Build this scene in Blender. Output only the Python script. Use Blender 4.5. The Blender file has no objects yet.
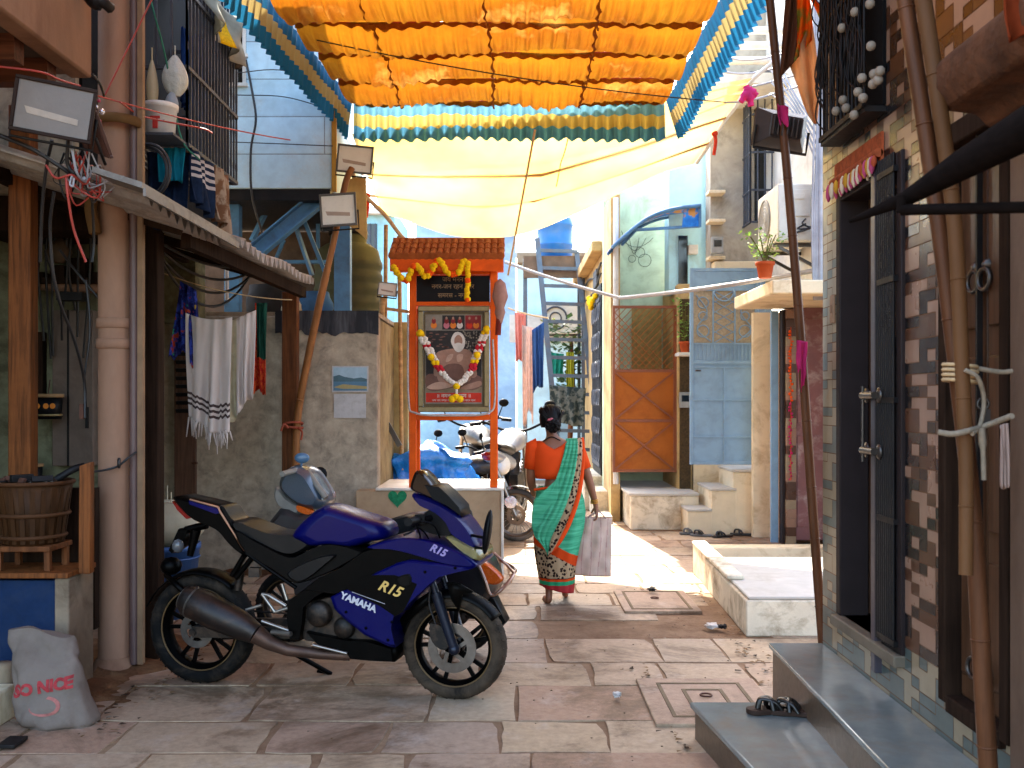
import bpy, bmesh, math, random
from mathutils import Vector, Matrix, noise
sc = bpy.context.scene
col = sc.collection
R = math.radians
V = Vector
rnd = random.Random(7)
F, CZ, CX, CY = 1000.0, 1.6, 512.0, 400.0        # focal length in pixels, eye height, vanishing point

def P(px, py, Y):
    return V(((px - CX) * Y / F, Y, CZ - (py - CY) * Y / F))
def G(px, py, z=0.0):
    return P(px, py, F * (CZ - z) / (py - CY))
def W(px, py, X):
    return P(px, py, F * X / (px - CX))

# ------------------------------------------------------------------ mesh helper
class MB:
    def __init__(s):
        s.v, s.f, s.m, s.sm, s.cur = [], [], [], [], 0
    def mat(s, i):
        s.cur = i
        return s
    def add(s, vs, fs, smooth=False):
        o = len(s.v)
        s.v += [V(v) for v in vs]
        for f in fs:
            s.f.append(tuple(i + o for i in f)); s.m.append(s.cur); s.sm.append(smooth)
        return s
    def hexa(s, p):      # p[0..3] bottom ring, p[4..7] top ring
        return s.add(p, [(3, 2, 1, 0), (4, 5, 6, 7), (0, 1, 5, 4), (1, 2, 6, 5), (2, 3, 7, 6), (3, 0, 4, 7)])
    def box(s, c, d, rot=None):
        c = V(c); x, y, z = d[0] / 2, d[1] / 2, d[2] / 2
        p = [V(q) for q in ((-x, -y, -z), (x, -y, -z), (x, y, -z), (-x, y, -z), (-x, -y, z), (x, -y, z), (x, y, z), (-x, y, z))]
        if rot is not None:
            m = Matrix.Rotation(rot, 3, 'Z') if isinstance(rot, (int, float)) else rot
            p = [m @ q for q in p]
        return s.hexa([q + c for q in p])
    def bx(s, x0, x1, y0, y1, z0, z1):
        return s.box(((x0 + x1) / 2, (y0 + y1) / 2, (z0 + z1) / 2), (x1 - x0, y1 - y0, z1 - z0))
    def tube(s, pts, r, n=8, caps=True, sx=1.0):
        pts = [V(p) for p in pts]
        rs = r if isinstance(r, (list, tuple)) else [r] * len(pts)
        vs, fs = [], []
        prev = None
        for i, p in enumerate(pts):
            t = (pts[min(i + 1, len(pts) - 1)] - pts[max(i - 1, 0)])
            t = t.normalized() if t.length > 1e-9 else V((0, 0, 1))
            if prev is None:
                a = V((0, 0, 1)) if abs(t.z) < .9 else V((1, 0, 0))
                u = t.cross(a).normalized()
            else:
                u = (prev - t * prev.dot(t))
                u = u.normalized() if u.length > 1e-6 else t.orthogonal().normalized()
            w = t.cross(u); prev = u
            for k in range(n):
                a = 2 * math.pi * k / n
                vs.append(p + (u * math.cos(a) * sx + w * math.sin(a)) * rs[i])
        for i in range(len(pts) - 1):
            for k in range(n):
                fs.append((i * n + k, i * n + (k + 1) % n, (i + 1) * n + (k + 1) % n, (i + 1) * n + k))
        s.add(vs, fs, True)
        if caps:
            s.add(vs[:n], [tuple(range(n - 1, -1, -1))]); s.add(vs[-n:], [tuple(range(n))])
        return s
    def bar(s, a, b, w, h=None, up=(0, 0, 1)):   # rectangular bar from a to b
        a, b = V(a), V(b); h = h or w
        t = (b - a).normalized(); up = V(up)
        if abs(t.dot(up)) > .98: up = V((0, 1, 0))
        x = t.cross(up).normalized() * w / 2; y = x.cross(t).normalized() * h / 2
        return s.hexa([a - x - y, a + x - y, a + x + y, a - x + y, b - x - y, b + x - y, b + x + y, b - x + y])
    def lathe(s, prof, c, ax=(0, 0, 1), n=24, smooth=True, closed=False):
        ax = V(ax).normalized(); u = ax.orthogonal().normalized(); w = ax.cross(u); c = V(c)
        vs, fs = [], []
        for r, h in prof:
            for k in range(n):
                a = 2 * math.pi * k / n
                vs.append(c + ax * h + (u * math.cos(a) + w * math.sin(a)) * r)
        m = len(prof)
        for i in range(m if closed else m - 1):
            j = (i + 1) % m
            for k in range(n):
                fs.append((i * n + k, i * n + (k + 1) % n, j * n + (k + 1) % n, j * n + k))
        s.add(vs, fs, smooth)
        if not closed:
            if prof[0][0] > 1e-4: s.add(vs[:n], [tuple(range(n - 1, -1, -1))])
            if prof[-1][0] > 1e-4: s.add(vs[-n:], [tuple(range(n))])
        return s
    def ball(s, c, r, n=12, rot=None):
        r = (r, r, r) if isinstance(r, (int, float)) else r
        c = V(c); m = n // 2; vs, fs = [], []
        for i in range(m + 1):
            t = math.pi * i / m
            for k in range(n):
                a = 2 * math.pi * k / n
                q = V((r[0] * math.sin(t) * math.cos(a), r[1] * math.sin(t) * math.sin(a), r[2] * math.cos(t)))
                if rot is not None: q = rot @ q
                vs.append(c + q)
        for i in range(m):
            for k in range(n):
                fs.append((i * n + k, (i + 1) * n + k, (i + 1) * n + (k + 1) % n, i * n + (k + 1) % n))
        return s.add(vs, fs, True)
    def torus(s, c, ax, R_, r, n=32, m=8, sx=1.0):
        prof = [(R_ + r * math.cos(2 * math.pi * k / m), r * sx * math.sin(2 * math.pi * k / m)) for k in range(m)]
        return s.lathe(prof, c, ax, n, True, True)
    def prism(s, pts, ext):
        pts = [V(p) for p in pts]; ext = V(ext); n = len(pts)
        vs = pts + [p + ext for p in pts]
        fs = [tuple(range(n - 1, -1, -1)), tuple(range(n, 2 * n))] + [(i, (i + 1) % n, n + (i + 1) % n, n + i) for i in range(n)]
        return s.add(vs, fs)
    def loft(s, rings, caps=True, smooth=True):
        n = len(rings[0]); vs = [V(p) for r in rings for p in r]; fs = []
        for i in range(len(rings) - 1):
            for k in range(n):
                fs.append((i * n + k, i * n + (k + 1) % n, (i + 1) * n + (k + 1) % n, (i + 1) * n + k))
        s.add(vs, fs, smooth)
        if caps:
            s.add(rings[0], [tuple(range(n - 1, -1, -1))], smooth); s.add(rings[-1], [tuple(range(n))], smooth)
        return s
    def grid(s, fn, nu, nv, matfn=None):
        o = len(s.v)
        for j in range(nv + 1):
            for i in range(nu + 1):
                s.v.append(V(fn(i / nu, j / nv)))
        for j in range(nv):
            for i in range(nu):
                a = o + j * (nu + 1) + i
                s.f.append((a, a + 1, a + nu + 2, a + nu + 1)); s.sm.append(True)
                s.m.append(matfn((i + .5) / nu, (j + .5) / nv) if matfn else s.cur)
        return s
    def text(s, string, o, xd, yd, size, depth=.002, align='CENTER', shear=0.0, bold=0.0):
        cu = bpy.data.curves.new('t', 'FONT'); cu.body = string; cu.align_x = align; cu.align_y = 'CENTER'
        cu.size = size; cu.extrude = depth; cu.shear = shear; cu.offset = bold; cu.resolution_u = 3
        ob = bpy.data.objects.new('t', cu); col.objects.link(ob)
        dg = bpy.context.evaluated_depsgraph_get(); dg.update()
        me = bpy.data.meshes.new_from_object(ob.evaluated_get(dg))
        xd, yd, o = V(xd).normalized(), V(yd).normalized(), V(o); zd = xd.cross(yd)
        s.add([o + xd * v.co.x + yd * v.co.y + zd * v.co.z for v in me.vertices], [tuple(p.vertices) for p in me.polygons])
        bpy.data.objects.remove(ob); bpy.data.curves.remove(cu); bpy.data.meshes.remove(me)
        return s
    def build(s, name, mats, parent=None, bevel=0, seg=2, at=None, sub=0, solid=0, sharp=40, label=None, cat=None, group=None, kind=None):
        if not isinstance(mats, (list, tuple)): mats = [mats]
        if parent is not None: org = ORG[parent]
        elif at is not None: org = V(at)
        else:
            xs = [v.x for v in s.v]; ys = [v.y for v in s.v]; zs = [v.z for v in s.v]
            org = V(((min(xs) + max(xs)) / 2, (min(ys) + max(ys)) / 2, min(zs)))
        me = bpy.data.meshes.new(name)
        me.from_pydata([v - org for v in s.v], [], s.f)
        for m in mats: me.materials.append(m)
        for p, mi, sm in zip(me.polygons, s.m, s.sm):
            p.material_index = mi; p.use_smooth = sm
        me.validate(); me.update()
        bm = bmesh.new(); bm.from_mesh(me); bmesh.ops.recalc_face_normals(bm, faces=bm.faces) if not solid else None
        bm.to_mesh(me); bm.free()
        o = bpy.data.objects.new(name, me); col.objects.link(o)
        if parent is not None: o.parent = parent
        else: o.location = org
        ORG[o] = org
        if bevel:
            b = o.modifiers.new('edge', 'BEVEL'); b.width = bevel; b.segments = seg; b.limit_method = 'ANGLE'; b.angle_limit = R(35); b.harden_normals = False
            for p in me.polygons: p.use_smooth = True
            me.set_sharp_from_angle(angle=R(sharp))
        if solid:
            b = o.modifiers.new('solid', 'SOLIDIFY'); b.thickness = solid; b.offset = 0
        if sub:
            b = o.modifiers.new('sub', 'SUBSURF'); b.levels = b.render_levels = sub
        tag(o, label, cat, group, kind)
        return o
ORG = {}
def tag(o, label=None, cat=None, group=None, kind=None):
    if label: o['label'] = label
    if cat: o['category'] = cat
    if group: o['group'] = group
    if kind: o['kind'] = kind
def root(name, loc, label, cat, group=None):
    o = bpy.data.objects.new(name, None); col.objects.link(o); o.location = V(loc); ORG[o] = V(loc); o.empty_display_size = .1
    tag(o, label, cat, group)
    return o
def copy_tree(o, loc, rz=0, label=None, parent=None, mats=None):
    c = o.copy(); col.objects.link(c)
    if parent is None:
        c.location = V(loc); c.rotation_euler = (0, 0, rz)
    else: c.parent = parent
    if label: c['label'] = label
    ORG[c] = V(loc)
    for ch in list(o.children): copy_tree(ch, loc, parent=c)
    return c
def smoothpoly(pts, n=4):       # closed Catmull-Rom through 2D/3D points
    out = []; m = len(pts); pts = [V(p) for p in pts]
    for i in range(m):
        a, b, c, d = pts[i - 1], pts[i], pts[(i + 1) % m], pts[(i + 2) % m]
        for k in range(n):
            t = k / n
            out.append(.5 * (2 * b + (c - a) * t + (2 * a - 5 * b + 4 * c - d) * t * t + (3 * b - 3 * c + d - a) * t ** 3))
    return out
def curve(pts, n=6):            # open Catmull-Rom
    pts = [V(p) for p in pts]; q = [2 * pts[0] - pts[1]] + pts + [2 * pts[-1] - pts[-2]]; out = []
    for i in range(1, len(q) - 2):
        a, b, c, d = q[i - 1], q[i], q[i + 1], q[i + 2]
        for k in range(n):
            t = k / n
            out.append(.5 * (2 * b + (c - a) * t + (2 * a - 5 * b + 4 * c - d) * t * t + (3 * b - 3 * c + d - a) * t ** 3))
    return out + [pts[-1]]
def sag(a, b, d, n=12):
    a, b = V(a), V(b)
    return [a.lerp(b, i / n) - V((0, 0, d * 4 * (i / n) * (1 - i / n))) for i in range(n + 1)]

# ------------------------------------------------------------------ materials
def lin(h):
    if isinstance(h, (tuple, list)): return (*h[:3], 1)
    h = h.lstrip('#'); c = [int(h[i:i + 2], 16) / 255 for i in (0, 2, 4)]
    return tuple(x / 12.92 if x <= .04045 else ((x + .055) / 1.055) ** 2.4 for x in c) + (1,)
def mul(c, k): return tuple(min(1, x * k) for x in c[:3]) + (1,)
class NT:
    def __init__(s, name):
        s.m = bpy.data.materials.new(name); s.m.use_nodes = True; s.t = s.m.node_tree; s.n = s.t.nodes
        s.bsdf = s.n['Principled BSDF']; s.tc = s.n.new('ShaderNodeTexCoord')
    def link(s, a, b): s.t.links.new(a, b)
    def node(s, typ, **kw):
        x = s.n.new(typ)
        for k, v in kw.items(): setattr(x, k, v)
        return x
    def noise(s, scale, detail=5, rough=.6, vec=None, dist=0):
        x = s.node('ShaderNodeTexNoise'); x.inputs['Scale'].default_value = scale; x.inputs['Detail'].default_value = detail
        x.inputs['Roughness'].default_value = rough; x.inputs['Distortion'].default_value = dist
        s.link(vec or s.tc.outputs['Object'], x.inputs['Vector']); return x.outputs['Fac']
    def mapping(s, scale=(1, 1, 1), rot=(0, 0, 0), loc=(0, 0, 0)):
        x = s.node('ShaderNodeMapping'); x.inputs['Scale'].default_value = scale; x.inputs['Rotation'].default_value = rot; x.inputs['Location'].default_value = loc
        s.link(s.tc.outputs['Object'], x.inputs['Vector']); return x.outputs['Vector']
    def ramp(s, fac, stops, interp='LINEAR'):
        x = s.node('ShaderNodeValToRGB'); e = x.color_ramp.elements; x.color_ramp.interpolation = interp
        while len(e) < len(stops): e.new(.5)
        for k, (p, c) in enumerate(stops):
            e[k].position = p; e[k].color = c if len(c) == 4 else (*c, 1)
        s.link(fac, x.inputs['Fac']); return x.outputs['Color']
    def mix(s, fac, a, b, mode='MIX'):
        x = s.node('ShaderNodeMix', data_type='RGBA', blend_type=mode)
        for key, val in ((0, fac), (6, a), (7, b)):
            if isinstance(val, (int, float)): x.inputs[key].default_value = val
            elif isinstance(val, tuple): x.inputs[key].default_value = val
            else: s.link(val, x.inputs[key])
        return x.outputs[2]
    def math(s, op, a, b=0.0, c=0.0):
        x = s.node('ShaderNodeMath', operation=op)
        for i, v in enumerate((a, b, c)):
            if isinstance(v, (int, float)): x.inputs[i].default_value = v
            else: s.link(v, x.inputs[i])
        return x.outputs[0]
    def sep(s, vec=None):
        x = s.node('ShaderNodeSeparateXYZ'); s.link(vec or s.tc.outputs['Object'], x.inputs[0]); return x.outputs
    def bump(s, h, strength=.3, dist=.01):
        x = s.node('ShaderNodeBump'); x.inputs['Strength'].default_value = strength; x.inputs['Distance'].default_value = dist
        s.link(h, x.inputs['Height']); s.link(x.outputs[0], s.bsdf.inputs['Normal'])
    def color(s, c): s.link(c, s.bsdf.inputs['Base Color'])
    def set(s, **kw):
        for k, v in kw.items(): s.bsdf.inputs[k.replace('_', ' ')].default_value = v
BW = ((0, 0, 0, 1), (1, 1, 1, 1))
def M(name, c, r=.65, metal=0., var=.3, scale=5., bump=.25, bs=40., bd=.004, dirt=0., dirtc='#4a3a2c', ds=2.2, streak=1.0, coat=0., thr=.55, spec=.5):
    t = NT(name); c = lin(c)
    vec = t.mapping((1, 1, streak)) if streak != 1 else None
    n1 = t.noise(scale, 6, .65, vec)
    cc = t.ramp(n1, [(.3, mul(c, 1 - var)), (.7, mul(c, 1 + var * .5))])
    if dirt:
        n2 = t.noise(ds, 8, .7, vec, .4)
        d = t.ramp(n2, [(thr - .08, BW[0]), (thr + .12, BW[1])])
        cc = t.mix(t.math('MULTIPLY', d, dirt), cc, lin(dirtc))
    t.color(cc)
    n3 = t.noise(bs, 5, .6)
    rr = t.math('MULTIPLY_ADD', n3, .25, max(0, r - .12)); t.link(rr, t.bsdf.inputs['Roughness'])
    t.set(Metallic=metal, Coat_Weight=coat); t.bsdf.inputs['Specular IOR Level'].default_value = .14 if (spec == .5 and r > .55 and not metal) else spec
    if coat: t.bsdf.inputs['Coat Roughness'].default_value = .08
    if bump: t.bump(n3, bump, bd)
    return t.m
def CLOTH(name, c, c2=None, pat=14., trans=.35, var=.2, stops=None, weave=True):
    """cloth with some light coming through; c2 gives a blotchy print"""
    t = NT(name); c = lin(c)
    n1 = t.noise(pat, 4)
    cc = t.ramp(n1, [(.35, mul(c, 1 - var)), (.65, c)] if c2 is None else [(.46, c), (.54, lin(c2))])
    if stops:
        for s2, c3, sc_ in stops:
            n = t.noise(sc_, 3); cc = t.mix(t.ramp(n, [(s2, BW[0]), (s2 + .04, BW[1])]), cc, lin(c3))
    t.color(cc); t.set(Roughness=.85); t.bsdf.inputs['Specular IOR Level'].default_value = .08
    t.bump(t.noise(160, 2), .15, .002)
    tr = t.node('ShaderNodeBsdfTranslucent'); t.link(cc, tr.inputs['Color'])
    mx = t.node('ShaderNodeMixShader'); mx.inputs[0].default_value = trans
    t.link(t.bsdf.outputs[0], mx.inputs[1]); t.link(tr.outputs[0], mx.inputs[2]); t.link(mx.outputs[0], t.n['Material Output'].inputs['Surface'])
    return t.m
def WOOD(name, c, dark=.45, scale=3., axis=2, r=.6, bump=.4):
    t = NT(name); c = lin(c)
    s = [14, 14, 14]; s[axis] = .8
    v = t.mapping(tuple(s)); n = t.noise(scale, 6, .65, v, .3)
    cc = t.ramp(n, [(.3, mul(c, dark)), (.52, c), (.72, mul(c, 1.35))])
    st = t.noise(2.5, 6); cc = t.mix(t.ramp(st, [(.5, BW[0]), (.72, (.6, .6, .6, 1))]), cc, mul(c, .35))
    t.color(cc); t.set(Roughness=r); t.bump(n, bump, .004); t.bsdf.inputs['Specular IOR Level'].default_value = .04 if r >= .9 else .14
    return t.m
# ------------------------------------------------------------------ camera, light, world
cam = bpy.data.cameras.new('camera'); camo = bpy.data.objects.new('camera', cam); col.objects.link(camo)
camo.location = (0, 0, CZ); camo.rotation_euler = (R(90), 0, 0); sc.camera = camo
cam.sensor_width = 36; cam.lens = 36 * F / 1024; cam.shift_y = 16 / 1024; cam.clip_end = 500; cam.clip_start = .05
cam.dof.use_dof = True; cam.dof.focus_distance = 6.2; cam.dof.aperture_fstop = 5.0
SUN = V((-.45, 4.1, 4.4)).normalized()
sl = bpy.data.lights.new('sun', 'SUN'); sl.energy = 3.2; sl.angle = R(.5); sl.color = (1, .93, .8)
so = bpy.data.objects.new('sun', sl); col.objects.link(so); so.rotation_euler = (-SUN).to_track_quat('-Z', 'Y').to_euler()
w = bpy.data.worlds.new('World'); sc.world = w; w.use_nodes = True
sky = w.node_tree.nodes.new('ShaderNodeTexSky'); sky.sky_type = 'NISHITA'; sky.sun_disc = False
sky.sun_elevation = math.asin(SUN.z); sky.sun_rotation = math.atan2(SUN.x, SUN.y); sky.air_density = 1.2; sky.dust_density = 3.0
bg = w.node_tree.nodes['Background']; bg.inputs['Strength'].default_value = .15
w.node_tree.links.new(sky.outputs[0], bg.inputs['Color'])
sc.view_settings.view_transform = 'Standard'; sc.view_settings.look = 'None'; sc.view_settings.gamma = 1; sc.view_settings.use_curve_mapping = False
sc.view_settings.exposure = 3.05
sc.cycles.use_denoising = True; sc.cycles.max_bounces = 10; sc.cycles.diffuse_bounces = 6; sc.cycles.transmission_bounces = 8
sc.cycles.sample_clamp_indirect = 6

# ------------------------------------------------------------------ shared materials
m_conc = M('grey concrete', '#ac9d88', .85, var=.3, scale=9, dirt=.55, dirtc='#5a5249', ds=7, thr=.55, bump=.6)
m_conc2 = M('pale plaster', '#94826a', .8, var=.25, scale=2, dirt=.7, dirtc='#6a5744', ds=2.3, bump=.4)
m_cream = M('cream plaster', '#dccbaa', .8, var=.15, scale=2, dirt=.7, dirtc='#94764f', ds=2.6, thr=.58, bump=.4)
m_brownpl = M('brown stained plaster', '#84634e', .8, var=.3, scale=2.5, dirt=.7, dirtc='#5a3c2c', ds=2, bump=.4, streak=.3)
m_green = M('mouldy green plaster', '#858468', .85, var=.4, scale=2.4, dirt=.9, dirtc='#4b4632', ds=2.4, thr=.48, bump=.5)
m_blueblock = NT('blue block'); 
def blockwall(name, c, mort, bw=1.3, bh=.36, dirtc='#69655c'):
    t = NT(name); b = t.node('ShaderNodeTexBrick'); x = t.sep()
    cb = t.node('ShaderNodeCombineXYZ'); t.link(t.math('ADD', x[0], x[1]), cb.inputs[0]); t.link(x[2], cb.inputs[1]); t.link(cb.outputs[0], b.inputs['Vector'])
    b.inputs['Scale'].default_value = 1; b.inputs['Brick Width'].default_value = bw; b.inputs['Row Height'].default_value = bh
    b.inputs['Mortar Size'].default_value = .006; b.inputs['Mortar Smooth'].default_value = .3
    b.inputs['Color1'].default_value = lin(c); b.inputs['Color2'].default_value = mul(lin(c), .82); b.inputs['Mortar'].default_value = lin(mort)
    n = t.noise(2.2, 7, .7); cc = t.mix(t.ramp(n, [(.52, BW[0]), (.7, (.55, .55, .55, 1))]), b.outputs['Color'], lin(dirtc))
    n2 = t.noise(9, 6); cc = t.mix(.35, cc, t.ramp(n2, [(.3, (.45, .45, .45, 1)), (.7, (1, 1, 1, 1))]), 'MULTIPLY')
    t.color(cc); t.set(Roughness=.85); t.bsdf.inputs['Specular IOR Level'].default_value = .14; t.bump(t.math('MULTIPLY_ADD', b.outputs['Fac'], -1.0, t.math('MULTIPLY', n2, .4)), .5, .01)
    return t.m
m_blueblock = blockwall('grey blue block wall', '#c6e3ee', '#8a979d', 4.0, .36, '#a9a59c')
m_greybrick = blockwall('rendered grey brick', '#8a8680', '#5e5952', .3, .12, '#4a443b')
m_ltblue = M('light blue paint', '#8fc0cf', .75, var=.15, scale=2, dirt=.5, dirtc='#7d8076', ds=2)
m_white = M('weathered white paint', '#cfccc4', .8, var=.12, scale=2, dirt=.5, dirtc='#8d8577', ds=2.2)
m_rust = M('rusty iron', '#5a3423', .75, metal=.2, var=.5, scale=9, dirt=.6, dirtc='#241811', ds=8)
m_dark = M('dark painted steel', '#141213', .55, metal=.1, var=.4, scale=6, dirt=.4, dirtc='#2a211a', ds=6, spec=.25)
m_grille = M('dark grille iron', '#3d434e', .6, metal=.1, var=.4, scale=8, dirt=.4, dirtc='#2c2a2c', ds=9)
m_steel = M('worn steel', '#4f4a46', .4, metal=.8, var=.25, scale=8, dirt=.4, dirtc='#4a3c30', ds=7)
m_chrome = M('chrome', '#c9c4bd', .2, metal=1, var=.1)
m_black = M('black plastic', '#08080a', .45, spec=.12, var=.3, bump=.1)
m_rubber = M('tyre rubber', '#0e0d0c', .8, var=.35, dirt=.5, dirtc='#4a3d30', ds=6)
m_wood = WOOD('old brown timber', '#6b3f22')
m_woodor = WOOD('orange brown timber', '#74421f', .3)
m_wooddk = WOOD('blackened timber', '#2c1f17', r=.9)
m_bamboo = WOOD('bamboo', '#8a5a33', .6, 2, 2, .5, .2)
m_palewood = WOOD('pale bamboo', '#b08a5c', .6, 2, 0, .5, .2)
m_pipe = M('tan drain pipe', '#94705a', .6, var=.15, scale=3, dirt=.4, dirtc='#6f5140', ds=4, bump=.1, streak=.3)
m_pipedk = M('dark conduit', '#5d4540', .5, var=.25)
m_cable = M('black cable', '#161415', .5, bump=0)
m_redwire = M('red wire', '#a5362a', .5, bump=0)
m_greywire = M('grey wire', '#9a9aa0', .5, bump=0)
m_rope = M('jute rope', '#b89b74', .9, var=.3, scale=30)
m_bluest = M('blue steel paint', '#4d7fa8', .55, var=.2, scale=4, dirt=.5, dirtc='#3d4348', ds=5)
m_orange = M('orange enamel', '#d9560f', .6, spec=.12, var=.12, scale=4, dirt=.35, dirtc='#8a2f10', ds=5, bump=.1)
m_yel = M('marigold', '#e8b80e', .8, var=.3, scale=60, bump=.8, bs=120)
m_mar = M('orange marigold', '#e0500c', .8, var=.3, scale=60, bump=.8, bs=120)
m_pink = CLOTH('pink cloth', '#c8356f')
m_red = M('red enamel', '#a82218', .5)
m_glassdk = M('dark glass', '#0d0f11', .12, var=.1, bump=0)
m_lampglass = M('frosted lamp glass', '#8d8480', .25, var=.15, bump=.1, spec=.6)
m_lampglass2 = M('pale lamp glass', '#d9d8ce', .3, var=.12, bump=.1)

# ------------------------------------------------------------------ ground
def M_ground():
    t = NT('packed dirt and cement'); n = t.noise(1.4, 8, .7); n2 = t.noise(14, 6)
    cc = t.ramp(n, [(.35, lin('#6a5039')), (.5, lin('#876b52')), (.68, lin('#9c8266'))])
    cc = t.mix(.4, cc, t.ramp(n2, [(.3, (.4, .38, .36, 1)), (.7, (1, 1, 1, 1))]), 'MULTIPLY')
    t.color(cc); t.set(Roughness=.85); t.bsdf.inputs['Specular IOR Level'].default_value = .14; t.bump(t.noise(22, 8, .7), .6, .02); return t.m
def M_slab():
    t = NT('worn paving stone'); g = t.node('ShaderNodeNewGeometry')
    base = t.ramp(g.outputs['Random Per Island'], [(0, lin('#a89076')), (.25, lin('#b0987a')), (.45, lin('#a8907a')), (.6, lin('#a3826a')), (.8, lin('#b39c80')), (1, lin('#9c8872'))])
    n = t.noise(1.1, 8, .72, None, .6); cc = t.mix(t.ramp(n, [(.48, BW[0]), (.60, (.75, .75, .75, 1))]), base, lin('#59402b'))
    n4 = t.noise(2.6, 7, .7); cc = t.mix(t.ramp(n4, [(.56, BW[0]), (.68, (.55, .55, .55, 1))]), cc, lin('#b5a596'))
    n2 = t.noise(26, 7, .7); cc = t.mix(.55, cc, t.ramp(n2, [(.3, (.45, .42, .4, 1)), (.65, (1, 1, 1, 1))]), 'MULTIPLY')
    t.color(cc); t.link(t.math('MULTIPLY_ADD', n, -.5, .82), t.bsdf.inputs['Roughness']); t.bsdf.inputs['Specular IOR Level'].default_value = .22
    t.bump(t.math('MULTIPLY_ADD', n2, .5, n4), .5, .012); return t.m
mb = MB(); mb.add([(-30, -8, 0), (30, -8, 0), (30, 70, 0), (-30, 70, 0)], [(0, 1, 2, 3)])
mb.build('ground', M_ground(), at=(0, 0, 0), kind='structure')
mb = MB(); y = 1.2; r0 = random.Random(11)
while y < 19:
    d = r0.uniform(.36, .64); x = -3.0 + r0.uniform(-.3, 0)
    while x < 3.6:
        wd = r0.uniform(.4, .95); g = r0.uniform(.003, .009)
        if y > 6.2 and y < 7.0 and -.2 < x < 1.6 and r0.random() < .75: x += wd; continue     # broken away, bare cement
        if r0.random() < .07: x += wd; continue
        j = lambda: r0.uniform(-.012, .012); h = .006 + r0.uniform(-.002, .003); tz = r0.uniform(-.0015, .0015)
        p = [(x + g + j(), y + g + j()), (x + wd - g + j(), y + g + j()), (x + wd - g + j(), y + d - g + j()), (x + g + j(), y + d - g + j())]
        # chipped outline
        o = []
        for k in range(4):
            a, b = V((*p[k], 0)), V((*p[(k + 1) % 4], 0)); c_ = V((x + wd / 2, y + d / 2, 0))
            o.append(a.lerp(c_, r0.choice([0, 0, 0, .04, .09])))
            for q in (.25, .5, .75): m_ = a.lerp(b, q); o.append(m_ + (c_ - m_).normalized() * r0.uniform(-.002, .014))
        n = len(o)
        mb.add([V((q.x, q.y, -.02)) for q in o] + [V((q.x, q.y, h + tz * (1 if q.x > x + wd / 2 else -1))) for q in o],
               [tuple(range(n, 2 * n))] + [(i, (i + 1) % n, n + (i + 1) % n, n + i) for i in range(n)])
        x += wd
    y += d
m_slab = M_slab()
mb.build('paving', m_slab, at=(0, 0, 0), bevel=.002, seg=1, kind='structure')

# brown earth drifted against the left wall bases and the step corner
m_earth = M('brown earth', '#5e3f28', .95, var=.4, scale=5, dirt=.6, dirtc='#8a6a4a', ds=4, bump=.8, bs=60, bd=.012)
def drift(name, a, b, w_, h_, seed):
    a, b = V(a), V(b); d = b - a; nr = V((-d.y, d.x, 0)).normalized(); m = MB()
    def fn(u, v):
        p = a + d * u + nr * (-(v - .15) * w_ * (1 + .7 * noise.noise(V((u * 4, seed, 0))))); t = max(0, 1 - v) ** 1.6
        return p + V((0, 0, -.012 + h_ * t * (.8 + .6 * noise.noise(V((p.x * 5, p.y * 5, seed)))) * math.sin(math.pi * min(1, max(0, u))) ** .3 + .012 * noise.noise(V((p.x * 14, p.y * 14, 3.))) + .012 * (1 - v)))
    m.grid(fn, 40, 16); return m.build(name, m_earth, at=(0, 0, 0), kind='structure')
drift('earth', (-2.42, 5.1, 0), (-2.2, 6.75, 0), .62, .07, 1)
drift('earth', (-3.1, 9.27, 0), (-1.3, 9.28, 0), .5, .04, 2)
drift('earth', (1.30, 5.18, 0), (1.62, 5.20, 0), .22, .03, 4)
# drain covers set in the paving
def cover(x0, x1, y0, y1, label, rings):
    rt = root('drain_cover', ((x0 + x1) / 2, (y0 + y1) / 2, 0), label, 'drain cover', 'concrete drain covers in the lane')
    m = MB(); m.bx(x0, x1, y0, y1, 0, .026); m.build('slab', m_slab, rt, bevel=.006)
    m = MB(); m.cur = 0
    for k in rings:
        a, b, c, d = x0 + k, x1 - k, y0 + k, y1 - k
        for q in ((a, b, c, c + .02), (a, b, d - .02, d), (a, a + .02, c + .02, d - .02), (b - .02, b, c + .02, d - .02)): m.bx(*q, .0265, .030)
    m.build('raised_rim', m_conc_dk, rt)
    m = MB(); m.torus(((x0 + x1) / 2, (y0 + y1) / 2 + .05, .034), (0, 0, 1), .03, .005, 16, 6); m.build('lifting_ring', m_rust, rt)
m_conc_dk = M('dark groove strip', '#76654f', .9)  # darker strips on the slab, drawn for its grooves
cover(.70, 1.36, 4.86, 5.66, 'square concrete cover with nested rectangular grooves beside the grey steps', (.10, .22))
cover(.84, 1.42, 7.46, 8.28, 'flat concrete cover in front of the low whitish platform', (.06,))

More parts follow.
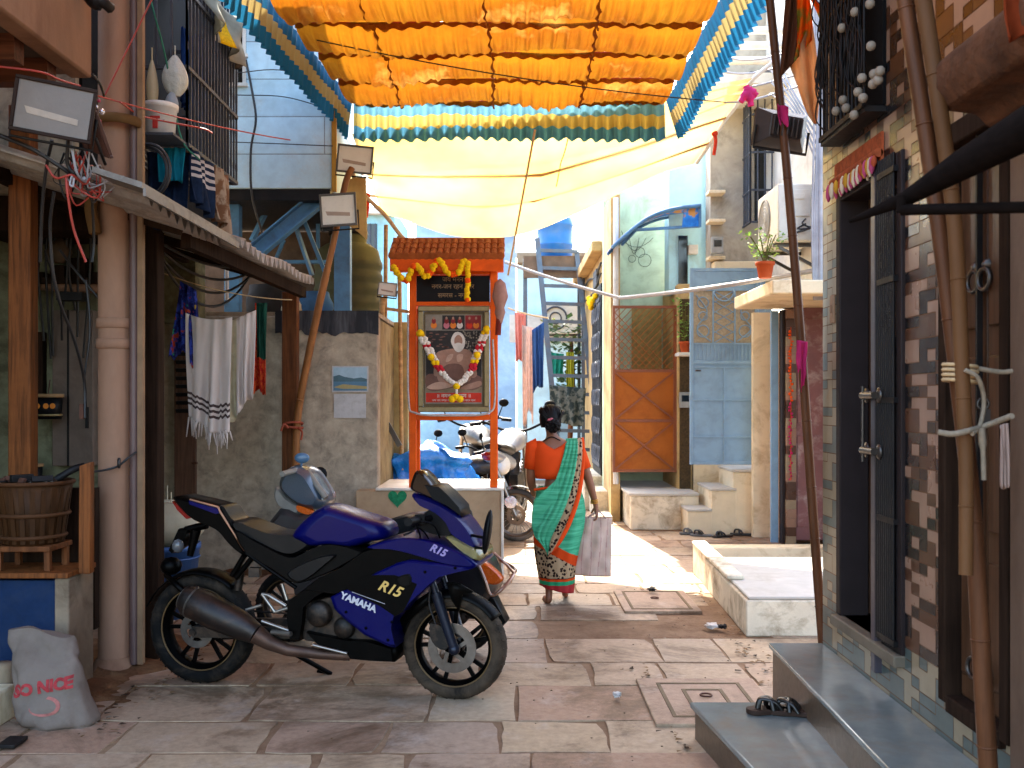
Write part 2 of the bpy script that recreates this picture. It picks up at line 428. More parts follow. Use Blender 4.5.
# ------------------------------------------------------------------ mosaic tiled building, right
m_tp = M('pinkish tile', '#8c6c58', .3, var=.2, scale=3, bump=.08, bs=8)
m_tb = M('brown tile', '#4a2d1d', .3, var=.25, scale=3, bump=.08, bs=8)
m_tk = M('black tile', '#1a1718', .25, var=.2, bump=.08, bs=8)
m_tg = M('grey green tile', '#4a544f', .35, var=.2, bump=.08, bs=8)
m_tc = M('sandy tile', '#8a7a60', .35, var=.2, bump=.08, bs=8)
MOT = ["PPKKBP", "PPKPPB", "KKBBPP", "BBBBPK", "PPKKKP", "PPKPKB", "KKKKBB", "BPPBKP"]
def mosaic(m, X, y0, y1, z0, z1, hole=lambda y, z: False, cy=.076, cz=.046):
    ny, nz = int((y1 - y0) / cy), int((z1 - z0) / cz); used = {}
    for a in range(ny):
        for b in range(nz):
            used[a, b] = MOT[(nz - 1 - b) % 8][(a + 2 * ((nz - 1 - b) // 16)) % 6]
    for a in range(ny):
        for b in range(nz):
            ya, yb = y1 - a * cy, y1 - (a + 1) * cy; za, zb = z0 + b * cz, z0 + (b + 1) * cz; yc, zc = (ya + yb) / 2, (za + zb) / 2
            if hole(yc, zc): continue
            k = used[a, b]
            low = zc < .62 or yc > 4.86
            m.cur = {'P': 4 if low else 0, 'B': 3 if low and zc < .62 else (4 if low else 1), 'K': 3 if low else 2}[k]
            g4 = [.0022 * (used.get(q) is not None and used.get(q) != k) for q in ((a - 1, b), (a + 1, b), (a, b - 1), (a, b + 1))]; ya -= g4[0]; yb += g4[1]; za += g4[2]; zb -= g4[3]
            m.add([(X, ya, za), (X, yb, za), (X, yb, zb), (X, ya, zb)], [(0, 1, 2, 3)])
tw = root('tiled_building', (1.9, 4, 0), 'tall building faced in pink brown and black mosaic tiles', 'building')
DY0, DY1, DZ0, DZ1 = 4.06, 4.88, .56, 2.62      # near doorway
HY0, HY1, HZ0, HZ1 = 3.20, 3.66, .50, 2.55      # timber double door
mb = MB()
XW = 1.6
for q in ((DY1, 5.14, 0, 6.2), (HY1, DY0, 0, 6.2), (DY0, DY1, 0, DZ0), (DY0, DY1, DZ1, 6.2), (HY0, HY1, 0, HZ0), (HY0, HY1, HZ1, 6.2), (.6, HY0, 0, 6.2)):
    mb.bx(XW, XW + .28, q[0], q[1], q[2], q[3])
mb.bx(XW + .28, 3.6, .6, 5.12, 6.0, 6.2); mb.bx(XW + .9, XW + 1.0, 3.3, 5.0, 0, 3); mb.bx(XW + .28, XW + .9, 5.0, 5.12, 0, 6.2)
mb.build('wall', m_brownpl, tw)
mb = MB(); mb.bx(.72, XW - .01, .6, 6.3, 5.05, 5.2); mb.build('added_shade_slab', m_conc, tw)  # unseen slab, added above the view to keep sun off the right foreground
hole = lambda y, z: (DY0 < y < DY1 and DZ0 < z < DZ1) or (HY0 < y < HY1 and HZ0 < z < HZ1)
mb = MB(); mosaic(mb, XW - .004, 2.2, 5.135, .0, 6.1, hole)
mb.build('tile_facing', [m_tp, m_tb, m_tk, m_tg, m_tc], tw)
# near doorway: frame, threshold, dark panel for the unlit opening, projecting metal leaf, black grille leaf
dr = MB()
for q in ((DY1 - .06, DY1, DZ0, DZ1), (DY0, DY0 + .05, DZ0, DZ1)): dr.bx(XW - .02, XW + .12, *q)
dr.bx(XW - .02, XW + .12, DY0 + .05, DY1 - .06, DZ1 - .06, DZ1)
m_frame = M('grey brown door frame', '#2a2221', .6, var=.25, dirt=.4, dirtc='#2a2020', ds=5)
d0 = dr.build('door_frame', m_frame, tw, bevel=.005)
mb = MB(); mb.bx(XW - .05, XW + .2, DY0, DY1, DZ0 - .05, DZ0); mb.build('threshold', M('threshold stone', '#6e6354', .6), tw, bevel=.006)
mb = MB(); mb.bx(XW + .14, XW + .17, DY0 + .05, DY1 - .06, DZ0, DZ1 - .06); dd = mb.build('door', M('dark door', '#1a1210', .4), tw)  # dark panel stands in for the unlit space inside the open doorway
# open metal leaf standing out from the wall
mb = MB(); mb.bx(XW - .035, XW + .004, 4.315, 4.365, .42, 2.66); lf = mb.build('metal_leaf', M('grey lilac steel', '#4a454d', .4, metal=.3, dirt=.4, dirtc='#3a3034', ds=5), tw, bevel=.004)
mb = MB()
for z in (1.38, 1.62): mb.tube([(XW - .06, 4.40, z), (XW - .06, 4.25, z)], .016, 10); mb.lathe([(.03, 0), (.034, .006), (.02, .012)], (XW - .036, 4.40, z), (-1, 0, 0), 12); mb.lathe([(.03, 0), (.034, .006), (.02, .012)], (XW - .036, 4.25, z), (-1, 0, 0), 12)
mb.tube([(XW - .06, 4.39, 1.33), (XW - .06, 4.39, 1.66)], .007, 6)
mb.build('bolt', m_steel, lf)
mb = MB()
for k in range(9):
    yy = DY0 + .055 + k * .024; mb.tube([(XW - .03, yy, DZ0 + .02), (XW - .03, yy, DZ1)], .006, 6)
for z in (.6, 1.1, 1.6, 2.1, 2.55): mb.bx(XW - .04, XW - .02, DY0 + .03, 4.28, z - .012, z + .012)
r1 = random.Random(3)
for k in range(60): mb.torus((XW - .03, r1.uniform(DY0 + .06, 4.26), r1.uniform(1.9, 2.5)), (1, 0, 0), .02, .004, 10, 4)
mb.bx(XW - .02, XW - .012, DY0 + .04, 4.28, DZ0, 1.86)
mb.build('grille_leaf', m_dark, tw)
# timber double door
mb = MB()
mb.bx(XW - .03, XW + .1, HY1 - .03, HY1 + .03, HZ0, HZ1); mb.bx(XW - .03, XW + .1, HY0 - .03, HY0 + .03, HZ0, HZ1); mb.bx(XW - .03, XW + .1, HY0 + .03, HY1 - .03, HZ1 - .04, HZ1 + .04); mb.bx(XW - .03, XW + .1, HY0 + .03, HY1 - .03, HZ0 - .03, HZ0 + .03)
fr = mb.build('door_frame', m_wooddk, tw, bevel=.006)
m_door = WOOD('varnished door', '#4f3524', .6, 2, 2, .28, .2)
for a, b in ((HY0 + .03, 3.425), (3.435, HY1 - .03)):
    mb = MB(); mb.bx(XW + .03, XW + .07, a, b, HZ0 + .03, HZ1 - .04)
    for za, zb in ((.62, 1.05), (1.15, 1.75), (1.85, 2.42)):
        mb.bx(XW + .015, XW + .03, a + .03, b - .03, za, zb)
    dl = mb.build('door', m_door, tw, bevel=.008)
    yk = b - .035 if a < 3.4 else a + .035
    for z in (.72, 2.06):
        mb = MB(); mb.torus((XW - .0, yk, z - .05), (1, .1, 0), .036, .008, 18, 6); mb.lathe([(.022, 0), (.018, .012), (.006, .02)], (XW + .014, yk, z), (-1, 0, 0), 12); mb.build('handle', m_steel, dl)
mb = MB(); mb.bx(XW - .008, XW + .012, 3.423, 3.437, HZ0 + .04, HZ1 - .04); mb.build('door_bar', m_dark, tw)
# carved stone ledge over the timber door
mb = MB(); r1 = random.Random(4)
prof = [(.0, 2.42), (-.16, 2.42), (-.20, 2.46), (-.29, 2.47), (-.33, 2.53), (-.33, 2.60), (-.26, 2.66), (0, 2.68)]
mb.prism([(XW - .004 + a, 3.02, b) for a, b in prof], (0, -1.6, 0))
mb.build('ledge', M('carved brown stone', '#5c3a26', .85, var=.5, scale=7, bump=.8, bs=9, bd=.03, dirt=.7, dirtc='#35241b', ds=9), tw, bevel=.012)
# corner pilaster
mb = MB(); mb.bx(1.555, 1.599, 2.90, 3.13, 0, 2.40); mb.build('pilaster', M('stained pilaster', '#6e5848', .8, var=.35, scale=3, dirt=.7, dirtc='#4f3b2d', ds=3, streak=.3), tw, bevel=.01)
# balcony grille high up
mb = MB()
GZ0, GZ1, GY0, GY1, GX = 2.86, 4.6, 4.26, 4.86, 1.50
for k in range(13):
    yy = GY0 + k * (GY1 - GY0) / 12; mb.tube([(GX, yy, GZ0), (GX, yy, GZ1)], .006, 5)
for k in range(4):
    xx = GX + k * .027; mb.tube([(xx, GY1, GZ0), (xx, GY1, GZ1)], .006, 5)
for z in (GZ0, 3.4, 4.0, GZ1): mb.bx(GX - .01, GX + .01, GY0, GY1, z - .012, z + .012)
mb.bx(GX, XW - .005, GY0, GY1, GZ0 - .03, GZ0 - .005)
mb.cur = 1; mb.bx(XW - .02, XW - .006, GY0, GY1, GZ0, GZ1); mb.cur = 0
for k in range(170):      # curling vine bars
    yy, zz = r1.uniform(GY0, GY1), r1.uniform(GZ0, GZ1 - .4); a = r1.uniform(-.1, .1)
    mb.tube(curve([(GX - .005, yy, zz), (GX - .02, yy + a, zz + .1), (GX - .005, yy + a * .3, zz + .25)], 4), .004, 4)
gr = mb.build('balcony_grille', [m_dark, M('black grille backing', '#0b0a0a', .9)], tw)  # second slot is a near-black panel closing the back of the grille
m_fin = M('dusty knobs', '#8f8374', .6)
for px, py in ((855, 12), (870, 4), (842, 28), (871, 46), (862, 78), (874, 74), (880, 71), (873, 84), (858, 92), (863, 98), (843, 100), (836, 111), (854, 115), (878, 80), (846, 108)):
    q = W(px, py, GX - .02); mb = MB(); mb.ball(q, .021, 10); mb.build('finial', m_fin, gr)
mb = MB(); mb.bx(XW - .02, XW - .005, 4.93, 4.975, 1.98, 2.12); mb.bx(XW - .026, XW - .0195, 4.945, 4.96, 2.03, 2.07); mb.build('switch_box', M('switch', '#8a6a50', .5), tw, bevel=.003)
# festoon over the doorway
mb = MB(); r1 = random.Random(5)
mb.cur = 0; mb.tube([(XW - .03, 4.9, 2.66), (XW - .03, 4.28, 2.66)], .02, 8); mb.bx(XW - .02, XW - .008, 4.28, 4.9, 2.62, 2.75)
for k in range(34):
    yy = 4.29 + k * .018; L = .05 + .035 * abs(math.sin(k * .8)); mb.cur = 1 + k % 4
    mb.lathe([(.003, 0), (.012, -.015), (.014, -L * .7), (.004, -L)], (XW - .035 - r1.uniform(0, .02), yy, 2.65), (0, 0, 1), 7)
m_tor = [M('festoon band', '#9a4a2a', .8, scale=30, var=.5)] + [M('tassel ' + c, h, .8) for c, h in (('rust', '#a3482a'), ('pink', '#b0476a'), ('pale', '#c9b59a'), ('gold', '#b8862c'))]
mb.build('door_festoon', m_tor, label='fringed orange festoon strung across the top of the tiled doorway', cat='festoon')

# ------------------------------------------------------------------ grey stone steps, right front
def M_kota():
    t = NT('polished grey green stone'); n = t.noise(2.2, 7, .65); cc = t.ramp(n, [(.3, lin('#58605e')), (.7, lin('#7f8784'))])
    n2 = t.noise(3.5, 8, .7); cc = t.mix(t.ramp(n2, [(.5, BW[0]), (.7, (.55, .55, .55, 1))]), cc, lin('#75624c'))
    t.color(cc); t.link(t.math('MULTIPLY_ADD', n2, .3, .03), t.bsdf.inputs['Roughness']); t.bump(t.noise(30, 4), .05, .003); return t.m
m_kota = M_kota(); m_riser = M('brown stone riser', '#5c4a3a', .4, var=.3, scale=3, dirt=.5, dirtc='#33281f', ds=4, bump=.15)
m_nose = M('cut stone edge', '#8a8578', .5)
st = root('entrance_steps', (1.2, 3.6, 0), 'two polished grey stone steps climbing to the tiled wall', 'steps')
def slab4(m, a, b, c, d, z0, z1): m.hexa([(*a, z0), (*b, z0), (*c, z0), (*d, z0), (*a, z1), (*b, z1), (*c, z1), (*d, z1)])
mb = MB(); slab4(mb, (1.20, 1.6), (1.30, 1.6), (1.335, 4.70), (.86, 4.70), 0, .145); mb.build('riser', m_riser, st)
mb = MB(); slab4(mb, (1.18, 1.55), (1.30, 1.55), (1.325, 4.72), (.84, 4.72), .147, .175); mb.build('tread', m_kota, st, bevel=.006)
mb = MB(); slab4(mb, (1.245, 1.5), (1.598, 1.5), (1.598, 5.12), (1.335, 5.12), 0, .325); mb.build('riser', m_riser, st)
mb = MB(); slab4(mb, (1.225, 1.45), (1.597, 1.45), (1.597, 5.14), (1.318, 5.14), .327, .352); mb.build('tread', m_kota, st, bevel=.006)
# ------------------------------------------------------------------ courtyard, right middle
m_plat = M('whitewashed plaster', '#d6cab2', .8, var=.15, scale=3, dirt=.75, dirtc='#6a5434', ds=3.6, thr=.54, bump=.6)
m_plattop = M('pale cement top', '#b5b0a6', .6, var=.15, scale=3, dirt=.4, dirtc='#8a7c68', ds=3)
pl = root('platform', (2.4, 8, 0), 'low whitewashed platform ending in a blunt corner beside the lane', 'platform')
mb = MB(); slab4(mb, (1.58, 6.75), (3.7, 6.75), (3.7, 8.5), (1.645, 8.5), 0, .245); mb.build('body', m_plat, pl, bevel=.012)
mb = MB(); slab4(mb, (1.60, 6.77), (3.7, 6.77), (3.7, 8.48), (1.665, 8.48), .246, .268); mb.build('top', m_plattop, pl, bevel=.008)
mb = MB(); slab4(mb, (1.592, 7.4), (1.72, 7.4), (1.79, 9.25), (1.665, 9.25), .269, .30); slab4(mb, (1.648, 8.505), (1.76, 8.505), (1.785, 9.25), (1.672, 9.25), 0, .267); mb.build('rim', m_plat, pl, bevel=.01)
mb = MB(); mb.bx(2.0, 3.2, 9.95, 10.2, 0, .13); mb.build('kerb', m_cream, bevel=.012, label='short plain kerb behind the low whitewashed platform', cat='kerb')
# far platform with the left return
pf = root('platform', (1.9, 13, 0), 'pale raised platform at the foot of the orange gate', 'platform')
mb = MB(); mb.bx(1.46, 2.3, 12.3, 15.5, 0, .42); mb.build('body', m_plat, pf, bevel=.012)
mb = MB(); mb.bx(1.43, 2.3, 12.27, 15.5, .421, .456); mb.build('top', m_plattop, pf, bevel=.008)
mb = MB(); mb.bx(1.12, 1.455, 13.6, 15.5, 0, .36); mb.build('side_block', m_plat, pf, bevel=.012)
mb = MB(); mb.bx(1.12, 1.30, 12.9, 13.595, 0, .1); mb.build('foot_slab', m_plat, pf, bevel=.01)
# staircase to the blue gate
ss = root('staircase', (2.7, 12, 0), 'three cream plastered steps climbing sideways to the blue gate', 'staircase')
for k, (x0, x1, z) in enumerate(((2.08, 2.37, .31), (2.36, 2.66, .555), (2.62, 3.27, .775))):
    mb = MB(); mb.bx(x0 + .002 * k, x1 + .002, 11.85 + .004 * k, 12.7, 0, z - .03); mb.build('step', m_cream, ss, bevel=.01)
    mb = MB(); mb.bx(x0 - .01, x1 - .003, 11.82 + .004 * k, 12.7, z - .029, z); mb.build('tread', m_plattop, ss, bevel=.006)
# orange-gate house
oh = root('house', (1.8, 14, 0), 'narrow sea green and yellow house behind the orange gate', 'house')
m_seagreen = M('faded sea green', '#b9c9ae', .8, var=.15, scale=2, dirt=.5, dirtc='#6f7059', ds=2.2)
m_yelpl = M('yellowed plaster', '#b89c6c', .8, var=.25, scale=2, dirt=.7, dirtc='#7b5c38', ds=2.4)
mb = MB(); mb.bx(1.3, 2.5, 14.2, 14.4, 0, 5.0); mb.build('rear_wall', m_seagreen, oh)
mb = MB(); mb.bx(1.30, 1.42, 13.15, 14.2, 0, 4.3); mb.build('side_wall', m_yelpl, oh)
mb = MB(); mb.bx(2.14, 2.32, 12.9, 14.2, 0, 3.1); mb.build('pier', m_yelpl, oh, bevel=.01)
mb = MB(); mb.bx(1.7, 2.12, 14.17, 14.2, 1.5, 2.9); mb.build('window', M('window screen', '#a08c58', .7, var=.4, scale=20), oh)
mb = MB()
for k in range(3): mb.torus((1.7 + k * .09 + .02 * (k % 2), 14.16, 3.6 + .09 * math.sin(k * 1.7)), (0, 1, 0), .05 + .02 * (k % 3), .004, 16, 5)
for k in range(3): mb.tube(sag((1.45 + .1 * k, 14.17, 4.0), (2.0 - .1 * k, 14.17, 3.9), .18 + .05 * k, 10), .004, 5)
mb.build('loose_cable', M('faded cable', '#4f564e', .7), oh)
og = root('gate', (1.75, 13.1, 0), 'orange sheet metal gate with crossed ribs and lattice top', 'gate')
mb = MB()
for q in ((1.31, 1.34), (2.10, 2.14)): mb.bx(*q, 13.0, 13.04, .66, 2.83)
for z in (.68, 1.33, 1.98, 2.81): mb.bx(1.34, 2.10, 13.005, 13.035, z - .018, z + .018)
for za, zb in ((.70, 1.31), (1.35, 1.96)):
    mb.bar((1.34, 13.0, za), (2.10, 13.0, zb), .022, .012, (0, 1, 0)); mb.bar((1.34, 12.992, zb), (2.10, 12.992, za), .022, .012, (0, 1, 0))
m_ogate = M('rust orange gate paint', '#9c5820', .6, var=.2, scale=3, dirt=.5, dirtc='#7a3a14', ds=4)
mb.build('frame', M('brown gate rib', '#7a3c14', .5), og)
mb = MB(); mb.bx(1.335, 2.105, 13.012, 13.02, .67, 1.98); mb.build('panel', m_ogate, og)
mb = MB()
for k in range(18):
    for s in (-1, 1):
        x0 = 1.34 + (k - 9 + (k > 99)) * .09
        a = V((x0, 13.02, 1.99)); b = V((x0 + s * .78, 13.02, 2.80))
        # clip to the opening
        t0, t1 = 0, 1
        for lim, sg in ((1.34, 1), (2.10, -1)):
            da, db = (a.x - lim) * sg, (b.x - lim) * sg
            if da < 0 and db < 0: t0 = 2
            elif da < 0: t0 = max(t0, da / (da - db))
            elif db < 0: t1 = min(t1, da / (da - db))
        if t0 < t1: mb.tube([a.lerp(b, t0), a.lerp(b, t1)], .0048, 4)
mb.build('lattice', m_ogate, og)
# dark door leaf right of the gate
mb = MB(); mb.bx(2.16, 2.30, 12.86, 12.895, .46, 2.9); mb.build('door_leaf', M('brown latticed leaf', '#4a3a24', .6, var=.6, scale=40), bevel=.005, label='narrow brown latticed door leaf between orange gate and plant pots', cat='door')
# blue house
bh = root('house', (2.6, 13.5, 0), 'pale blue house with cream base above the staircase', 'house')
mb = MB(); mb.bx(2.34, 3.3, 12.9, 13.1, 0, 3.0); mb.build('lower_wall', m_cream, bh)
mb = MB(); mb.bx(2.06, 2.62, 13.11, 13.5, 3.0, 5.1); mb.build('upper_wall', M('sky blue wash', '#a9d6e2', .75, var=.15, scale=2, dirt=.5, dirtc='#8d9a92', ds=2), bh)
mb = MB(); mb.bx(2.18, 2.30, 13.09, 13.108, 2.95, 3.75); mb.build('window', m_glassdk, bh)
mb = MB(); mb.tube([(2.56, 13.06, 2.6), (2.56, 13.06, 5.0)], .03, 8); mb.build('downpipe', m_white, bh)
mb = MB(); mb.bx(2.3, 2.42, 13.0, 13.1, 3.5, 3.62); mb.build('meter_box', m_white, bh, bevel=.005)
# curved blue awning
aw = root('awning', (1.9, 13, 4), 'curved blue printed awning over the orange gate', 'awning')
m_awn = NT('awning print'); n = m_awn.noise(6, 3); m_awn.color(m_awn.ramp(n, [(.42, lin('#1f6cc0')), (.55, lin('#2a86d8')), (.62, lin('#c08a4a'))])); m_awn.set(Roughness=.85); m_awn = m_awn.m
awp = curve([V((x, y, 0)) for x, y in ((612, 247), (627, 233), (645, 219), (662, 211), (680, 207), (700, 205))], 5)
def awf(u, v):
    q = awp[min(int(u * 25 + .5), 25)]; p = P(q.x, q.y, 12.55); return V((p.x, 12.55 + .62 * v, p.z + .02 * v))
mb = MB(); mb.grid(awf, 25, 4); mb.build('sheet', m_awn, aw, solid=.012)
mb = MB(); mb.tube([awf(i / 25, 0) - V((0, .01, .012)) for i in range(26)], .026, 6); mb.tube([awf(i / 25, 1) - V((0, .01, .03)) for i in range(26)], .02, 6)
mb.bar(P(636, 230, 12.6), P(700, 226, 12.6), .035); mb.bar(P(700, 205, 12.56), P(700, 227, 12.56), .03); mb.bar(awf(1, 0), awf(1, 1), .03)
mb.bar(P(622, 245, 13.1), P(640, 226, 12.6), .025); mb.build('frame', m_bluest, aw)
mb = MB(); mb.prism([P(699, 207, 12.58), P(699, 226, 12.58), P(682, 227, 12.58), P(684, 208, 12.58)], (0, .012, 0)); mb.build('end_panel', m_awn, aw)
# blue gate
bgt = root('gate', (2.5, 11.9, 0), 'tall grey blue metal gate with scrolled upper grille', 'gate')
m_bgate = M('grey blue gate paint', '#7596b0', .45, var=.12, scale=3, dirt=.4, dirtc='#4a6072', ds=4, bump=.1)
mb = MB(); gx0, gx1, gy = 2.12, 2.93, 11.9
for q in ((gx0, gx0 + .04), (gx1 - .04, gx1)): mb.bx(*q, gy, gy + .04, .83, 3.17)
for z0, z1 in ((.83, .87), (2.03, 2.07), (3.13, 3.17), (1.98, 2.0)): mb.bx(gx0 + .04, gx1 - .04, gy + .003, gy + .037, z0, z1)
mb.bx(gx0 + .04, gx1 - .04, gy + .006, gy + .034, 2.9, 3.129)
for z in (1.16, 1.6): mb.bx(gx0 + .04, gx1 - .04, gy, gy + .02, z - .01, z + .01)
mb.bx((gx0 + gx1) / 2 - .01, (gx0 + gx1) / 2 + .01, gy - .002, gy + .018, .87, 1.98)
mb.build('frame', m_bgate, bgt, bevel=.003)
mb = MB(); mb.bx(gx0 + .035, gx1 - .035, gy + .019, gy + .026, .85, 2.275); mb.build('panel', m_bgate, bgt)
mb = MB()
for k in range(16): xx = gx0 + .06 + k * .046; mb.bx(xx, xx + .014, gy + .005, gy + .016, 2.071, 2.26)
mb.bx(gx0 + .04, gx1 - .04, gy + .004, gy + .018, 2.261, 2.28)
xc = (gx0 + gx1) / 2
for s in (-1, 1):
    mb.bx(xc + s * .13 - .009, xc + s * .13 + .009, gy + .004, gy + .02, 2.28, 2.9)
    for zz, rr in ((2.42, .07), (2.6, .05), (2.76, .065)): mb.torus((xc + s * .25, gy + .012, zz), (0, 1, 0), rr, .008, 18, 5)
    mb.tube(curve([(xc + s * .16, gy + .012, 2.3), (xc + s * .32, gy + .012, 2.45), (xc + s * .2, gy + .012, 2.65), (xc + s * .33, gy + .012, 2.85)], 6), .008, 5)
for k in range(5):
    for s in (-1, 1):
        a, b = V((xc - s * .12, gy + .012, 2.28 + k * .12)), V((xc + s * .12, gy + .012, 2.42 + k * .12)); mb.tube([a, b], .006, 4)
mb.torus((xc, gy + .012, 2.9), (0, 1, 0), .12, .01, 20, 5)
mb.build('scrollwork', m_bgate, bgt)
mb = MB(); mb.bx(gx0 + .02, gx1 - .02, gy + .034, gy + .038, 2.27, 2.92); mb.build('wire_mesh', M('dusty backing mesh', '#a89c84', .8, var=.3, scale=40), bgt)
mb = MB(); mb.tube([(gx0 + .06, gy - .03, 1.95), (gx0 + .12, gy - .03, 1.95), (gx0 + .12, gy, 1.95)], .01, 6); mb.build('latch', m_steel, bgt)
mb = MB(); mb.bx(2.95, 3.03, 11.95, 12.1, .78, 3.15); mb.bx(3.03, 3.2, 12.3, 12.4, .78, 3.2); mb.build('gate_post', m_bgate, bevel=.006, label='slim blue post standing at the hinge side of the blue gate', cat='post')
# grey peeling wall above the gate
gw = root('house', (3.0, 12.6, 0), 'upper house of peeling grey concrete with a barred window', 'house')
mb = MB(); mb.bx(2.44, 4.4, 12.3, 12.6, 3.22, 6.5); mb.build('upper_wall', M('peeling pale concrete', '#b0a898', .8, var=.25, scale=2, dirt=.7, dirtc='#6d645a', ds=2), gw)
mb = MB(); mb.bx(2.45, 3.4, 12.1, 12.298, 3.02, 3.28); mb.build('plaster_band', m_cream, gw, bevel=.01)
mb = MB(); mb.bx(2.98, 3.7, 12.28, 12.299, 3.8, 5.5); mb.build('window', m_glassdk, gw)
mb = MB()
for k in range(8): mb.tube([(2.84 + k * .085, 11.9, 3.72), (2.84 + k * .085, 11.9, 5.5)], .011, 5)
for k in range(5): mb.tube([(2.84, 11.9 + k * .085, 3.72), (2.84, 11.9 + k * .085, 5.5)], .011, 5)
for z in (3.72, 4.1, 4.55, 5.0, 5.5): mb.bar((2.84, 11.9, z), (3.44, 11.9, z), .022); mb.bar((2.84, 11.9, z), (2.84, 12.29, z), .022)
mb.build('window_grille', m_grille, gw)
mb = MB()
mb.bx(2.3, 3.9, 11.3, 12.3, 5.18, 5.3)
for k in range(3): mb.tube([(2.2, 11.2, 5.4 + .17 * k), (3.8, 11.2, 5.4 + .17 * k)], .045, 8)
mb.build('balcony', m_white, gw)
# white side building with the AC
wb = root('building', (3.6, 10.6, 0), 'white painted building with a peeling maroon door under a slab', 'building')
mb = MB(); mb.bx(3.12, 3.6, 9.9, 12.29, 2.76, 6.5); mb.build('upper_wall', m_white, wb)
mb = MB(); mb.bx(3.1, 4.2, 11.2, 11.4, 0, 2.7); mb.bx(3.46, 3.8, 9.0, 11.2, 0, 2.7); mb.build('lower_wall', m_brownpl, wb)
mb = MB(); mb.bx(2.8, 3.2, 11.6, 11.7, 0, 2.615); mb.build('side_strip', m_cream, wb)
m_maroon = M('peeling maroon paint', '#866060', .6, var=.2, scale=3, dirt=.8, dirtc='#b8aaa4', ds=4.5, thr=.58)
mb = MB(); mb.bx(3.13, 3.5, 11.05, 11.19, .05, 2.62); mb.bx(3.15, 3.48, 11.035, 11.05, .2, 1.2); mb.bx(3.15, 3.48, 11.035, 11.05, 1.35, 2.5); mb.build('door', m_maroon, wb, bevel=.004)
mb = MB(); mb.bx(2.99, 3.02, 11.06, 11.19, 0, 2.6); mb.build('door_edge', m_frame, wb); mb = MB(); mb.bx(2.905, 2.985, 11.2, 11.25, 0, 2.6); mb.build('blue_jamb', m_bgate, wb)
mb = MB()
for k in range(26): mb.cur = (k * 7 // 3) % 3; mb.bx(3.022, 3.125, 11.0, 11.19, k * .1, k * .1 + .098)
mb.build('tiled_pillar', [m_tc, m_tp, m_tb], wb)
mb = MB(); mb.bx(2.50, 3.5, 9.6, 11.25, 2.62, 2.755); mb.build('slab', m_cream, wb, bevel=.015)
mb = MB(); mb.bx(3.13, 3.46, 11.3, 11.33, 2.25, 2.6); mb.build('vent', m_dark, wb)
mb = MB(); r1 = random.Random(8)
for k in range(46):
    z = 2.35 - k * .036; mb.cur = 0 if k < 22 else 1
    if k == 0: mb.tube([(3.06, 10.97, 2.4), (3.06, 10.97, .72)], .004, 5)
    mb.ball((3.06 + r1.uniform(-.02, .02), 10.97, z), r1.uniform(.010, .018), 6)
mb.build('flower_garland', [m_mar, m_pink], label='thin orange and pink flower garland hanging down a tiled pillar', cat='garland')
# AC unit
ac = root('air_conditioner', (2.85, 10.5, 3.2), 'boxy white air conditioner outdoor unit on wall bracket above slab', 'air conditioner', 'outdoor air conditioner units')
m_acw = M('off white enamel', '#cfcbc0', .5, var=.08, dirt=.3, dirtc='#8d8470', ds=4, bump=.05)
mb = MB(); mb.bx(2.68, 3.07, 10.07, 10.9, 3.2, 3.78); mb.build('body', m_acw, ac, bevel=.015)
mb = MB(); mb.torus((2.675, 10.6, 3.49), (1, 0, 0), .22, .012, 28, 6)
for k in range(1, 6): mb.torus((2.675, 10.6, 3.49), (1, 0, 0), .22 * k / 6, .006, 24, 5)
mb.lathe([(.215, 0), (.215, .003)], (2.677, 10.6, 3.49), (-1, 0, 0), 24); mb.build('fan_grille', M('grey grille plastic', '#8d8d88', .5), ac)
mb = MB(); mb.bx(2.76, 3.0, 10.058, 10.069, 3.45, 3.72); mb.bx(2.80, 2.94, 10.05, 10.058, 3.62, 3.68); mb.build('side_panel', m_acw, ac, bevel=.003)
mb = MB()
for k in range(3): mb.tube(curve([(2.95, 10.05, 3.42 - .05 * k), (2.9 - .05 * k, 9.98, 3.36 - .05 * k), (3.0, 9.95, 3.33), (3.1, 9.9, 3.5)], 5), .009, 6)
mb.build('hose', m_cable, ac)
mb = MB()
for y in (10.2, 10.8): mb = MB(); mb.bar((2.66, y, 3.18), (3.118, y, 3.18), .035); mb.bar((2.72, y, 3.16), (3.11, y, 2.95), .03); mb.build('bracket', m_steel, ac)
# plants in pots
m_terra = M('terracotta', '#b5512a', .75, dirt=.3, dirtc='#6e3a24', ds=6)
def leafy(m, c, spread, h, n, seed, size=.05):
    q = random.Random(seed)
    for k in range(n):
        a = q.uniform(0, 6.28); rr = spread * math.sqrt(q.random()); zz = h * q.random() ** .8
        p = V(c) + V((rr * math.cos(a) * (.4 + zz / h), rr * math.sin(a) * (.4 + zz / h), zz)); L = size * q.uniform(.6, 1.4); b = q.uniform(0, 6.28); tl = q.uniform(-.6, .7)
        d = V((math.cos(b) * math.cos(tl), math.sin(b) * math.cos(tl), math.sin(tl))) * L; sd = d.cross(V((0, 0, 1))).normalized() * L * .28
        m.cur = q.choice((0, 0, 1)); m.add([p, p + d * .5 + sd, p + d, p + d * .5 - sd], [(0, 1, 2, 3)])
def LEAF(name, c):
    t = NT(name); n = t.noise(8, 3); cc = t.ramp(n, [(.3, mul(lin(c), .6)), (.7, mul(lin(c), 1.3))]); t.color(cc); t.set(Roughness=.5)
    tr = t.node('ShaderNodeBsdfTranslucent'); t.link(cc, tr.inputs['Color']); mx = t.node('ShaderNodeMixShader'); mx.inputs[0].default_value = .35
    t.link(t.bsdf.outputs[0], mx.inputs[1]); t.link(tr.outputs[0], mx.inputs[2]); t.link(mx.outputs[0], t.n['Material Output'].inputs['Surface']); return t.m
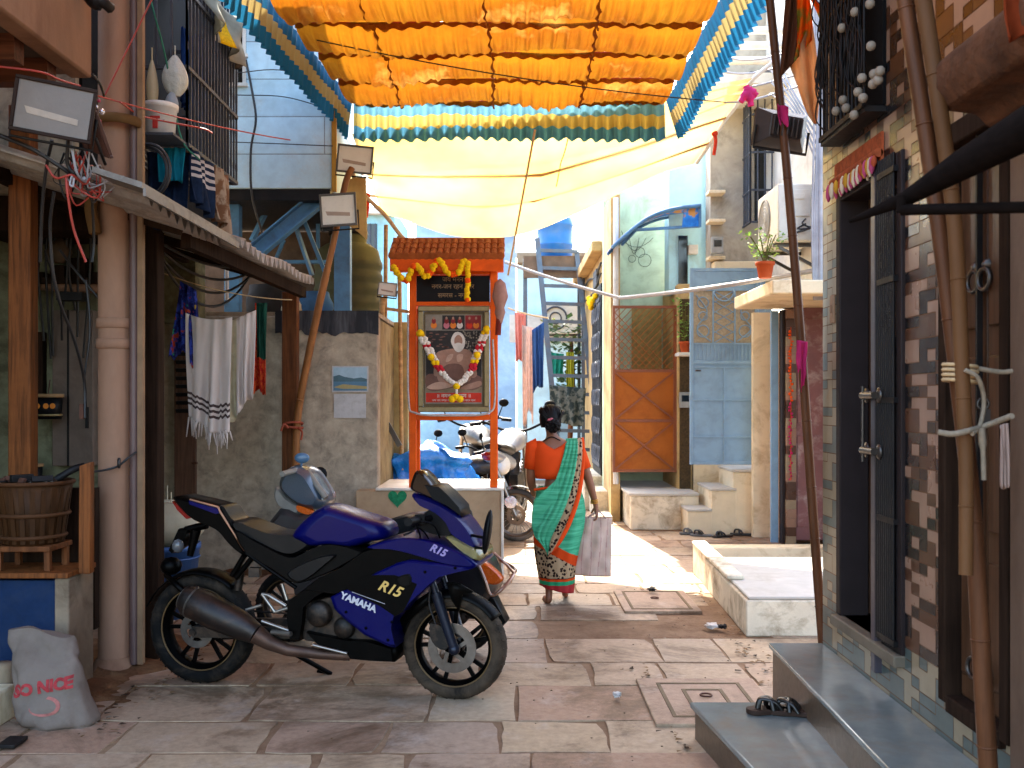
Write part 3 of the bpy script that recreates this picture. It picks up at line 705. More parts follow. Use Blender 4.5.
m_leaf = [LEAF('leaf', '#5f8a34'), LEAF('young leaf', '#8fae4c')]
m_leafd = [LEAF('dark leaf', '#43633a'), LEAF('olive leaf', '#6f7a3c')]
def potplant(c, pr, ph, spread, h, n, seed, label, leaf=m_leaf, size=.05):
    rt = root('potted_plant', c, label, 'potted plant')
    c = V(c); m = MB(); m.lathe([(pr * .7, 0), (pr * .95, ph * .8), (pr * 1.08, ph * .8), (pr * 1.08, ph), (pr * .9, ph), (pr * .85, ph * .85)], c, (0, 0, 1), 18); m.build('pot', m_terra, rt)
    m = MB(); q = random.Random(seed)
    for k in range(7): a = q.uniform(0, 6.28); m.tube(curve([c + V((0, 0, ph * .8)), c + V((spread * .3 * math.cos(a), spread * .3 * math.sin(a), ph + h * .4)), c + V((spread * .7 * math.cos(a), spread * .7 * math.sin(a), ph + h * .85))], 4), .006, 5)
    m.build('stem', M('stem', '#5c5a30', .8), rt)
    m = MB(); leafy(m, c + V((0, 0, ph)), spread, h, n, seed, size); m.build('foliage', leaf, rt)
potplant(P(765, 278, 10.0), .09, .16, .2, .30, 200, 1, 'bushy green plant in a red pot on the slab beside the air conditioner')
mb = MB(); mb.bx(2.10, 2.34, 12.55, 12.895, 2.16, 2.2); mb.build('plant_shelf', m_white, label='small white shelf on the yellow pier holding plant pots', cat='shelf')
potplant((2.19, 12.68, 2.201), .07, .14, .15, .55, 130, 2, 'tall thin plant in a pot on the small white shelf', size=.06)
potplant((2.30, 12.62, 2.201), .05, .10, .1, .3, 70, 3, 'short sprig in the smaller pot on the small white shelf', m_leafd)

# far end of the lane
ya = root('house', (1.5, 17, 0), 'yellowed plaster house beyond the orange gate with a tall dark door', 'house')
mb = MB(); mb.bx(1.325, 1.9, 14.42, 19, 0, 3.95); mb.bx(1.15, 1.324, 14.42, 19, 3.75, 3.9); mb.build('wall', m_yelpl, ya, bevel=.01)
mb = MB(); mb.bx(1.285, 1.323, 14.5, 15.9, .5, 3.3); mb.build('door', m_dark, ya, bevel=.01)
mb = MB()
for k in range(30): mb.torus((1.275, 14.5 + (k % 5) * .3 + .15, .8 + (k // 5) * .42), (1, 0, 0), .12, .012, 14, 4)
mb.bx(1.268, 1.284, 14.55, 15.9, .62, .68); mb.bx(1.268, 1.284, 14.55, 15.9, 3.05, 3.1)
for k in range(6): mb.bx(1.27, 1.282, 14.62 + k * .24, 14.66 + k * .24, .6, 3.12)
mb.build('door_grille', m_grille, ya)
mb = MB(); mb.bx(1.05, 1.32, 14.5, 16.0, 0, .5); mb.build('plinth', m_plat, ya, bevel=.015)
mb = MB(); mb.bx(1.28, 1.32, 15.2, 15.8, 3.35, 3.6); mb.build('ventilator', m_grille, ya)
mb = MB(); r1 = random.Random(12)
for k in range(10): mb.ball((1.22 + r1.uniform(-.03, .03), 15.2 + r1.uniform(-.3, .3), 3.1 + r1.uniform(-.08, .08)), .05, 7)
mb.build('flower_garland', m_yel, label='bunch of yellow flowers hung over the tall dark door', cat='garland')
eb = root('house', (1.2, 20.5, 0), 'pale blue house closing the far end behind the ladder', 'house')
mb = MB(); mb.bx(.12, 2.2, 20, 20.4, 0, 4.3); mb.build('wall', M('pale sky wash', '#bfe0ea', .75, var=.12, dirt=.4, dirtc='#9ab0b0'), eb)
mb = MB(); mb.bx(.75, 1.15, 19.96, 19.999, .3, 1.9); mb.build('door', M('blue grey doorway', '#8aa4ae', .6), eb)
mb = MB(); mb.bx(-.05, 2.2, 19.9, 19.999, 2.75, 3.3); mb.build('plaster_band', m_white, eb)
mb = MB(); mb.bx(.1, 1.5, 19.7, 20.4, 4.31, 4.5); mb.build('roof_edge', m_conc2, eb)
ac2 = root('air_conditioner', (.95, 19.6, 3), 'distant air conditioner outdoor unit seen between ladder rungs', 'air conditioner', 'outdoor air conditioner units')
mb = MB(); mb.bx(.62, 1.3, 19.55, 19.85, 2.9, 3.5); mb.build('body', m_acw, ac2, bevel=.01)
mb = MB(); mb.torus((.85, 19.54, 3.2), (0, 1, 0), .22, .02, 20, 5); mb.torus((.85, 19.54, 3.2), (0, 1, 0), .11, .015, 20, 5); mb.build('fan_grille', m_grille, ac2)
mb = MB(); mb.bar((.6, 19.7, 2.88), (1.34, 19.7, 2.88), .04); mb.build('bracket', m_steel, ac2)
# ladder and drum stand
ld = root('ladder', (1.05, 17, 0), 'tall grey blue steel ladder leaning up to the drum stand', 'ladder')
LA, LB = V((.84, 17.0, 0.2)), V((.44, 17.6, 4.45)); RA, RB = V((1.52, 17.0, .2)), V((1.14, 17.6, 4.2))
m_lad = M('grey blue ladder paint', '#4f5d6a', .5, metal=.2, dirt=.4, dirtc='#6a5040', ds=6)
mb = MB(); mb.bar(LA, LB, .09, .05); mb.build('rail', m_lad, ld)
mb = MB(); mb.bar(RA, RB, .08, .05); mb.build('rail', m_lad, ld)
for k in range(13):
    t = (k + .8) / 13.5; mb = MB(); a, b = LA.lerp(LB, t), RA.lerp(RB, t); b.z = a.z - .02; mb.bar(a, b, .04, .06); mb.build('rung', m_lad, ld)
sd = root('drum_stand', (.9, 18, 0), 'steel platform at the ladder top holding the blue drum', 'stand')
mb = MB(); mb.bx(.2, 1.3, 17.65, 18.9, 4.05, 4.12); mb.build('deck', m_lad, sd)
mb = MB(); mb.bx(.2, 1.3, 17.62, 17.648, 3.75, 4.14); mb.build('fascia', M('brown board', '#6e5a4a', .7), sd)
for x in (.24, 1.26):
    for y in (17.7, 18.8): mb = MB(); mb.bx(x - .03, x + .03, y - .03, y + .03, 0, 4.05); mb.build('leg', m_lad, sd)
dm = root('drum', (.78, 18.15, 4.121), 'blue plastic water drum on the steel stand above the ladder', 'drum')
mb = MB(); mb.lathe([(.28, 0), (.31, .03), (.32, .25), (.335, .27), (.335, .3), (.32, .32), (.32, .6), (.335, .62), (.335, .66), (.30, .78), (.27, .8), (0, .8)], (.78, 18.15, 4.121), (0, 0, 1), 28)
m_bluepl = M('blue plastic', '#1664a4', .4, var=.12, dirt=.25, dirtc='#54707f', ds=4, bump=.05)
mb.build('body', m_bluepl, dm)
mb = MB(); mb.lathe([(.275, 0), (.285, .01), (.285, .05), (.0, .055)], (.78, 18.15, 4.922), (0, 0, 1), 24); mb.build('lid', m_black, dm)
# tree/plant behind ladder
mb = MB(); leafy(mb, (1.08, 18.6, 1.7), .42, 1.4, 420, 9, .16)
tr = root('tree', (1.1, 18.6, 0), 'small leafy tree standing behind the ladder', 'tree'); mb.build('crown', m_leafd, tr)
mb = MB(); mb.tube(curve([(1.12, 18.6, 0), (1.08, 18.6, .9), (1.14, 18.6, 1.9), (1.1, 18.6, 2.7)], 5), [.05] * 8 + [.035] * 8, 8); mb.build('trunk', m_wood, tr)

# street far beyond, centre left
def farhouse(x0, x1, y, h, m, label, dark):
    rt = root('building', ((x0 + x1) / 2, y, 0), label, 'building'); q = random.Random(int(y * 10))
    b = MB(); b.bx(x0, x1, y, y + 3, 0, h); b.build('wall', m, rt)
    z = 1.3
    while z < h - .8:
        x = x0 + .3
        while x < x1 - .6:
            b = MB(); b.bx(x, x + .55, y - .03, y - .002, z, z + .95); wn = b.build('window', dark, rt)
            b = MB()
            for k in range(5): b.bx(x + .02 + k * .12, x + .05 + k * .12, y - .07, y - .04, z, z + .95)
            b.build('bars', m_grille, wn)
            x += 1.05
        z += 1.7
    b = MB(); b.bx(x0 - .1, x1 + .1, y - .25, y - .002, h - .15, h); b.build('cornice', m_white, rt)
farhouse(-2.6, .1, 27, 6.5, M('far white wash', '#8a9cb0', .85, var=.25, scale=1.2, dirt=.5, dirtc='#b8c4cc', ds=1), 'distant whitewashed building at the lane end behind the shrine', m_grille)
farhouse(-5.0, -2.7, 23, 6.0, m_ltblue, 'distant pale blue building left of the whitewashed one', m_glassdk)
farhouse(.15, 5, 30, 6.0, M('far cream wash', '#d8cdb8', .8, var=.1), 'distant cream building above the pale blue end house', m_glassdk)

# pipes, meters and cables fixed to the courtyard walls
mb = MB(); mb.tube([(1.36, 13.10, .5), (1.36, 13.10, 4.25)], .035, 8)
for z in (1.2, 2.4, 3.6): mb.torus((1.36, 13.10, z), (0, 0, 1), .042, .01, 12, 5)
mb.build('downpipe', m_white, label='white downpipe on the yellow wall edge left of the orange gate', cat='pipe')
mb = MB(); mb.tube(curve([(2.62, 12.86, .9), (2.60, 12.86, 1.6), (2.66, 12.86, 2.6), (2.62, 12.86, 3.0)], 6), .012, 6); mb.build('wall_cable', m_cable, label='black cable drooping down the cream base of the blue house', cat='cable'); mb = MB(); mb.tube(curve([(1.30, 14.6, 3.6), (1.29, 15.5, 3.5), (1.29, 17, 3.62), (1.29, 18.8, 3.5)], 6), .018, 6); mb.tube(curve([(1.30, 14.6, 3.45), (1.29, 16, 3.3), (1.29, 18.8, 3.4)], 6), .014, 6)
mb.build('wall_cable', m_cable, label='black cables stapled along the top of the yellowed wall', cat='cable')
for k, (x, y, z, lab) in enumerate(((2.22, 12.885, 1.5, 'small grey electric meter on the yellow pier below the plant shelf'), (2.47, 12.08, 3.36, 'grey junction box on the plaster band over the blue gate'))):
    mt = root('meter_box', (x, y, z), lab, 'meter box'); mb = MB(); mb.bx(x - .07, x + .07, y - .08, y - .002, z, z + .2); mb.build('case', M('meter grey', '#8d8f8c', .5, dirt=.4) if k == 0 else bpy.data.materials['meter grey'], mt, bevel=.008); mb = MB(); mb.bx(x - .045, x + .045, y - .086, y - .0805, z + .08, z + .16); mb.build('dial_window', m_glassdk, mt)
for z_, lab in ((3.30, 'lowest short concrete ledge resting on the plaster band by the meter'), (3.75, 'middle short concrete ledge on the peeling grey wall edge'), (4.1, 'highest short concrete ledge on the peeling grey wall edge')): mb = MB(); mb.bx(2.38, 2.58, 12.08, 12.296, z_, z_ + .04); mb.build('ledge', m_cream, label=lab, cat='ledge', group='ledges on the peeling wall', bevel=.006)
# ------------------------------------------------------------------ small grey building, left middle
gb = root('outbuilding', (-2.1, 9.6, 0), 'low grey cement outbuilding with tar topped wall and faded posters', 'building')
mb = MB(); mb.bx(-3.3, -1.25, 9.3, 9.5, 0, 2.38); mb.build('front_wall', m_conc, gb, bevel=.012)
mb = MB(); mb.bx(-1.45, -1.252, 9.502, 11.3, 0, 2.36); mb.build('side_wall', M('stained bounce-tinted plaster', '#94805a', .85, var=.3, dirt=.7, dirtc='#5a4630', ds=3), gb)  # yellow base tint paints in sunlit bounce on this side
mb = MB(); mb.bx(-3.3, -1.25, 9.31, 11.3, 2.382, 2.42); mb.build('roof', m_conc, gb)
m_tar = M('tar sheet', '#2b2b30', .6, var=.4, scale=5, dirt=.6, dirtc='#77777a', ds=3, streak=.15)
mb = MB(); r1 = random.Random(21)
n = 24; top = [(-2.2 + .96 * i / n, 2.43) for i in range(n + 1)]; bot = [(-2.2 + .96 * i / n, 2.22 + .014 * math.sin(i * 1.3) + r1.uniform(-.02, .02)) for i in range(n, -1, -1)]
mb.prism([(a, 9.297, b) for a, b in top + bot], (0, -.012, 0)); mb.build('tar_flashing', m_tar, gb)
def poster(px0, px1, py0, py1, label, kind):
    y = 9.292; a, b = P(px0, py1, y), P(px1, py0, y); rt = root('poster', ((a.x + b.x) / 2, y, a.z), label, 'poster', 'posters on the outbuilding wall')
    m = MB(); m.bx(a.x, b.x, y - .003, y, a.z, b.z); m.build('sheet', M('poster paper', '#b9b6b4', .7, var=.15, dirt=.5, dirtc='#86807a', ds=9), rt)
    if kind:
        w_, h_ = b.x - a.x, b.z - a.z; m = MB(); f = lambda u, v: (a.x + w_ * u, y - .0055, a.z + h_ * v)
        m.cur = 0; m.prism([f(.04, .45), f(.96, .45), f(.96, .95), f(.04, .95)], (0, .002, 0))
        m.cur = 1; m.prism([(x, yy - .0005, z) for x, yy, z in (f(.04, .4), f(.04, .6), f(.2, .66), f(.35, .58), f(.6, .52), f(.8, .56), f(.96, .5), f(.96, .4))], (0, .002, 0))
        m.cur = 2; m.prism([f(.04, .05), f(.96, .05), f(.96, .45), f(.04, .45)], (0, .002, 0))
        m.cur = 3; m.prism([(x, yy - .0006, z) for x, yy, z in (f(.04, .18), f(.3, .3), f(.96, .22), f(.96, .12), f(.3, .12))], (0, .002, 0))
        m.build('print', [M('print sky', '#9db6c4', .6), M('print hills', '#4f6a74', .6), M('print lake', '#5b7f96', .6), M('print meadow', '#a89a6a', .6)], rt)
    return rt
poster(332, 368.5, 366, 392, 'faded landscape poster of hills and lake on the grey cement wall', True)
poster(334, 366, 394, 418, 'torn blank grey sheet pasted right under the landscape poster', False)
# brown door with louvred top, behind laundry
gd = root('door', (-3.0, 9.25, 0), 'brown wooden door with louvred top panel behind the laundry', 'door')
mb = MB(); mb.bx(-3.12, -2.93, 9.24, 9.296, .35, 2.3); mb.build('leaf', WOOD('old door', '#5a4032'), gd)
mb = MB()
for k in range(11): mb.box((-3.02, 9.225, 1.5 + k * .075), (.16, .012, .035), Matrix.Rotation(.5, 3, 'X'))
mb.build('louvre', m_dark, gd)
mb = MB(); mb.tube([(-2.95, 9.23, 1.02), (-2.90, 9.2, 1.02)], .012, 6); mb.build('handle', m_rust, gd)
# ------------------------------------------------------------------ plinth and shrine
pq = root('plinth', (-.75, 9.6, 0), 'tan stone clad plinth with white edging carrying the orange shrine', 'plinth')
m_tan = M('tan stone cladding', '#a98a66', .5, var=.2, scale=2.5, dirt=.5, dirtc='#7c5c3c', ds=3, bump=.15)
mb = MB(); mb.bx(-1.42, -.10, 9.1, 10.1, 0, .775); mb.build('body', m_tan, pq, bevel=.006)
m_edge = M('white stone edging', '#d2c8ba', .5)
mb = MB(); mb.bx(-1.24, -.075, 9.08, 10.12, .777, .80); mb.bx(-.099, -.075, 9.08, 9.11, 0, .776); mb.build('edging', m_edge, pq, bevel=.004)
mb = MB(); hp = []
for k in range(28):
    t = 2 * math.pi * k / 28; hp.append((-1.042 + .0072 * 16 * math.sin(t) ** 3 * .75, 9.098, .708 + .0055 * (13 * math.cos(t) - 5 * math.cos(2 * t) - 2 * math.cos(3 * t) - math.cos(4 * t))))
mb.prism(hp, (0, -.004, 0)); mb.build('painted_heart', M('green paint', '#1f7a50', .6, var=.5, scale=30), pq)
sh = root('shrine', (-.53, 9.2, .8), 'orange roadside shrine with tiled roof and framed picture of a bearded saint', 'shrine')
sx0, sx1, sy0, sy1 = -.94, -.135, 9.12, 9.55
mb = MB()
for x in (sx0, sx1 - .065):
    for y in (sy0, sy1 - .06):
        mb = MB(); mb.bx(x, x + .065, y, y + .06, .801, 2.84); mb.build('post', m_orange, sh, bevel=.005)
mb = MB()
for z, h in ((1.44, .05), (2.48, .035), (2.79, .09)):
    mb.bx(sx0 + .066, sx1 - .066, sy0 + .005, sy0 + .055, z - h / 2, z + h / 2); mb.bx(sx0 + .066, sx1 - .066, sy1 - .055, sy1 - .005, z - h / 2, z + h / 2)
    for x in (sx0, sx1 - .06): mb.bx(x + .005, x + .055, sy0 + .061, sy1 - .061, z - h / 2, z + h / 2)
mb.build('rail', m_orange, sh, bevel=.004)
mb = MB(); ex0, ex1 = -1.10, -.08     # eave board
mb.prism([(ex0, 9.0, 2.76), (ex1, 9.0, 2.76), (ex1, 9.0, 2.87), (ex0, 9.0, 2.87)], (0, .03, 0))
mb.prism([(ex0, 9.03, 2.83), (ex1, 9.03, 2.83), (ex1, 9.66, 2.83), (ex0, 9.66, 2.83)], (0, 0, .025))
mb.build('eave_board', m_orange, sh, bevel=.005)
mb = MB(); q = [(ex0 + .03, 2.87)]
for x in (ex0 + .012, ex1 - .042): mb.prism([(x, 9.04, 2.86), (x, 9.62, 2.86), (x, 9.4, 3.06), (x, 9.33, 3.06)], (.03, 0, 0))
mb.build('gable', m_orange, sh)
m_rt = M('terracotta roof tile', '#9a5228', .8, var=.3, scale=12, dirt=.4, dirtc='#6b3318', ds=9)
mb = MB()
for row in range(3):
    for k in range(17):
        x = ex0 - .01 + (k + .5) * (ex1 - ex0 + .02) / 17
        a = V((x, 8.985 + row * .12, 2.895 + row * .063)); b = a + V((0, .14, .072))
        mb.tube([a, b], [.036, .030], 10)
    mb.bx(ex0, ex1, 9.0 + row * .12, 9.12 + row * .12, 2.872 + row * .063, 2.892 + row * .063)
mb.tube([(ex0 - .01, 9.36, 3.085), (ex1 + .01, 9.36, 3.085)], .035, 10)
mb.prism([(ex0, 9.36, 3.06), (ex1, 9.36, 3.06), (ex1, 9.66, 2.87), (ex0, 9.66, 2.87)], (0, 0, .025))
mb.build('roof', m_rt, sh)
# black signboard
def devline(m, s, x, y, z, size): m.text(s, (x, y, z), (1, 0, 0), (0, 0, 1), size, .001)
mb = MB(); mb.bx(sx0 + .068, sx1 - .068, sy0 + .02, sy0 + .04, 2.50, 2.735); sg = mb.build('signboard', M('black board', '#120d0c', .6), sh)
m_glet = M('dull gold lettering', '#8a6534', .5)
for tx, tz in (('जय मनन', 2.70), ('नगर-जन रहन नगर', 2.635), ('समरस - नगर', 2.555)): mb = MB(); devline(mb, tx, -.54, sy0 + .016, tz, .058); mb.build('lettering', m_glet, sg)
# framed picture
m_gold = M('antique gilt frame', '#7d6a44', .45, metal=.4, var=.3, scale=20)
fx0, fx1, fz0, fz1, fy = -.855, -.205, 1.49, 2.455, sy0 - .012
mb = MB()
for a in ((fx0, fx1, fz0, fz0 + .05), (fx0, fx1, fz1 - .05, fz1), (fx0, fx0 + .05, fz0 + .05, fz1 - .05), (fx1 - .05, fx1, fz0 + .05, fz1 - .05)): mb.bx(a[0], a[1], fy - .03, fy, a[2], a[3])
pf_ = mb.build('picture_frame', m_gold, sh, bevel=.008)
mb = MB()
i0, i1, j0, j1 = fx0 + .05, fx1 - .05, fz0 + .05, fz1 - .05
U = lambda u, v, k=0: V((i0 + (i1 - i0) * u, fy - .006 - .0012 * k, j0 + (j1 - j0) * v))
def patch(m, mat, pts, k, sm=5):
    if k >= 2 and k < 8 and max(v for u, v in pts) < .8: pts = [(min(.95, max(.05, .54 + (u - .54) * 1.22)), v) for u, v in pts]
    m.cur = mat; q = smoothpoly([U(u, v, k) for u, v in pts], sm) if sm else [U(u, v, k) for u, v in pts]; m.prism(q, (0, .001, 0))
def disc(m, mat, u, v, ru, rv, k, n=16): patch(m, mat, [(u + ru * math.cos(6.283 * i / n), v + rv * math.sin(6.283 * i / n)) for i in range(n)], k, 0)
patch(mb, 0, [(0, 0), (1, 0), (1, 1), (0, 1)], 0, 0)
patch(mb, 6, [(.03, .03), (.97, .03), (.97, .97), (.03, .97)], .5, 0)
patch(mb, 1, [(.04, .15), (.96, .15), (.96, .80), (.04, .80)], 1, 0)
patch(mb, 5, [(.04, .045), (.96, .045), (.96, .145), (.04, .145)], 1, 0)
q = random.Random(6)
for k in range(70): disc(mb, 6, q.uniform(.62, .94), q.uniform(.58, .79), .014, .010, 1.5, 6)
for k in range(26): disc(mb, 2, q.uniform(.08, .4), q.uniform(.5, .79), .035, .008, 1.5, 6)
patch(mb, 8, [(.04, .15), (.96, .15), (.96, .21), (.5, .24), (.04, .2)], 1.6, 0)
# seated bearded figure
patch(mb, 2, [(.06, .2), (.12, .33), (.3, .34), (.5, .3), (.72, .34), (.92, .31), (.94, .22), (.75, .17), (.5, .2), (.25, .16)], 2)
patch(mb, 3, [(.3, .27), (.28, .45), (.27, .56), (.4, .6), (.57, .61), (.72, .59), (.78, .5), (.74, .36), (.72, .27), (.5, .24)], 3)
patch(mb, 2, [(.37, .3), (.36, .4), (.45, .45), (.6, .44), (.65, .36), (.62, .29), (.5, .27)], 4)
patch(mb, 4, [(.40, .47), (.43, .54), (.5, .55), (.47, .49)], 4); patch(mb, 4, [(.56, .47), (.55, .54), (.63, .55), (.62, .49)], 4)
patch(mb, 3, [(.27, .55), (.24, .42), (.24, .33), (.3, .33), (.33, .44), (.34, .53)], 4.2); patch(mb, 3, [(.72, .57), (.79, .46), (.82, .33), (.74, .31), (.7, .44)], 4.2)
patch(mb, 4, [(.12, .2), (.3, .26), (.5, .22), (.3, .18)], 4.4); patch(mb, 3, [(.6, .2), (.85, .27), (.9, .22), (.7, .18)], 4.4)
patch(mb, 7, [(.49, .64), (.47, .7), (.51, .77), (.57, .785), (.63, .76), (.66, .7), (.65, .63), (.6, .58), (.54, .58)], 5)
patch(mb, 3, [(.52, .66), (.52, .72), (.57, .755), (.62, .72), (.62, .66), (.57, .64)], 6)
patch(mb, 7, [(.51, .65), (.57, .672), (.63, .65), (.61, .6), (.57, .585), (.53, .6)], 7)
# strip of small devotional prints
for a, b, c in ((.05, .3, 6), (.31, .68, 1), (.69, .95, 9)): patch(mb, c, [(a, .81), (b, .81), (b, .96), (a, .96)], 1.3, 0)
for u, c in ((.17, 10), (.38, 11), (.49, 10), (.6, 7), (.76, 5), (.87, 10)):
    disc(mb, c, u, .855, .05, .035, 2); disc(mb, 9, u, .90, .035, .03, 2.4); disc(mb, 3, u, .93, .018, .016, 3)
mb.text('॥ नमन रमण ॥', U(.5, .115, 2), (1, 0, 0), (0, 0, 1), .045, .0005); 
mb.cur = 7; mb.text('॥ नमन    रमण ॥', U(.5, .112, 3), (1, 0, 0), (0, 0, 1), .05, .0005); mb.text('जय जय जगत नमन भजन मनन सदन रहन', U(.5, .065, 3), (1, 0, 0), (0, 0, 1), .026, .0005)
pm = lambda n_, h: M('print ' + n_, h, .6, var=.25, scale=14, bump=0)
mb.build('picture', [pm('border', '#5e5038'), pm('shade', '#2f2b2a'), pm('umber', '#6a4c42'), pm('brown skin', '#94705f'), pm('light skin', '#b08f7c'), pm('red strip', '#b5301f'), pm('cream', '#7f766a'), pm('white', '#c9bfb4'), pm('floor', '#7a6a54'), pm('maroon', '#7d2a2a'), pm('saffron', '#d0742a'), pm('rose', '#b86a74')], pf_)
# string of white tinsel along the frame
mb = MB(); mb.tube(curve([(sx0 - .005, fy - .02, 2.38), (sx0 + .0, fy - .03, 1.62), (sx0 + .07, fy - .04, 1.48), (-.53, fy - .045, 1.46), (sx1 - .09, fy - .04, 1.48), (sx1 - .02, fy - .03, 1.62), (sx1 - .04, fy - .02, 2.15)], 8), .010, 6)
mb.build('light_string', M('pale rope light', '#a89c92', .5, scale=60, var=.4), label='pale rope light looped round the saint picture frame', cat='string light')
# garlands
def flowers(m, path, cols, r, step, seed=1):
    q = random.Random(seed); pts = curve(path, 20); L = 0; last = pts[0]
    tot = sum((pts[i + 1] - pts[i]).length for i in range(len(pts) - 1)); acc = 0; nxt = 0
    for i in range(len(pts) - 1):
        seg = (pts[i + 1] - pts[i]).length
        while nxt <= acc + seg:
            p = pts[i].lerp(pts[i + 1], (nxt - acc) / max(seg, 1e-6)); t = nxt / tot
            m.cur = cols(t, q); dr_ = r * q.uniform(.85, 1.15)
            m.ball(p + V((q.uniform(-.3, .3), q.uniform(-.3, .3), q.uniform(-.3, .3))) * r, (dr_, dr_ * .8, dr_), 7); nxt += step
        acc += seg
gy = fy - .055
mb = MB()
def gcol(t, q):
    t = t if t < .5 else 1 - t
    if t < .03: return 2
    if t < .10: return 0
    if t < .2: return 1 if q.random() < .5 else 0
    if t < .25: return 0
    if t < .28: return 2
    if t < .345: return 1
    return 0
for off in (-.018, .018):
    flowers(mb, [P(420, 333, 9.05) + V((off, 0, 0)), P(430, 352, 9.04) + V((off, 0, 0)), P(441, 371, 9.02) + V((off * .7, 0, 0)), P(456.5, 384, 9.0), P(470, 372, 9.02) + V((off * .7, 0, 0)), P(478, 352, 9.04) + V((off, 0, 0)), P(486, 330, 9.05) + V((off, 0, 0))], gcol, .022, .016, 3)
mb.cur = 2
for p in ((420, 333), (431, 357), (486.5, 329), (477, 355), (456.5, 386), (452, 399), (460, 399), (456, 397)): mb.ball(P(*p, 9.0), .034, 9)
mb.cur = 0; mb.tube([P(456.5, 388, 9.0), P(456.5, 398, 9.0)], .012, 6)
mb.build('flower_garland', [M('white petals', '#d6cabc', .8, scale=70, var=.3, bump=.6, bs=90), M('red petals', '#b3202c', .8, scale=60, var=.4), m_yel], label='white red and yellow flower garland draped over the saint picture', cat='garland')
mb = MB()
fest = [(393, 268), (401, 277), (407, 281), (413, 266), (418, 268), (424, 276), (432, 270), (436, 261), (441, 262), (446, 272), (452, 275), (458, 272), (463, 262), (465, 259)]
def fcol(t, q): return 1 if any(abs(t - k) < .022 for k in (.16, .3, .5, .6, .83)) else 0
flowers(mb, [P(x, y, 8.93) for x, y in fest], fcol, .03, .021, 5)
flowers(mb, [P(467.5, 263, 8.93), P(467.5, 303, 8.93)], lambda t, q: 1 if t > .92 or .42 < t < .5 else 0, .027, .02, 6)
mb.build('flower_garland', [m_yel, m_mar], label='marigold festoon swagged along the shrine eave with one hanging strand', cat='garland')
mb = MB(); mb.lathe([(.005, .1), (.05, .06), (.075, -.06), (.04, -.16), (.05, -.2), (.02, -.3)], P(500, 290, 8.97), (0, 0, 1), 12); mb.cur = 1; mb.tube(curve([P(501, 305, 8.97), P(499, 320, 8.97), P(498, 335, 8.97)], 4), .03, 6)
mb.build('cloth_bundle', [CLOTH('rose cloth', '#b58a7c'), CLOTH('dull red cord', '#8a3a30')], label='faded rose cloth bundle hung at the shrine roof corner', cat='cloth bundle')

# ------------------------------------------------------------------ water tank, blue frame, upper block wall
wt = root('water_tank', (-1.72, 11.0, 2.42), 'ribbed olive water tank on the outbuilding roof beside a blue column', 'water tank')
prof = [(.0, 0), (.34, 0)]
for k in range(5): z = .04 + k * .14; prof += [(.36, z), (.375, z + .03), (.375, z + .08), (.36, z + .11)]
prof += [(.33, .82), (.25, .88), (.2, .9), (.2, .98), (.0, .98)]
mb = MB(); mb.lathe(prof, (-1.80, 11.0, 2.421), (0, 0, 1), 32); mb.build('body', M('olive tank plastic', '#4c4a30', .65, var=.2, dirt=.4, dirtc='#5a5238', ds=3), wt)
mb = MB(); mb.lathe([(.205, 0), (.215, .01), (.215, .05), (0, .06)], (-1.8, 11.0, 3.402), (0, 0, 1), 24); mb.build('lid', m_black, wt)
up = root('building', (-2.2, 10, 3.6), 'upper storey of grey blue blocks on a blue steel frame', 'building')
mb = MB(); mb.bx(-3.4, -1.73, 9.6, 11.6, 3.63, 6.8); mb.build('wall', m_blueblock, up, bevel=.01)
mb = MB(); mb.bx(-1.728, -1.70, 9.58, 9.62, 3.6, 4.4); mb.bx(-1.70, -1.685, 9.58, 9.62, 3.6, 4.3); mb.build('corner_strip', M('ochre strip', '#b08a3c', .6), up)
mb = MB(); mb.bx(-3.4, -1.75, 9.62, 11.5, 3.52, 3.628); mb.build('floor_beam', m_dark, up)
mb = MB(); mb.bx(-3.0, -2.55, 9.597, 9.605, 4.62, 5.2); wnd = mb.build('window', m_glassdk, up)
mb = MB()
for k in range(6): mb.bx(-2.98 + k * .08, -2.95 + k * .08, 9.57, 9.59, 4.62, 5.2)
for z in (4.62, 4.9, 5.2): mb.bx(-3.02, -2.53, 9.56, 9.595, z - .015, z + .015)
mb.build('bars', m_white, wnd)
def ibeam(m, a, b, w_, h_):
    a, b = V(a), V(b); t = (b - a).normalized(); yv = V((0, 1, 0)); nrm = t.cross(yv).normalized()
    m.bar(a, b, h_ * .15, w_, yv) if False else None
    m.bar(a + nrm * h_ / 2, b + nrm * h_ / 2, w_, .014, nrm); m.bar(a - nrm * h_ / 2, b - nrm * h_ / 2, w_, .014, nrm); m.bar(a, b, .012, h_ - .03, nrm)
mb = MB(); ibeam(mb, P(252, 254, 9.75), P(322, 196, 9.75), .13, .14); mb.build('diagonal_beam', m_bluest, up)
for x0, x1, y0, y1, Y in ((224, 239, 208, 330, 9.8), (334, 350, 178, 322, 9.9)):
    a, b = P(x0, y1, Y), P(x1, y0, Y); mb = MB(); mb.bx(a.x, b.x, Y, Y + .12, 2.421, 3.519 if x0 < 300 else 3.519); mb.build('column', m_bluest, up, bevel=.004)
mb = MB()
for a, b, w_ in (((272, 200, 10.5), (252, 240, 10.3), .06), ((270, 205, 10.4), (300, 225, 10.6), .05), ((285, 195, 10.2), (312, 275, 10.1), .05), ((300, 210, 10.1), (325, 272, 10.1), .06), ((284, 240, 10.6), (272, 268, 10.6), .05), ((240, 196, 11), (330, 212, 11.2), .05), ((240, 262, 10.4), (330, 262, 10.6), .06), ((318, 200, 10.9), (318, 300, 10.9), .04)):
    mb.bar(P(*a), P(*b), w_, w_ * .6)
mb.build('truss', m_bluest, up)
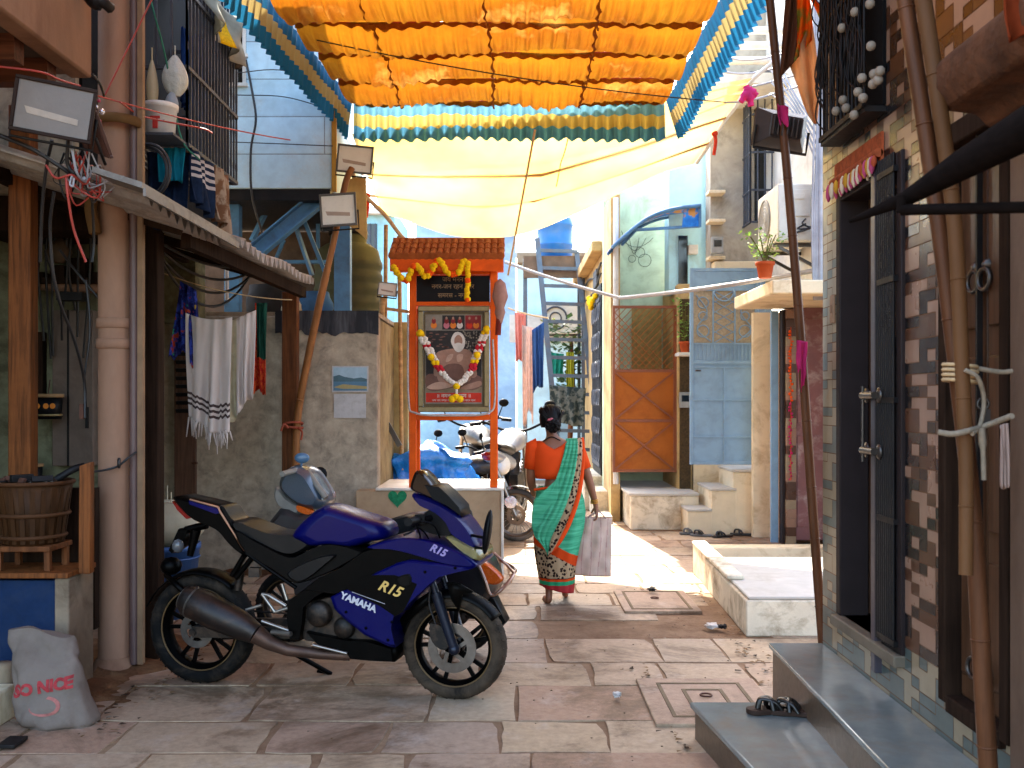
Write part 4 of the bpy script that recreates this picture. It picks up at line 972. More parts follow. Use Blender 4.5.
mb = MB(); mb.bx(-5.5, -1.95, 11.31, 11.4, 0, 3.5); mb.build('back_wall', M('shadowed brick', '#5a4a3e', .85, var=.4, scale=7), up)
# stored things on the outbuilding roof
mb = MB(); mb.ball(P(247, 252, 9.5) + V((0, 0, 0)), (.075, .075, .075), 16); mb.lathe([(.08, 0), (.095, -.02), (.07, -.05)], P(247, 255, 9.5), (0, 0, 1), 16)
mb.build('pot', M('chalky pot', '#c9c5bd', .6), label='upturned chalky white pot above the rusty sheet roof', cat='pot')
r1 = random.Random(31)
def junk(label, name, cat, c, d, m):
    b = MB(); n = 16; rings = []
    for j in range(6):
        z = j / 5; s_ = .75 + .25 * math.sin(z * 3.1); rings.append([V(c) + V((d[0] / 2 * s_ * math.cos(6.283 * k / n) * (1 + r1.uniform(-.12, .12)), d[1] / 2 * s_ * math.sin(6.283 * k / n), d[2] * z)) for k in range(n)])
    b.loft(rings); return b.build(name, m, label=label, cat=cat)
junk('blue plastic sack stored under the diagonal blue beam', 'sack', 'sack', (-2.0, 10.2, 2.421), (.34, .3, .28), M('blue sacking', '#44688c', .7, var=.4))
junk('dark bundle stored beside the blue sack under the truss', 'bundle', 'bundle', (-2.5, 10.3, 2.421), (.5, .4, .36), M('dark sacking', '#33302e', .8, var=.4))
junk('pale bundle of sacking on the roof near the left blue column', 'bundle', 'bundle', (-2.15, 9.75, 2.421), (.2, .2, .14), M('pale sacking', '#b0a58c', .8, var=.3))

# ------------------------------------------------------------------ caged window of the left building
cg = root('building', (-3.0, 7, 0), 'grey left building with a barred window cage full of laundry', 'building')
mb = MB(); mb.bx(-4.2, -2.62, 6.0, 9.2, 2.95, 6.5); mb.build('upper_wall', m_conc, cg)
cx, cy0, cy1, cz0, cz1 = -2.1, 6.46, 7.62, 3.25, 4.75
mb = MB()
for k in range(17):
    y = cy0 + k * (cy1 - cy0) / 16; mb.bx(cx - .007, cx + .007, y - .007, y + .007, cz0, cz1)
    for j in range(6): mb.box((cx, y, cz0 + .12 + j * .26), (.016, .012, .05))
for k in range(6):
    x = cx - .5 + k * .1; mb.bx(x - .007, x + .007, cy0 - .007, cy0 + .007, cz0, cz1)
for z in (cz0, cz0 + .5, cz0 + 1.0, cz1):
    mb.bx(cx - .014, cx + .014, cy0, cy1, z - .012, z + .012); mb.bx(cx - .5, cx, cy0 - .014, cy0 + .014, z - .012, z + .012); mb.bx(cx - .5, cx, cy1 - .014, cy1 + .014, z - .012, z + .012)
for k in range(9): x = cx - .5 + k * .0625; mb.bx(x - .006, x + .006, cy0, cy1, cz0 - .006, cz0 + .006)
mb.build('window_cage', m_grille, cg)
mb = MB(); mb.bx(-2.619, -2.60, 6.05, 9.15, 3.0, 5.2); mb.build('window', M('dim interior', '#101114', .9), cg)
mb = MB(); mb.bx(-2.62, cx + .02, cy0 - .05, cy1 + .05, cz1 + .014, cz1 + .04); mb.build('cage_roof', m_rust, cg)
mb = MB(); mb.bx(-2.36, -2.10, 6.20, 6.445, 3.245, 3.26); mb.build('cage_shelf', m_grille, cg)
bk = root('bucket', (-2.25, 6.57, 3.262), 'white plastic bucket with a red mark standing in the window cage', 'bucket')
bc = V((-2.225, 6.32, 3.262))
mb = MB(); mb.lathe([(0, 0), (.09, 0), (.104, .17), (.112, .17), (.114, .2), (.104, .205), (.10, .18), (.08, .02)], bc, (0, 0, 1), 24)
mb.cur = 1; mb.bx(bc.x - .01, bc.x + .02, bc.y - .104, bc.y - .094, bc.z + .03, bc.z + .1); mb.bx(bc.x - .025, bc.x + .035, bc.y - .106, bc.y - .097, bc.z + .09, bc.z + .105)
mb.build('body', [M('white bucket', '#d8d4cf', .4), m_red], bk)
mb = MB(); mb.tube(curve([bc + V((-.095, 0, .15)), bc + V((-.06, -.07, .09)), bc + V((.04, -.09, .08)), bc + V((.095, 0, .15))], 6), .004, 5); mb.build('handle', m_greywire, bk)
# stuff hanging in and under the cage
def hang(name, a, b, h, mats, label, cat, seed=0, folds=3, amp=.03, taper=.85, group=None, nu=24, nv=16, fringe=0, matfn=None, ragged=.03, mid=0):
    """cloth hung from a line between a and b; drops by h"""
    a, b = V(a), V(b); q = random.Random(seed); dv = (b - a); nrm = dv.cross(V((0, 0, 1))).normalized(); ph = q.uniform(0, 6)
    rag = [q.uniform(-1, 1) for _ in range(nu + 1)]
    def fn(u, v):
        uu = .5 + (u - .5) * (1 - (1 - taper) * v)
        hh = (h[0] * (1 - u) + h[1] * u) if isinstance(h, tuple) else h
        z = -hh * v * (1 + ragged * rag[int(u * nu + .5)] * .5 + ragged * math.sin(u * 7 + ph)) - mid * 4 * u * (1 - u) * (1 - v)
        f = amp * (.35 + .65 * v) * math.sin(u * folds * 6.283 + ph + 1.2 * math.sin(v * 2 + ph)) + amp * .22 * math.sin(u * folds * 9.7 + v * 3 + ph * 2) + amp * .8 * noise.noise(V((u * folds * 1.3, v * 1.2, ph)))
        return a + dv * uu + V((0, 0, z)) + nrm * f
    m = MB(); m.grid(fn, nu, nv, matfn)
    if fringe:
        for k in range(nu + 1):
            p = fn(k / nu, 1); m.cur = 0; m.tube([p, p + V((q.uniform(-.02, .02), q.uniform(-.01, .01), -fringe * q.uniform(.5, 1.2)))], [.005, .002], 4)
    return m.build(name, mats, solid=.004, label=label, cat=cat, group=group)
m_teal = CLOTH('teal cloth', '#1f8fa8'); m_navy = CLOTH('navy cloth', '#22324f', var=.4); m_brcl = CLOTH('brown mottled cloth', '#7a5a44', '#a89684', 9)
m_dwhite = CLOTH('dingy white cloth', '#bdbcae', var=.3, pat=6); m_bluec = CLOTH('blue cloth', '#2c4f94', var=.4); m_stripe = CLOTH('pale stripe', '#c9c4c8')
hang('towel', (-2.3, 6.5, 3.24), (-2.12, 6.5, 3.24), .22, m_teal, 'teal towel hanging below the window cage', 'towel', 1)
hang('trousers', (-2.42, 6.62, 3.24), (-2.14, 6.62, 3.24), .5, m_navy, 'dark navy trousers hanging behind the teal towel', 'trousers', 2)
hang('shirt', (-2.09, 6.5, 3.24), (-2.09, 6.95, 3.24), (.32, .38), [m_navy, m_stripe], 'navy cloth with white stripes hanging under the cage', 'cloth', 3, matfn=lambda u, v: 1 if v < .5 and int(v * 16) % 2 == 1 and u > .1 else 0)
hang('rag', (-2.08, 6.98, 3.24), (-2.08, 7.34, 3.24), (.36, .42), m_brcl, 'mottled brown rag hanging at the far end below the cage', 'rag', 4, 2, .04)
for k, (y0, y1, z, h, m, lab) in enumerate(((6.55, 6.75, 4.05, .5, m_bluec, 'blue garment hung inside the window cage near its front corner'), (6.8, 7.05, 4.1, .62, m_bluec, 'longer blue garment inside the middle of the window cage'), (7.05, 7.3, 3.95, .55, m_navy, 'dark garment inside the far half of the window cage'))):
    hang('garment', (-2.16, y0, z), (-2.16, y1, z), h, m, lab, 'garment', 10 + k, 3, .03)
def bagblob(name, c, r, m, label, cat, seed, neck=True):
    q = random.Random(seed); b = MB(); rings = []; n = 18; c = V(c)
    off = [q.uniform(-.1, .1) for _ in range(n)]
    for j in range(11):
        t = j / 10; w_ = math.sin(math.pi * min(1, .06 + t * .9)) ** .7 * (1 - .35 * t) if neck else math.sin(math.pi * (.05 + .9 * t)) ** .6
        rings.append([c + V((r[0] * w_ * math.cos(6.283 * k / n) * (1 + off[k] + .05 * math.sin(5 * t + k)), r[1] * w_ * math.sin(6.283 * k / n) * (1 + off[k]), r[2] * (t * 2 - 1))) for k in range(n)])
    b.loft(rings)
    b.tube([c + V((0, 0, r[2] * .95)), c + V((0, 0, r[2] * 1.5))], .006, 5); return b.build(name, m, label=label, cat=cat, sub=1)
m_plbag = M('cloudy plastic bag', '#b9bcb4', .35, var=.25, bump=.6, bs=25, bd=.02)
bagblob('plastic_bag', P(175, 76, 6.42), (.10, .07, .13), m_plbag, 'bulging cloudy plastic bag tied to the cage front', 'bag', 1)
bagblob('plastic_bag', P(152, 85, 6.42), (.045, .04, .16), M('yellowed bag', '#c2b898', .5, var=.2), 'long narrow yellowed bag hanging left of the bulging one', 'bag', 2)
bagblob('plastic_bag', P(172, 102, 6.40), (.05, .04, .07), M('grey bag', '#8f9aa4', .5, var=.3), 'small grey bag hanging under the bulging plastic bag', 'bag', 3)
hang('sheet', (-2.06, 6.75, 4.42), (-2.04, 7.6, 4.42), (.22, .32), [m_dwhite, m_yel], 'dirty white plastic sheet slung over the cage roof edge', 'sheet', 20, 2, .06, .8, matfn=lambda u, v: 1 if .45 < u < .6 and v > .3 else 0)
bagblob('bundle', P(236, 58, 7.6), (.07, .07, .08), M('dark bundle', '#453d36', .7, var=.5), 'dark round bundle hung at the far end of the cage roof', 'bundle', 5, False)

# ------------------------------------------------------------------ left shed: roof, posts, pipe, contents
rf = root('shed_roof', (-2.4, 7, 2.65), 'sagging corrugated sheet roof over the left shed', 'roof')
mb = MB()
def roofz(y): return 2.66 - .03 * math.sin((y - 5.2) / 3.8 * math.pi) + .015 * math.sin(y * 5)
mb.grid(lambda u, v: V((-1.93 + .12 * ((5.25 + 3.65 * u) > 6.6) * 1 + .05 * u - 1.35 * v, 5.25 + 3.65 * u, roofz(5.25 + 3.65 * u) + .036 * math.sin(u * 3.65 / .13 * 6.283) + .42 * v)), 300, 3)
mb.build('sheet', M('grimy corrugated sheet', '#a39a92', .55, metal=.25, var=.3, scale=4, dirt=.7, dirtc='#5a4636', ds=4), rf, solid=.006)
mb = MB(); mb.bar((-1.99, 6.1, 2.575), (-1.86, 8.9, 2.555), .06, .09); mb.bar((-2.9, 5.2, 2.88), (-2.9, 8.9, 2.86), .06, .08)
for y in (5.9, 7.3, 8.6): mb.bar((-1.95, y, 2.60), (-3.25, y, 2.98), .05, .06)
mb.build('purlin', m_wooddk, rf)
mb = MB(); mb.prism([(-1.85, 5.0, 2.69), (-1.85, 5.0, 2.66), (-2.1, 5.0, 2.74), (-2.1, 5.0, 2.77)], (.03, 1.65, -.02)); mb.prism([(-1.845, 5.0, 2.66), (-1.83, 5.0, 2.66), (-1.83, 5.0, 2.62), (-1.845, 5.0, 2.62)], (.03, 1.6, -.02))
mb.build('edge_flashing', M('pale tin flashing', '#7d7873', .6, metal=.3, var=.25, dirt=.7, dirtc='#4a3c32', ds=5), rf)
mb = MB(); mb.bx(-2.31, -2.16, 6.1, 6.22, 0, 2.62); mb.build('post', m_wooddk, bevel=.008, label='blackened square timber post beside the tan drain pipe', cat='post')
a, b = P(283, 420, 9.1), P(298, 290, 9.1)
mb = MB(); mb.bx(a.x, b.x, 9.05, 9.16, 0, 2.58); mb.build('post', m_wood, bevel=.008, label='brown timber post standing against the grey cement wall', cat='post')
mb = MB(); mb.bx(-2.90, -2.77, 5.75, 5.85, 0, 3.3); mb.build('post', m_woodor, bevel=.008, label='orange brown timber post rising behind the bamboo basket', cat='post')
pp = root('drain_pipe', (-2.35, 5.9, 0), 'thick tan drain pipe running up the left corner', 'drain pipe')
mb = MB(); mb.tube([(-2.345, 5.9, 0), (-2.345, 5.9, 6)], .092, 24)
for z in (1.93, 2.05, 4.4): mb.lathe([(.095, -.03), (.104, -.025), (.104, .025), (.095, .03)], (-2.345, 5.9, z), (0, 0, 1), 24)
mb.build('pipe', m_pipe, pp)
mb = MB()
for z, h in ((2.82, .05), (3.22, .03)):
    mb.torus((-2.31, 5.88, z), (0, .06, 1), .13, .014, 24, 6, 2.2)
    if z < 3: mb.build('cloth_tie', CLOTH('brown rag strap', '#7a5a38'), pp); mb = MB()
mb.build('cloth_tie', bpy.data.materials['brown rag strap'], pp); mb = MB()
mb.tube(curve([(-2.42, 5.78, 2.8), (-2.43, 5.77, 2.7), (-2.40, 5.76, 2.56)], 4), .035, 6)
mb.build('cloth_tie', CLOTH('brown rag tie', '#7a5a38'), pp)
mb = MB(); mb.lathe([(.16, 0), (.13, .03), (.11, .07), (.1, .09)], (-2.345, 5.9, 0), (0, 0, 1), 18); mb.build('cement_footing', m_brownpl, pp)
cd = root('conduit', (-2.2, 5.88, 0), 'pair of thin vertical conduits strapped beside the drain pipe', 'conduit')
mb = MB(); mb.tube([(-2.222, 5.88, .05), (-2.222, 5.88, 6)], .026, 12); mb.build('dark_conduit', m_pipedk, cd)
mb = MB(); mb.bx(-2.196, -2.165, 5.86, 5.9, .05, 6); mb.build('pale_conduit', M('pale batten', '#86694f', .6, dirt=.3), cd)
mb = MB(); mb.tube(curve([P(92, 472, 5.7), P(105, 470, 5.75), P(118, 466, 5.78), P(128, 458, 5.8), P(136, 452, 5.85)], 5), .007, 6); mb.torus(P(119, 463, 5.77), (1, .3, 0), .025, .008, 12, 5)
mb.build('wire_tie', m_cable, label='black wire tied round the drain pipe at waist height', cat='wire')
# shed walls
sw = root('shed', (-3.2, 7.2, 0), 'open shed with mouldy green plaster walls behind the pipe', 'shed')
mb = MB(); mb.bx(-4.2, -2.78, 7.2, 7.35, 0, 2.9); mb.build('back_wall', m_green, sw)
mb = MB(); mb.bx(-4.3, -3.3, 4.2, 4.3, 0, 3.2); mb.bx(-4.45, -4.32, 2.5, 9.3, 0, 3.36); mb.bx(-4.3, -3.27, 5.5, 9.3, 3.08, 3.16); mb.build('side_wall', m_green, sw)
mb = MB(); mb.bx(-3.3, -2.85, 9.0, 9.29, 2.31, 2.9); mb.bx(-4.2, -3.32, 7.36, 9.3, 0, 2.9); mb.build('far_wall', m_green, sw)
cb = root('cabinet', (-3.1, 7.1, 1.1), 'grey boarded cabinet door hung on the mouldy shed wall', 'cabinet')
a, b = P(52, 466, 7.1), P(93, 310, 7.1)
mb = MB(); mb.bx(a.x, b.x, 7.1, 7.19, a.z, b.z); mb.build('body', M('grey brown board', '#6f5f54', .7, var=.2, dirt=.5, dirtc='#4a3c34', ds=3), cb, bevel=.006)
mb = MB(); mb.bx((a.x + b.x) / 2 - .006 - .03, (a.x + b.x) / 2 + .006 - .03, 7.092, 7.0995, a.z, b.z); mb.bx(b.x - .05, b.x - .03, 7.085, 7.0995, 1.4, 1.55); mb.build('seam', m_dark, cb)
a, b = P(26, 415, 7.15), P(44, 332, 7.15); mb = MB(); mb.bx(a.x, b.x, 7.13, 7.195, a.z, b.z); mb.build('shutter', m_wooddk, bevel=.005, label='dark narrow shutter left of the grey boarded cabinet', cat='shutter')
mb = MB(); mb.tube([P(28, 284, 7.1), P(100, 288, 7.1)], .04, 10); mb.build('pipe', m_pipe, label='horizontal tan pipe high on the mouldy shed wall', cat='pipe')
mb = MB(); mb.bx(-3.6, -2.5, 6.6, 7.19, 2.72, 2.98); mb.build('beam', m_wooddk, label='added dark beam standing in for the blackness under the shed roof above the shelf', cat='beam')  # dark block added to paint the black space beneath the roof
mb = MB(); mb.bx(-3.5, -2.7, 7.0, 7.19, 2.42, 2.46)
for k in range(5): mb.bx(-3.4 + k * .15, -3.3 + k * .15, 7.03, 7.15, 2.461, 2.5 + .05 * (k % 3))
mb.build('shelf', m_wooddk, label='dark cluttered shelf under the shed roof', cat='shelf')
def tub(c, r, h, label, ang=0):
    rt = root('paint_tub', c, label, 'paint tub', 'black paint tubs in the shed'); c = V(c)
    m = MB(); m.lathe([(0, 0), (r * .85, 0), (r * .95, h * .85), (r * .9, h * .85), (r * .8, .02)], c, (0, 0, 1), 20)
    m.cur = 1; m.lathe([(r * .9, h * .12), (r * .93, h * .12 + .001), (r * .95, h * .2), (r * .92, h * .2)], c, (0, 0, 1), 20)
    m.cur = 2; m.text('●● ●●', c + V((0, -r * .96, h * .5)), (1, 0, 0), (0, 0, 1), r * .5, .001); m.build('body', [m_black, m_gold, M('orange print', '#c9762a', .6)], rt)
    m = MB(); m.lathe([(r * .96, h * .86), (r * 1.04, h * .86), (r * 1.04, h), (0, h)], c, (0, 0, 1), 20); m.build('lid', M('tan lid', '#8a6a48', .6), rt)
tub(P(48, 419, 6.95), .10, .175, 'black paint tub with tan lid hung before the grey cabinet')
tub(P(30, 484, 6.95), .085, .14, 'smaller black paint tub low on the shed wall behind the post')
mb = MB(); mb.tube([P(48, 395, 6.95), P(50, 380, 7.1)], .004, 5); mb.build('hook', m_rust, label='small rusty hook carrying the black paint tub', cat='hook')
# pale blue chest with basket shelf
ch = root('chest', (-2.6, 5.4, 0), 'blue painted box bench with a pale cement side', 'chest')
mb = MB(); mb.bx(-2.84, -2.43, 5.32, 5.6, 0, .64); mb.build('front_panel', M('scuffed blue board', '#182c4c', .8, var=.3, scale=6, dirt=.5, dirtc='#2a3548', ds=6, bump=.4), ch, bevel=.006)
mb = MB(); mb.bx(-2.427, -2.35, 5.30, 5.62, 0, .655); mb.build('side_slab', M('stained cement side', '#8a7864', .85, var=.3, dirt=.8, dirtc='#4f4030', ds=4), ch, bevel=.01)
mb = MB(); mb.bx(-2.86, -2.345, 5.28, 5.64, .657, .685); mb.build('top_board', m_woodor, ch, bevel=.004)
mb = MB(); mb.prism([P(78, 574, 5.4), P(90, 574, 5.4), P(90, 462, 5.4), P(79, 466, 5.4)], (0, .06, 0)); mb.build('board', m_woodor, bevel=.005, label='upright orange brown board at the end of the blue box', cat='board')
mb = MB(); mb.bx(-2.95, -2.36, 5.66, 5.72, .3, 1.1); mb.build('back_board', m_wooddk, label='dark board behind the bamboo basket', cat='board')
sl_ = root('stool', (-2.62, 5.5, .686), 'low brown wooden stool under the bamboo basket', 'stool')
mb = MB(); mb.bx(-2.78, -2.46, 5.32, 5.60, .79, .82); mb.build('seat', m_wood, sl_, bevel=.005)
for x in (-2.76, -2.50):
    for y in (5.34, 5.55): mb = MB(); mb.bx(x, x + .03, y, y + .03, .686, .789); mb.build('leg', m_wood, sl_)
bs = root('basket', (-2.62, 5.52, .821), 'round bamboo strip basket with iron bands on the blue box', 'basket')
c = V((-2.62, 5.47, .822))
m_bask = WOOD('smoky bamboo strips', '#3f2612', .5, 2, 2)
mb = MB(); mb.lathe([(0, .0), (.155, 0), (.17, .15), (.205, .33), (.19, .33), (.15, .1), (0, .06)], c, (0, 0, 1), 30); mb.build('body', m_bask, bs)
mb = MB()
for k in range(22):
    a_ = 6.283 * k / 22; mb.bar(c + V((.158 * math.cos(a_), .158 * math.sin(a_), .01)), c + V((.198 * math.cos(a_), .198 * math.sin(a_), .32)), .026, .006, (math.cos(a_), math.sin(a_), 0))
mb.build('slat', m_bask, bs)
mb = MB()
for z, r_ in ((.04, .166), (.16, .184), (.33, .206)): mb.torus(c + V((0, 0, z)), (0, 0, 1), r_, .012, 30, 6)
mb.build('band', M('dark cane band', '#4a2e1a', .7), bs)
# scrap in the basket
sc_ = root('scrap', (-2.6, 5.5, 1.1), 'heap of dark scrap metal piled in the bamboo basket', 'scrap')
mb = MB(); r1 = random.Random(40)
for k in range(26):
    p = c + V((r1.uniform(-.13, .13), r1.uniform(-.13, .13), .3 + r1.uniform(0, .06))); mb.cur = k % 3; mb.box(p, (r1.uniform(.04, .12), r1.uniform(.02, .06), r1.uniform(.01, .04)), Matrix.Rotation(r1.uniform(0, 3), 3, 'Z') @ Matrix.Rotation(r1.uniform(-.6, .6), 3, 'X'))
mb.build('pieces', [m_dark, m_rust, m_steel], sc_, bevel=.003)
mb = MB(); mb.tube(curve([P(28, 500, 5.5), P(50, 484, 5.5), P(72, 470, 5.55), P(84, 466, 5.6)], 4), [.02] * 13, 8); mb.build('rod', m_dark, sc_)
mb = MB(); mb.lathe([(.0, .25), (.055, .25), (.06, .22), (.06, 0)], (-2.62, 5.13, .0), (0, 0, 1), 20); mb.lathe([(.065, .0), (.065, .02)], (-2.62, 5.13, 0), (0, 0, 1), 20)
mb.build('post_stub', m_conc2, label='short round cement post stub before the blue box', cat='post')
mb = MB(); mb.bx(-3.4, -2.50, 4.2, 5.05, 0, .17); mb.build('doorstep', m_cream, bevel=.012, label='cream cement doorstep at the left edge beside the sack', cat='doorstep')
mb = MB(); mb.bx(-3.4, -2.66, 4.2, 5.0, .171, .195); mb.build('step_slab', m_kota, bevel=.004, label='dark stone slab lying on the cream doorstep', cat='slab')
junk('small brown cloth lump lying between cement stub and blue box', 'rag', 'rag', (-2.47, 5.2, 0), (.15, .12, .16), M('brown rag', '#6a5040', .9))
# printed sack
skr = root('sack', (-2.3, 4.95, 0), 'crumpled white woven sack printed in red slumped by the doorstep', 'sack')
mb = MB(); n = 44; rings = []; q = random.Random(50)
levels = [(0, .15, .085, 0, 0), (.02, .165, .10, 0, 0), (.1, .168, .10, -.025, .01), (.2, .168, .085, -.055, .03), (.29, .165, .065, -.085, .06), (.36, .162, .040, -.11, .09), (.43, .16, .016, -.14, .12)]
sc0 = V((-2.235, 4.92, 0)) 
def skp(z, a, b, ox, oy, k):
    t = 6.283 * k / n; ca, sa = math.cos(t), math.sin(t); sg_ = lambda x: math.copysign(abs(x) ** .6, x)
    p = sc0 + V((ox + a * sg_(ca), oy + b * sg_(sa), z))
    w_ = (abs(noise.noise(p * 6)) - .2) * .06 + (abs(noise.noise(p * 13 + V((3, 1, 0)))) - .2) * .022
    return p + V((ca * w_, sa * w_ * 1.3, noise.noise(p * 6 + V((9, 0, 0))) * .035 * (z > .3)))
rings = [[skp(*L, k) for k in range(n)] for L in levels]
L2 = []
for i in range(len(levels) - 1):
    for s_ in range(4):
        t = s_ / 4; L2.append(tuple(levels[i][j] * (1 - t) + levels[i + 1][j] * t for j in range(5)))
L2.append(levels[-1]); rings = [[skp(*L, k) for k in range(n)] for L in L2]
mb.loft(rings)
m_sack = M('woven white sack', '#776a60', .75, var=.2, scale=4, dirt=.6, dirtc='#63564c', ds=5, bump=.4, bs=120)
sk = mb.build('body', m_sack, skr)
# lettering follows the sack's front
import mathutils
bvh = mathutils.bvhtree.BVHTree.FromPolygons([v.co + ORG[sk] for v in sk.data.vertices], [tuple(p.vertices) for p in sk.data.polygons])
def project(m, lift=.003):
    out = []
    for v in m.v:
        h = bvh.ray_cast(v, V((0, 1, 0))); out.append(h[0] - V((0, lift, 0)) if h[0] else v + V((0, .3, 0)))
    m.v = out
def densetext(s, o, xd, yd, size, bold):
    m = MB(); m.text(s, o, xd, yd, size, 0, bold=bold)
    bm = bmesh.new(); vs = [bm.verts.new(v) for v in m.v]
    for f in m.f:
        try: bm.faces.new([vs[i] for i in f])
        except ValueError: pass
    bmesh.ops.triangulate(bm, faces=bm.faces); bmesh.ops.subdivide_edges(bm, edges=[e for e in bm.edges if e.calc_length() > .02], cuts=2, use_grid_fill=True)
    bmesh.ops.triangulate(bm, faces=bm.faces)
    r = MB(); bm.verts.index_update(); r.add([v.co.copy() for v in bm.verts], [tuple(x.index for x in f.verts) for f in bm.faces]); bm.free(); return r
mb = densetext('SO NICE', (-2.285, 4.4, .20), (1, 0, .16), (-.16, 0, 1), .074, .004); project(mb)
m_redp = M('faded red print', '#a3383a', .7, var=.4, scale=25)
mb.build('lettering', m_redp, skr, solid=.001)
mb = MB()
for k in range(26):
    a0, a1 = 3.3 + k * .17, 3.3 + (k + 1) * .17; r_ = .075
    mb.add([(-2.262 + r_ * math.cos(a0), 4.4, .115 + .045 * math.sin(a0)), (-2.262 + r_ * math.cos(a1), 4.4, .115 + .045 * math.sin(a1)), (-2.27 + r_ * .85 * math.cos(a1), 4.4, .115 + .034 * math.sin(a1)), (-2.27 + r_ * .85 * math.cos(a0), 4.4, .115 + .034 * math.sin(a0))], [(0, 1, 2, 3)])
project(mb); mb.build('printed_swirl', M('pale red print', '#a8685f', .7, var=.4, scale=25), skr, solid=.001)
# blue bin with sacks, behind posts
bn = root('bin', (-2.35, 7.4, 0), 'blue plastic bin standing behind the motorcycle tail', 'bin')
mb = MB(); a = P(168, 575, 7.4); mb.lathe([(0, 0), (.18, 0), (.225, .5), (.235, .5), (.235, .54), (.215, .54), (.17, .05)], (a.x, 7.4, 0), (0, 0, 1), 26)
mb.build('body', M('blue bin plastic', '#2f5488', .5, var=.2, dirt=.3), bn)
mb = MB(); mb.torus((a.x, 7.4, .44), (0, 0, 1), .224, .008, 26, 6); mb.build('rim', M('blue bin rim', '#2b4c7c', .5), bn)
bagblob('sack', (a.x + .03, 7.38, .68), (.26, .2, .16), M('cream sack', '#b8a98e', .8, var=.2, bump=.5), 'full cream sack lying on the blue bin', 'sack', 7, False)
bagblob('sack', (-2.62, 7.6, .62), (.16, .16, .22), M('off white sack', '#b5a890', .8, var=.2, bump=.5), 'off white sack squeezed behind the blackened post', 'sack', 8, False)
# laundry line inside the shed
hy = 7.3
mb = MB(); mb.tube(sag(P(150, 268, hy), P(292, 300, 7.6), .05), .004, 5); mb.build('clothes_line', m_rope, label='clothes line stretched across the open shed', cat='rope')
m_pr = CLOTH('blue rainbow print', '#23265f', '#3a4aa8', 16, stops=((.58, '#c04a2a', 8), (.62, '#2f9a7a', 10), (.64, '#c9a83a', 12)))
hang('scarf', P(180, 281, hy), P(196, 290, hy), (.56, .5), m_pr, 'blue scarf with rainbow print bunched on the shed line', 'scarf', 41, 3, .05, 2.0, ragged=.12)
m_shawl = CLOTH('off white shawl', '#ddd0c8', var=.1, pat=3); m_band = CLOTH('brown band', '#5a4a48')
hang('shawl', P(186, 313, hy - .05), P(232, 317, hy - .05), (.78, .86), [m_shawl, m_band], 'off white shawl with dark stripes and fringe hanging in the shed', 'shawl', 42, 3, .035, .9, fringe=.13, nv=40, matfn=lambda u, v: 1 if any(abs(v - k) < .013 for k in (.77, .82, .87)) and u < .98 else 0, mid=.03)
hang('cloth', P(228, 322, hy + .0), P(256, 310, hy + .02), (.74, .62), [m_shawl, CLOTH('cream fold', '#c0b596')], 'plain white cloth hanging right of the fringed shawl', 'cloth', 43, 3, .04, .85, matfn=lambda u, v: 1 if u < .3 else 0)
m_grcl = CLOTH('dark green cloth', '#1f4a3c', var=.3); m_redcl = CLOTH('red spotted cloth', '#b02a22', '#c9562a', 40)
hang('cloth', P(255, 303, hy + .1), P(267, 303, hy + .1), .66, [m_grcl, m_redcl], 'green cloth with red border hanging last on the shed line', 'cloth', 44, 2, .03, 1.0, matfn=lambda u, v: 1 if v > .62 or u < .12 else 0)

# odds and ends stacked behind the shrine
ob = P(396, 400, 10.2)
mb = MB(); a, b = P(389, 402, 10.6), P(408, 322, 10.6); mb.bx(a.x, b.x, 10.6, 10.9, 0, b.z); mb.build('board_stack', M('yellowed ply', '#a8905c', .7, var=.3, dirt=.5), bevel=.006, label='yellowed plywood boards standing upright behind the shrine', cat='boards')
mb = MB()
for x0, y0, x1, y1, Y in ((384, 480, 386, 225, 10.4), (402, 470, 399, 236, 10.5), (412, 330, 413, 250, 10.3)): mb = MB(); mb.tube([P(x0, y0, Y), P(x1, y1, Y)], .022, 7); mb.build('wooden_pole', m_palewood, label={384: 'first pale pole rising behind the outbuilding corner', 402: 'second pale pole rising between outbuilding and shrine', 412: 'short pale pole just left of the shrine roof'}[x0], cat='pole')
mb = MB(); mb.bar(P(381, 308, 10.35), P(410, 312, 10.35), .05, .03); mb.build('rail', m_palewood, label='pale rail tied across the poles left of the shrine', cat='rail')
mb = MB(); mb.bar(P(381, 412, 10.2), P(400, 446, 10.2), .05, .05); mb.build('metal_strut', m_steel, label='grey metal strut leaning on the blue covered goods', cat='strut')
# more clutter in the shed
mb = MB(); r1 = random.Random(77)
for k in range(9):
    x0 = 34 + k * 8; mb.tube(curve([P(x0, 205, 6.9), P(x0 + r1.uniform(-6, 8), 260 + r1.uniform(-20, 20), 6.95), P(x0 + r1.uniform(-8, 10), 310 + r1.uniform(-15, 60), 7.05)], 6), .009, 5)
for k in range(4): mb.tube(sag(P(150 + 4 * k, 235 + 9 * k, 7.2), P(262 - 5 * k, 262 + 6 * k, 8.4), .12 + .05 * k), .011, 5)
mb.build('hanging_cable', m_cable, label='dark cables drooping in front of the mouldy shed wall', cat='cable')
bagblob('bag', P(33, 232, 6.9), (.09, .08, .14), M('dark bag', '#3a332c', .8, var=.4), 'dark cloth bag hung high in the shed left of the cabinet', 'bag', 21)
bagblob('bag', P(60, 250, 6.95), (.10, .08, .09), M('brown bag', '#4f3f30', .8, var=.4), 'brown cloth bag hung beside the dark one in the shed', 'bag', 22)
mb = MB(); mb.bx(*sorted((P(56, 0, 6.95).x, P(82, 0, 6.95).x)), 6.95, 7.05, P(0, 300, 6.95).z, P(0, 292, 6.95).z); mb.build('fuse_box', m_dark, label='flat dark fuse box over the grey boarded cabinet', cat='box')
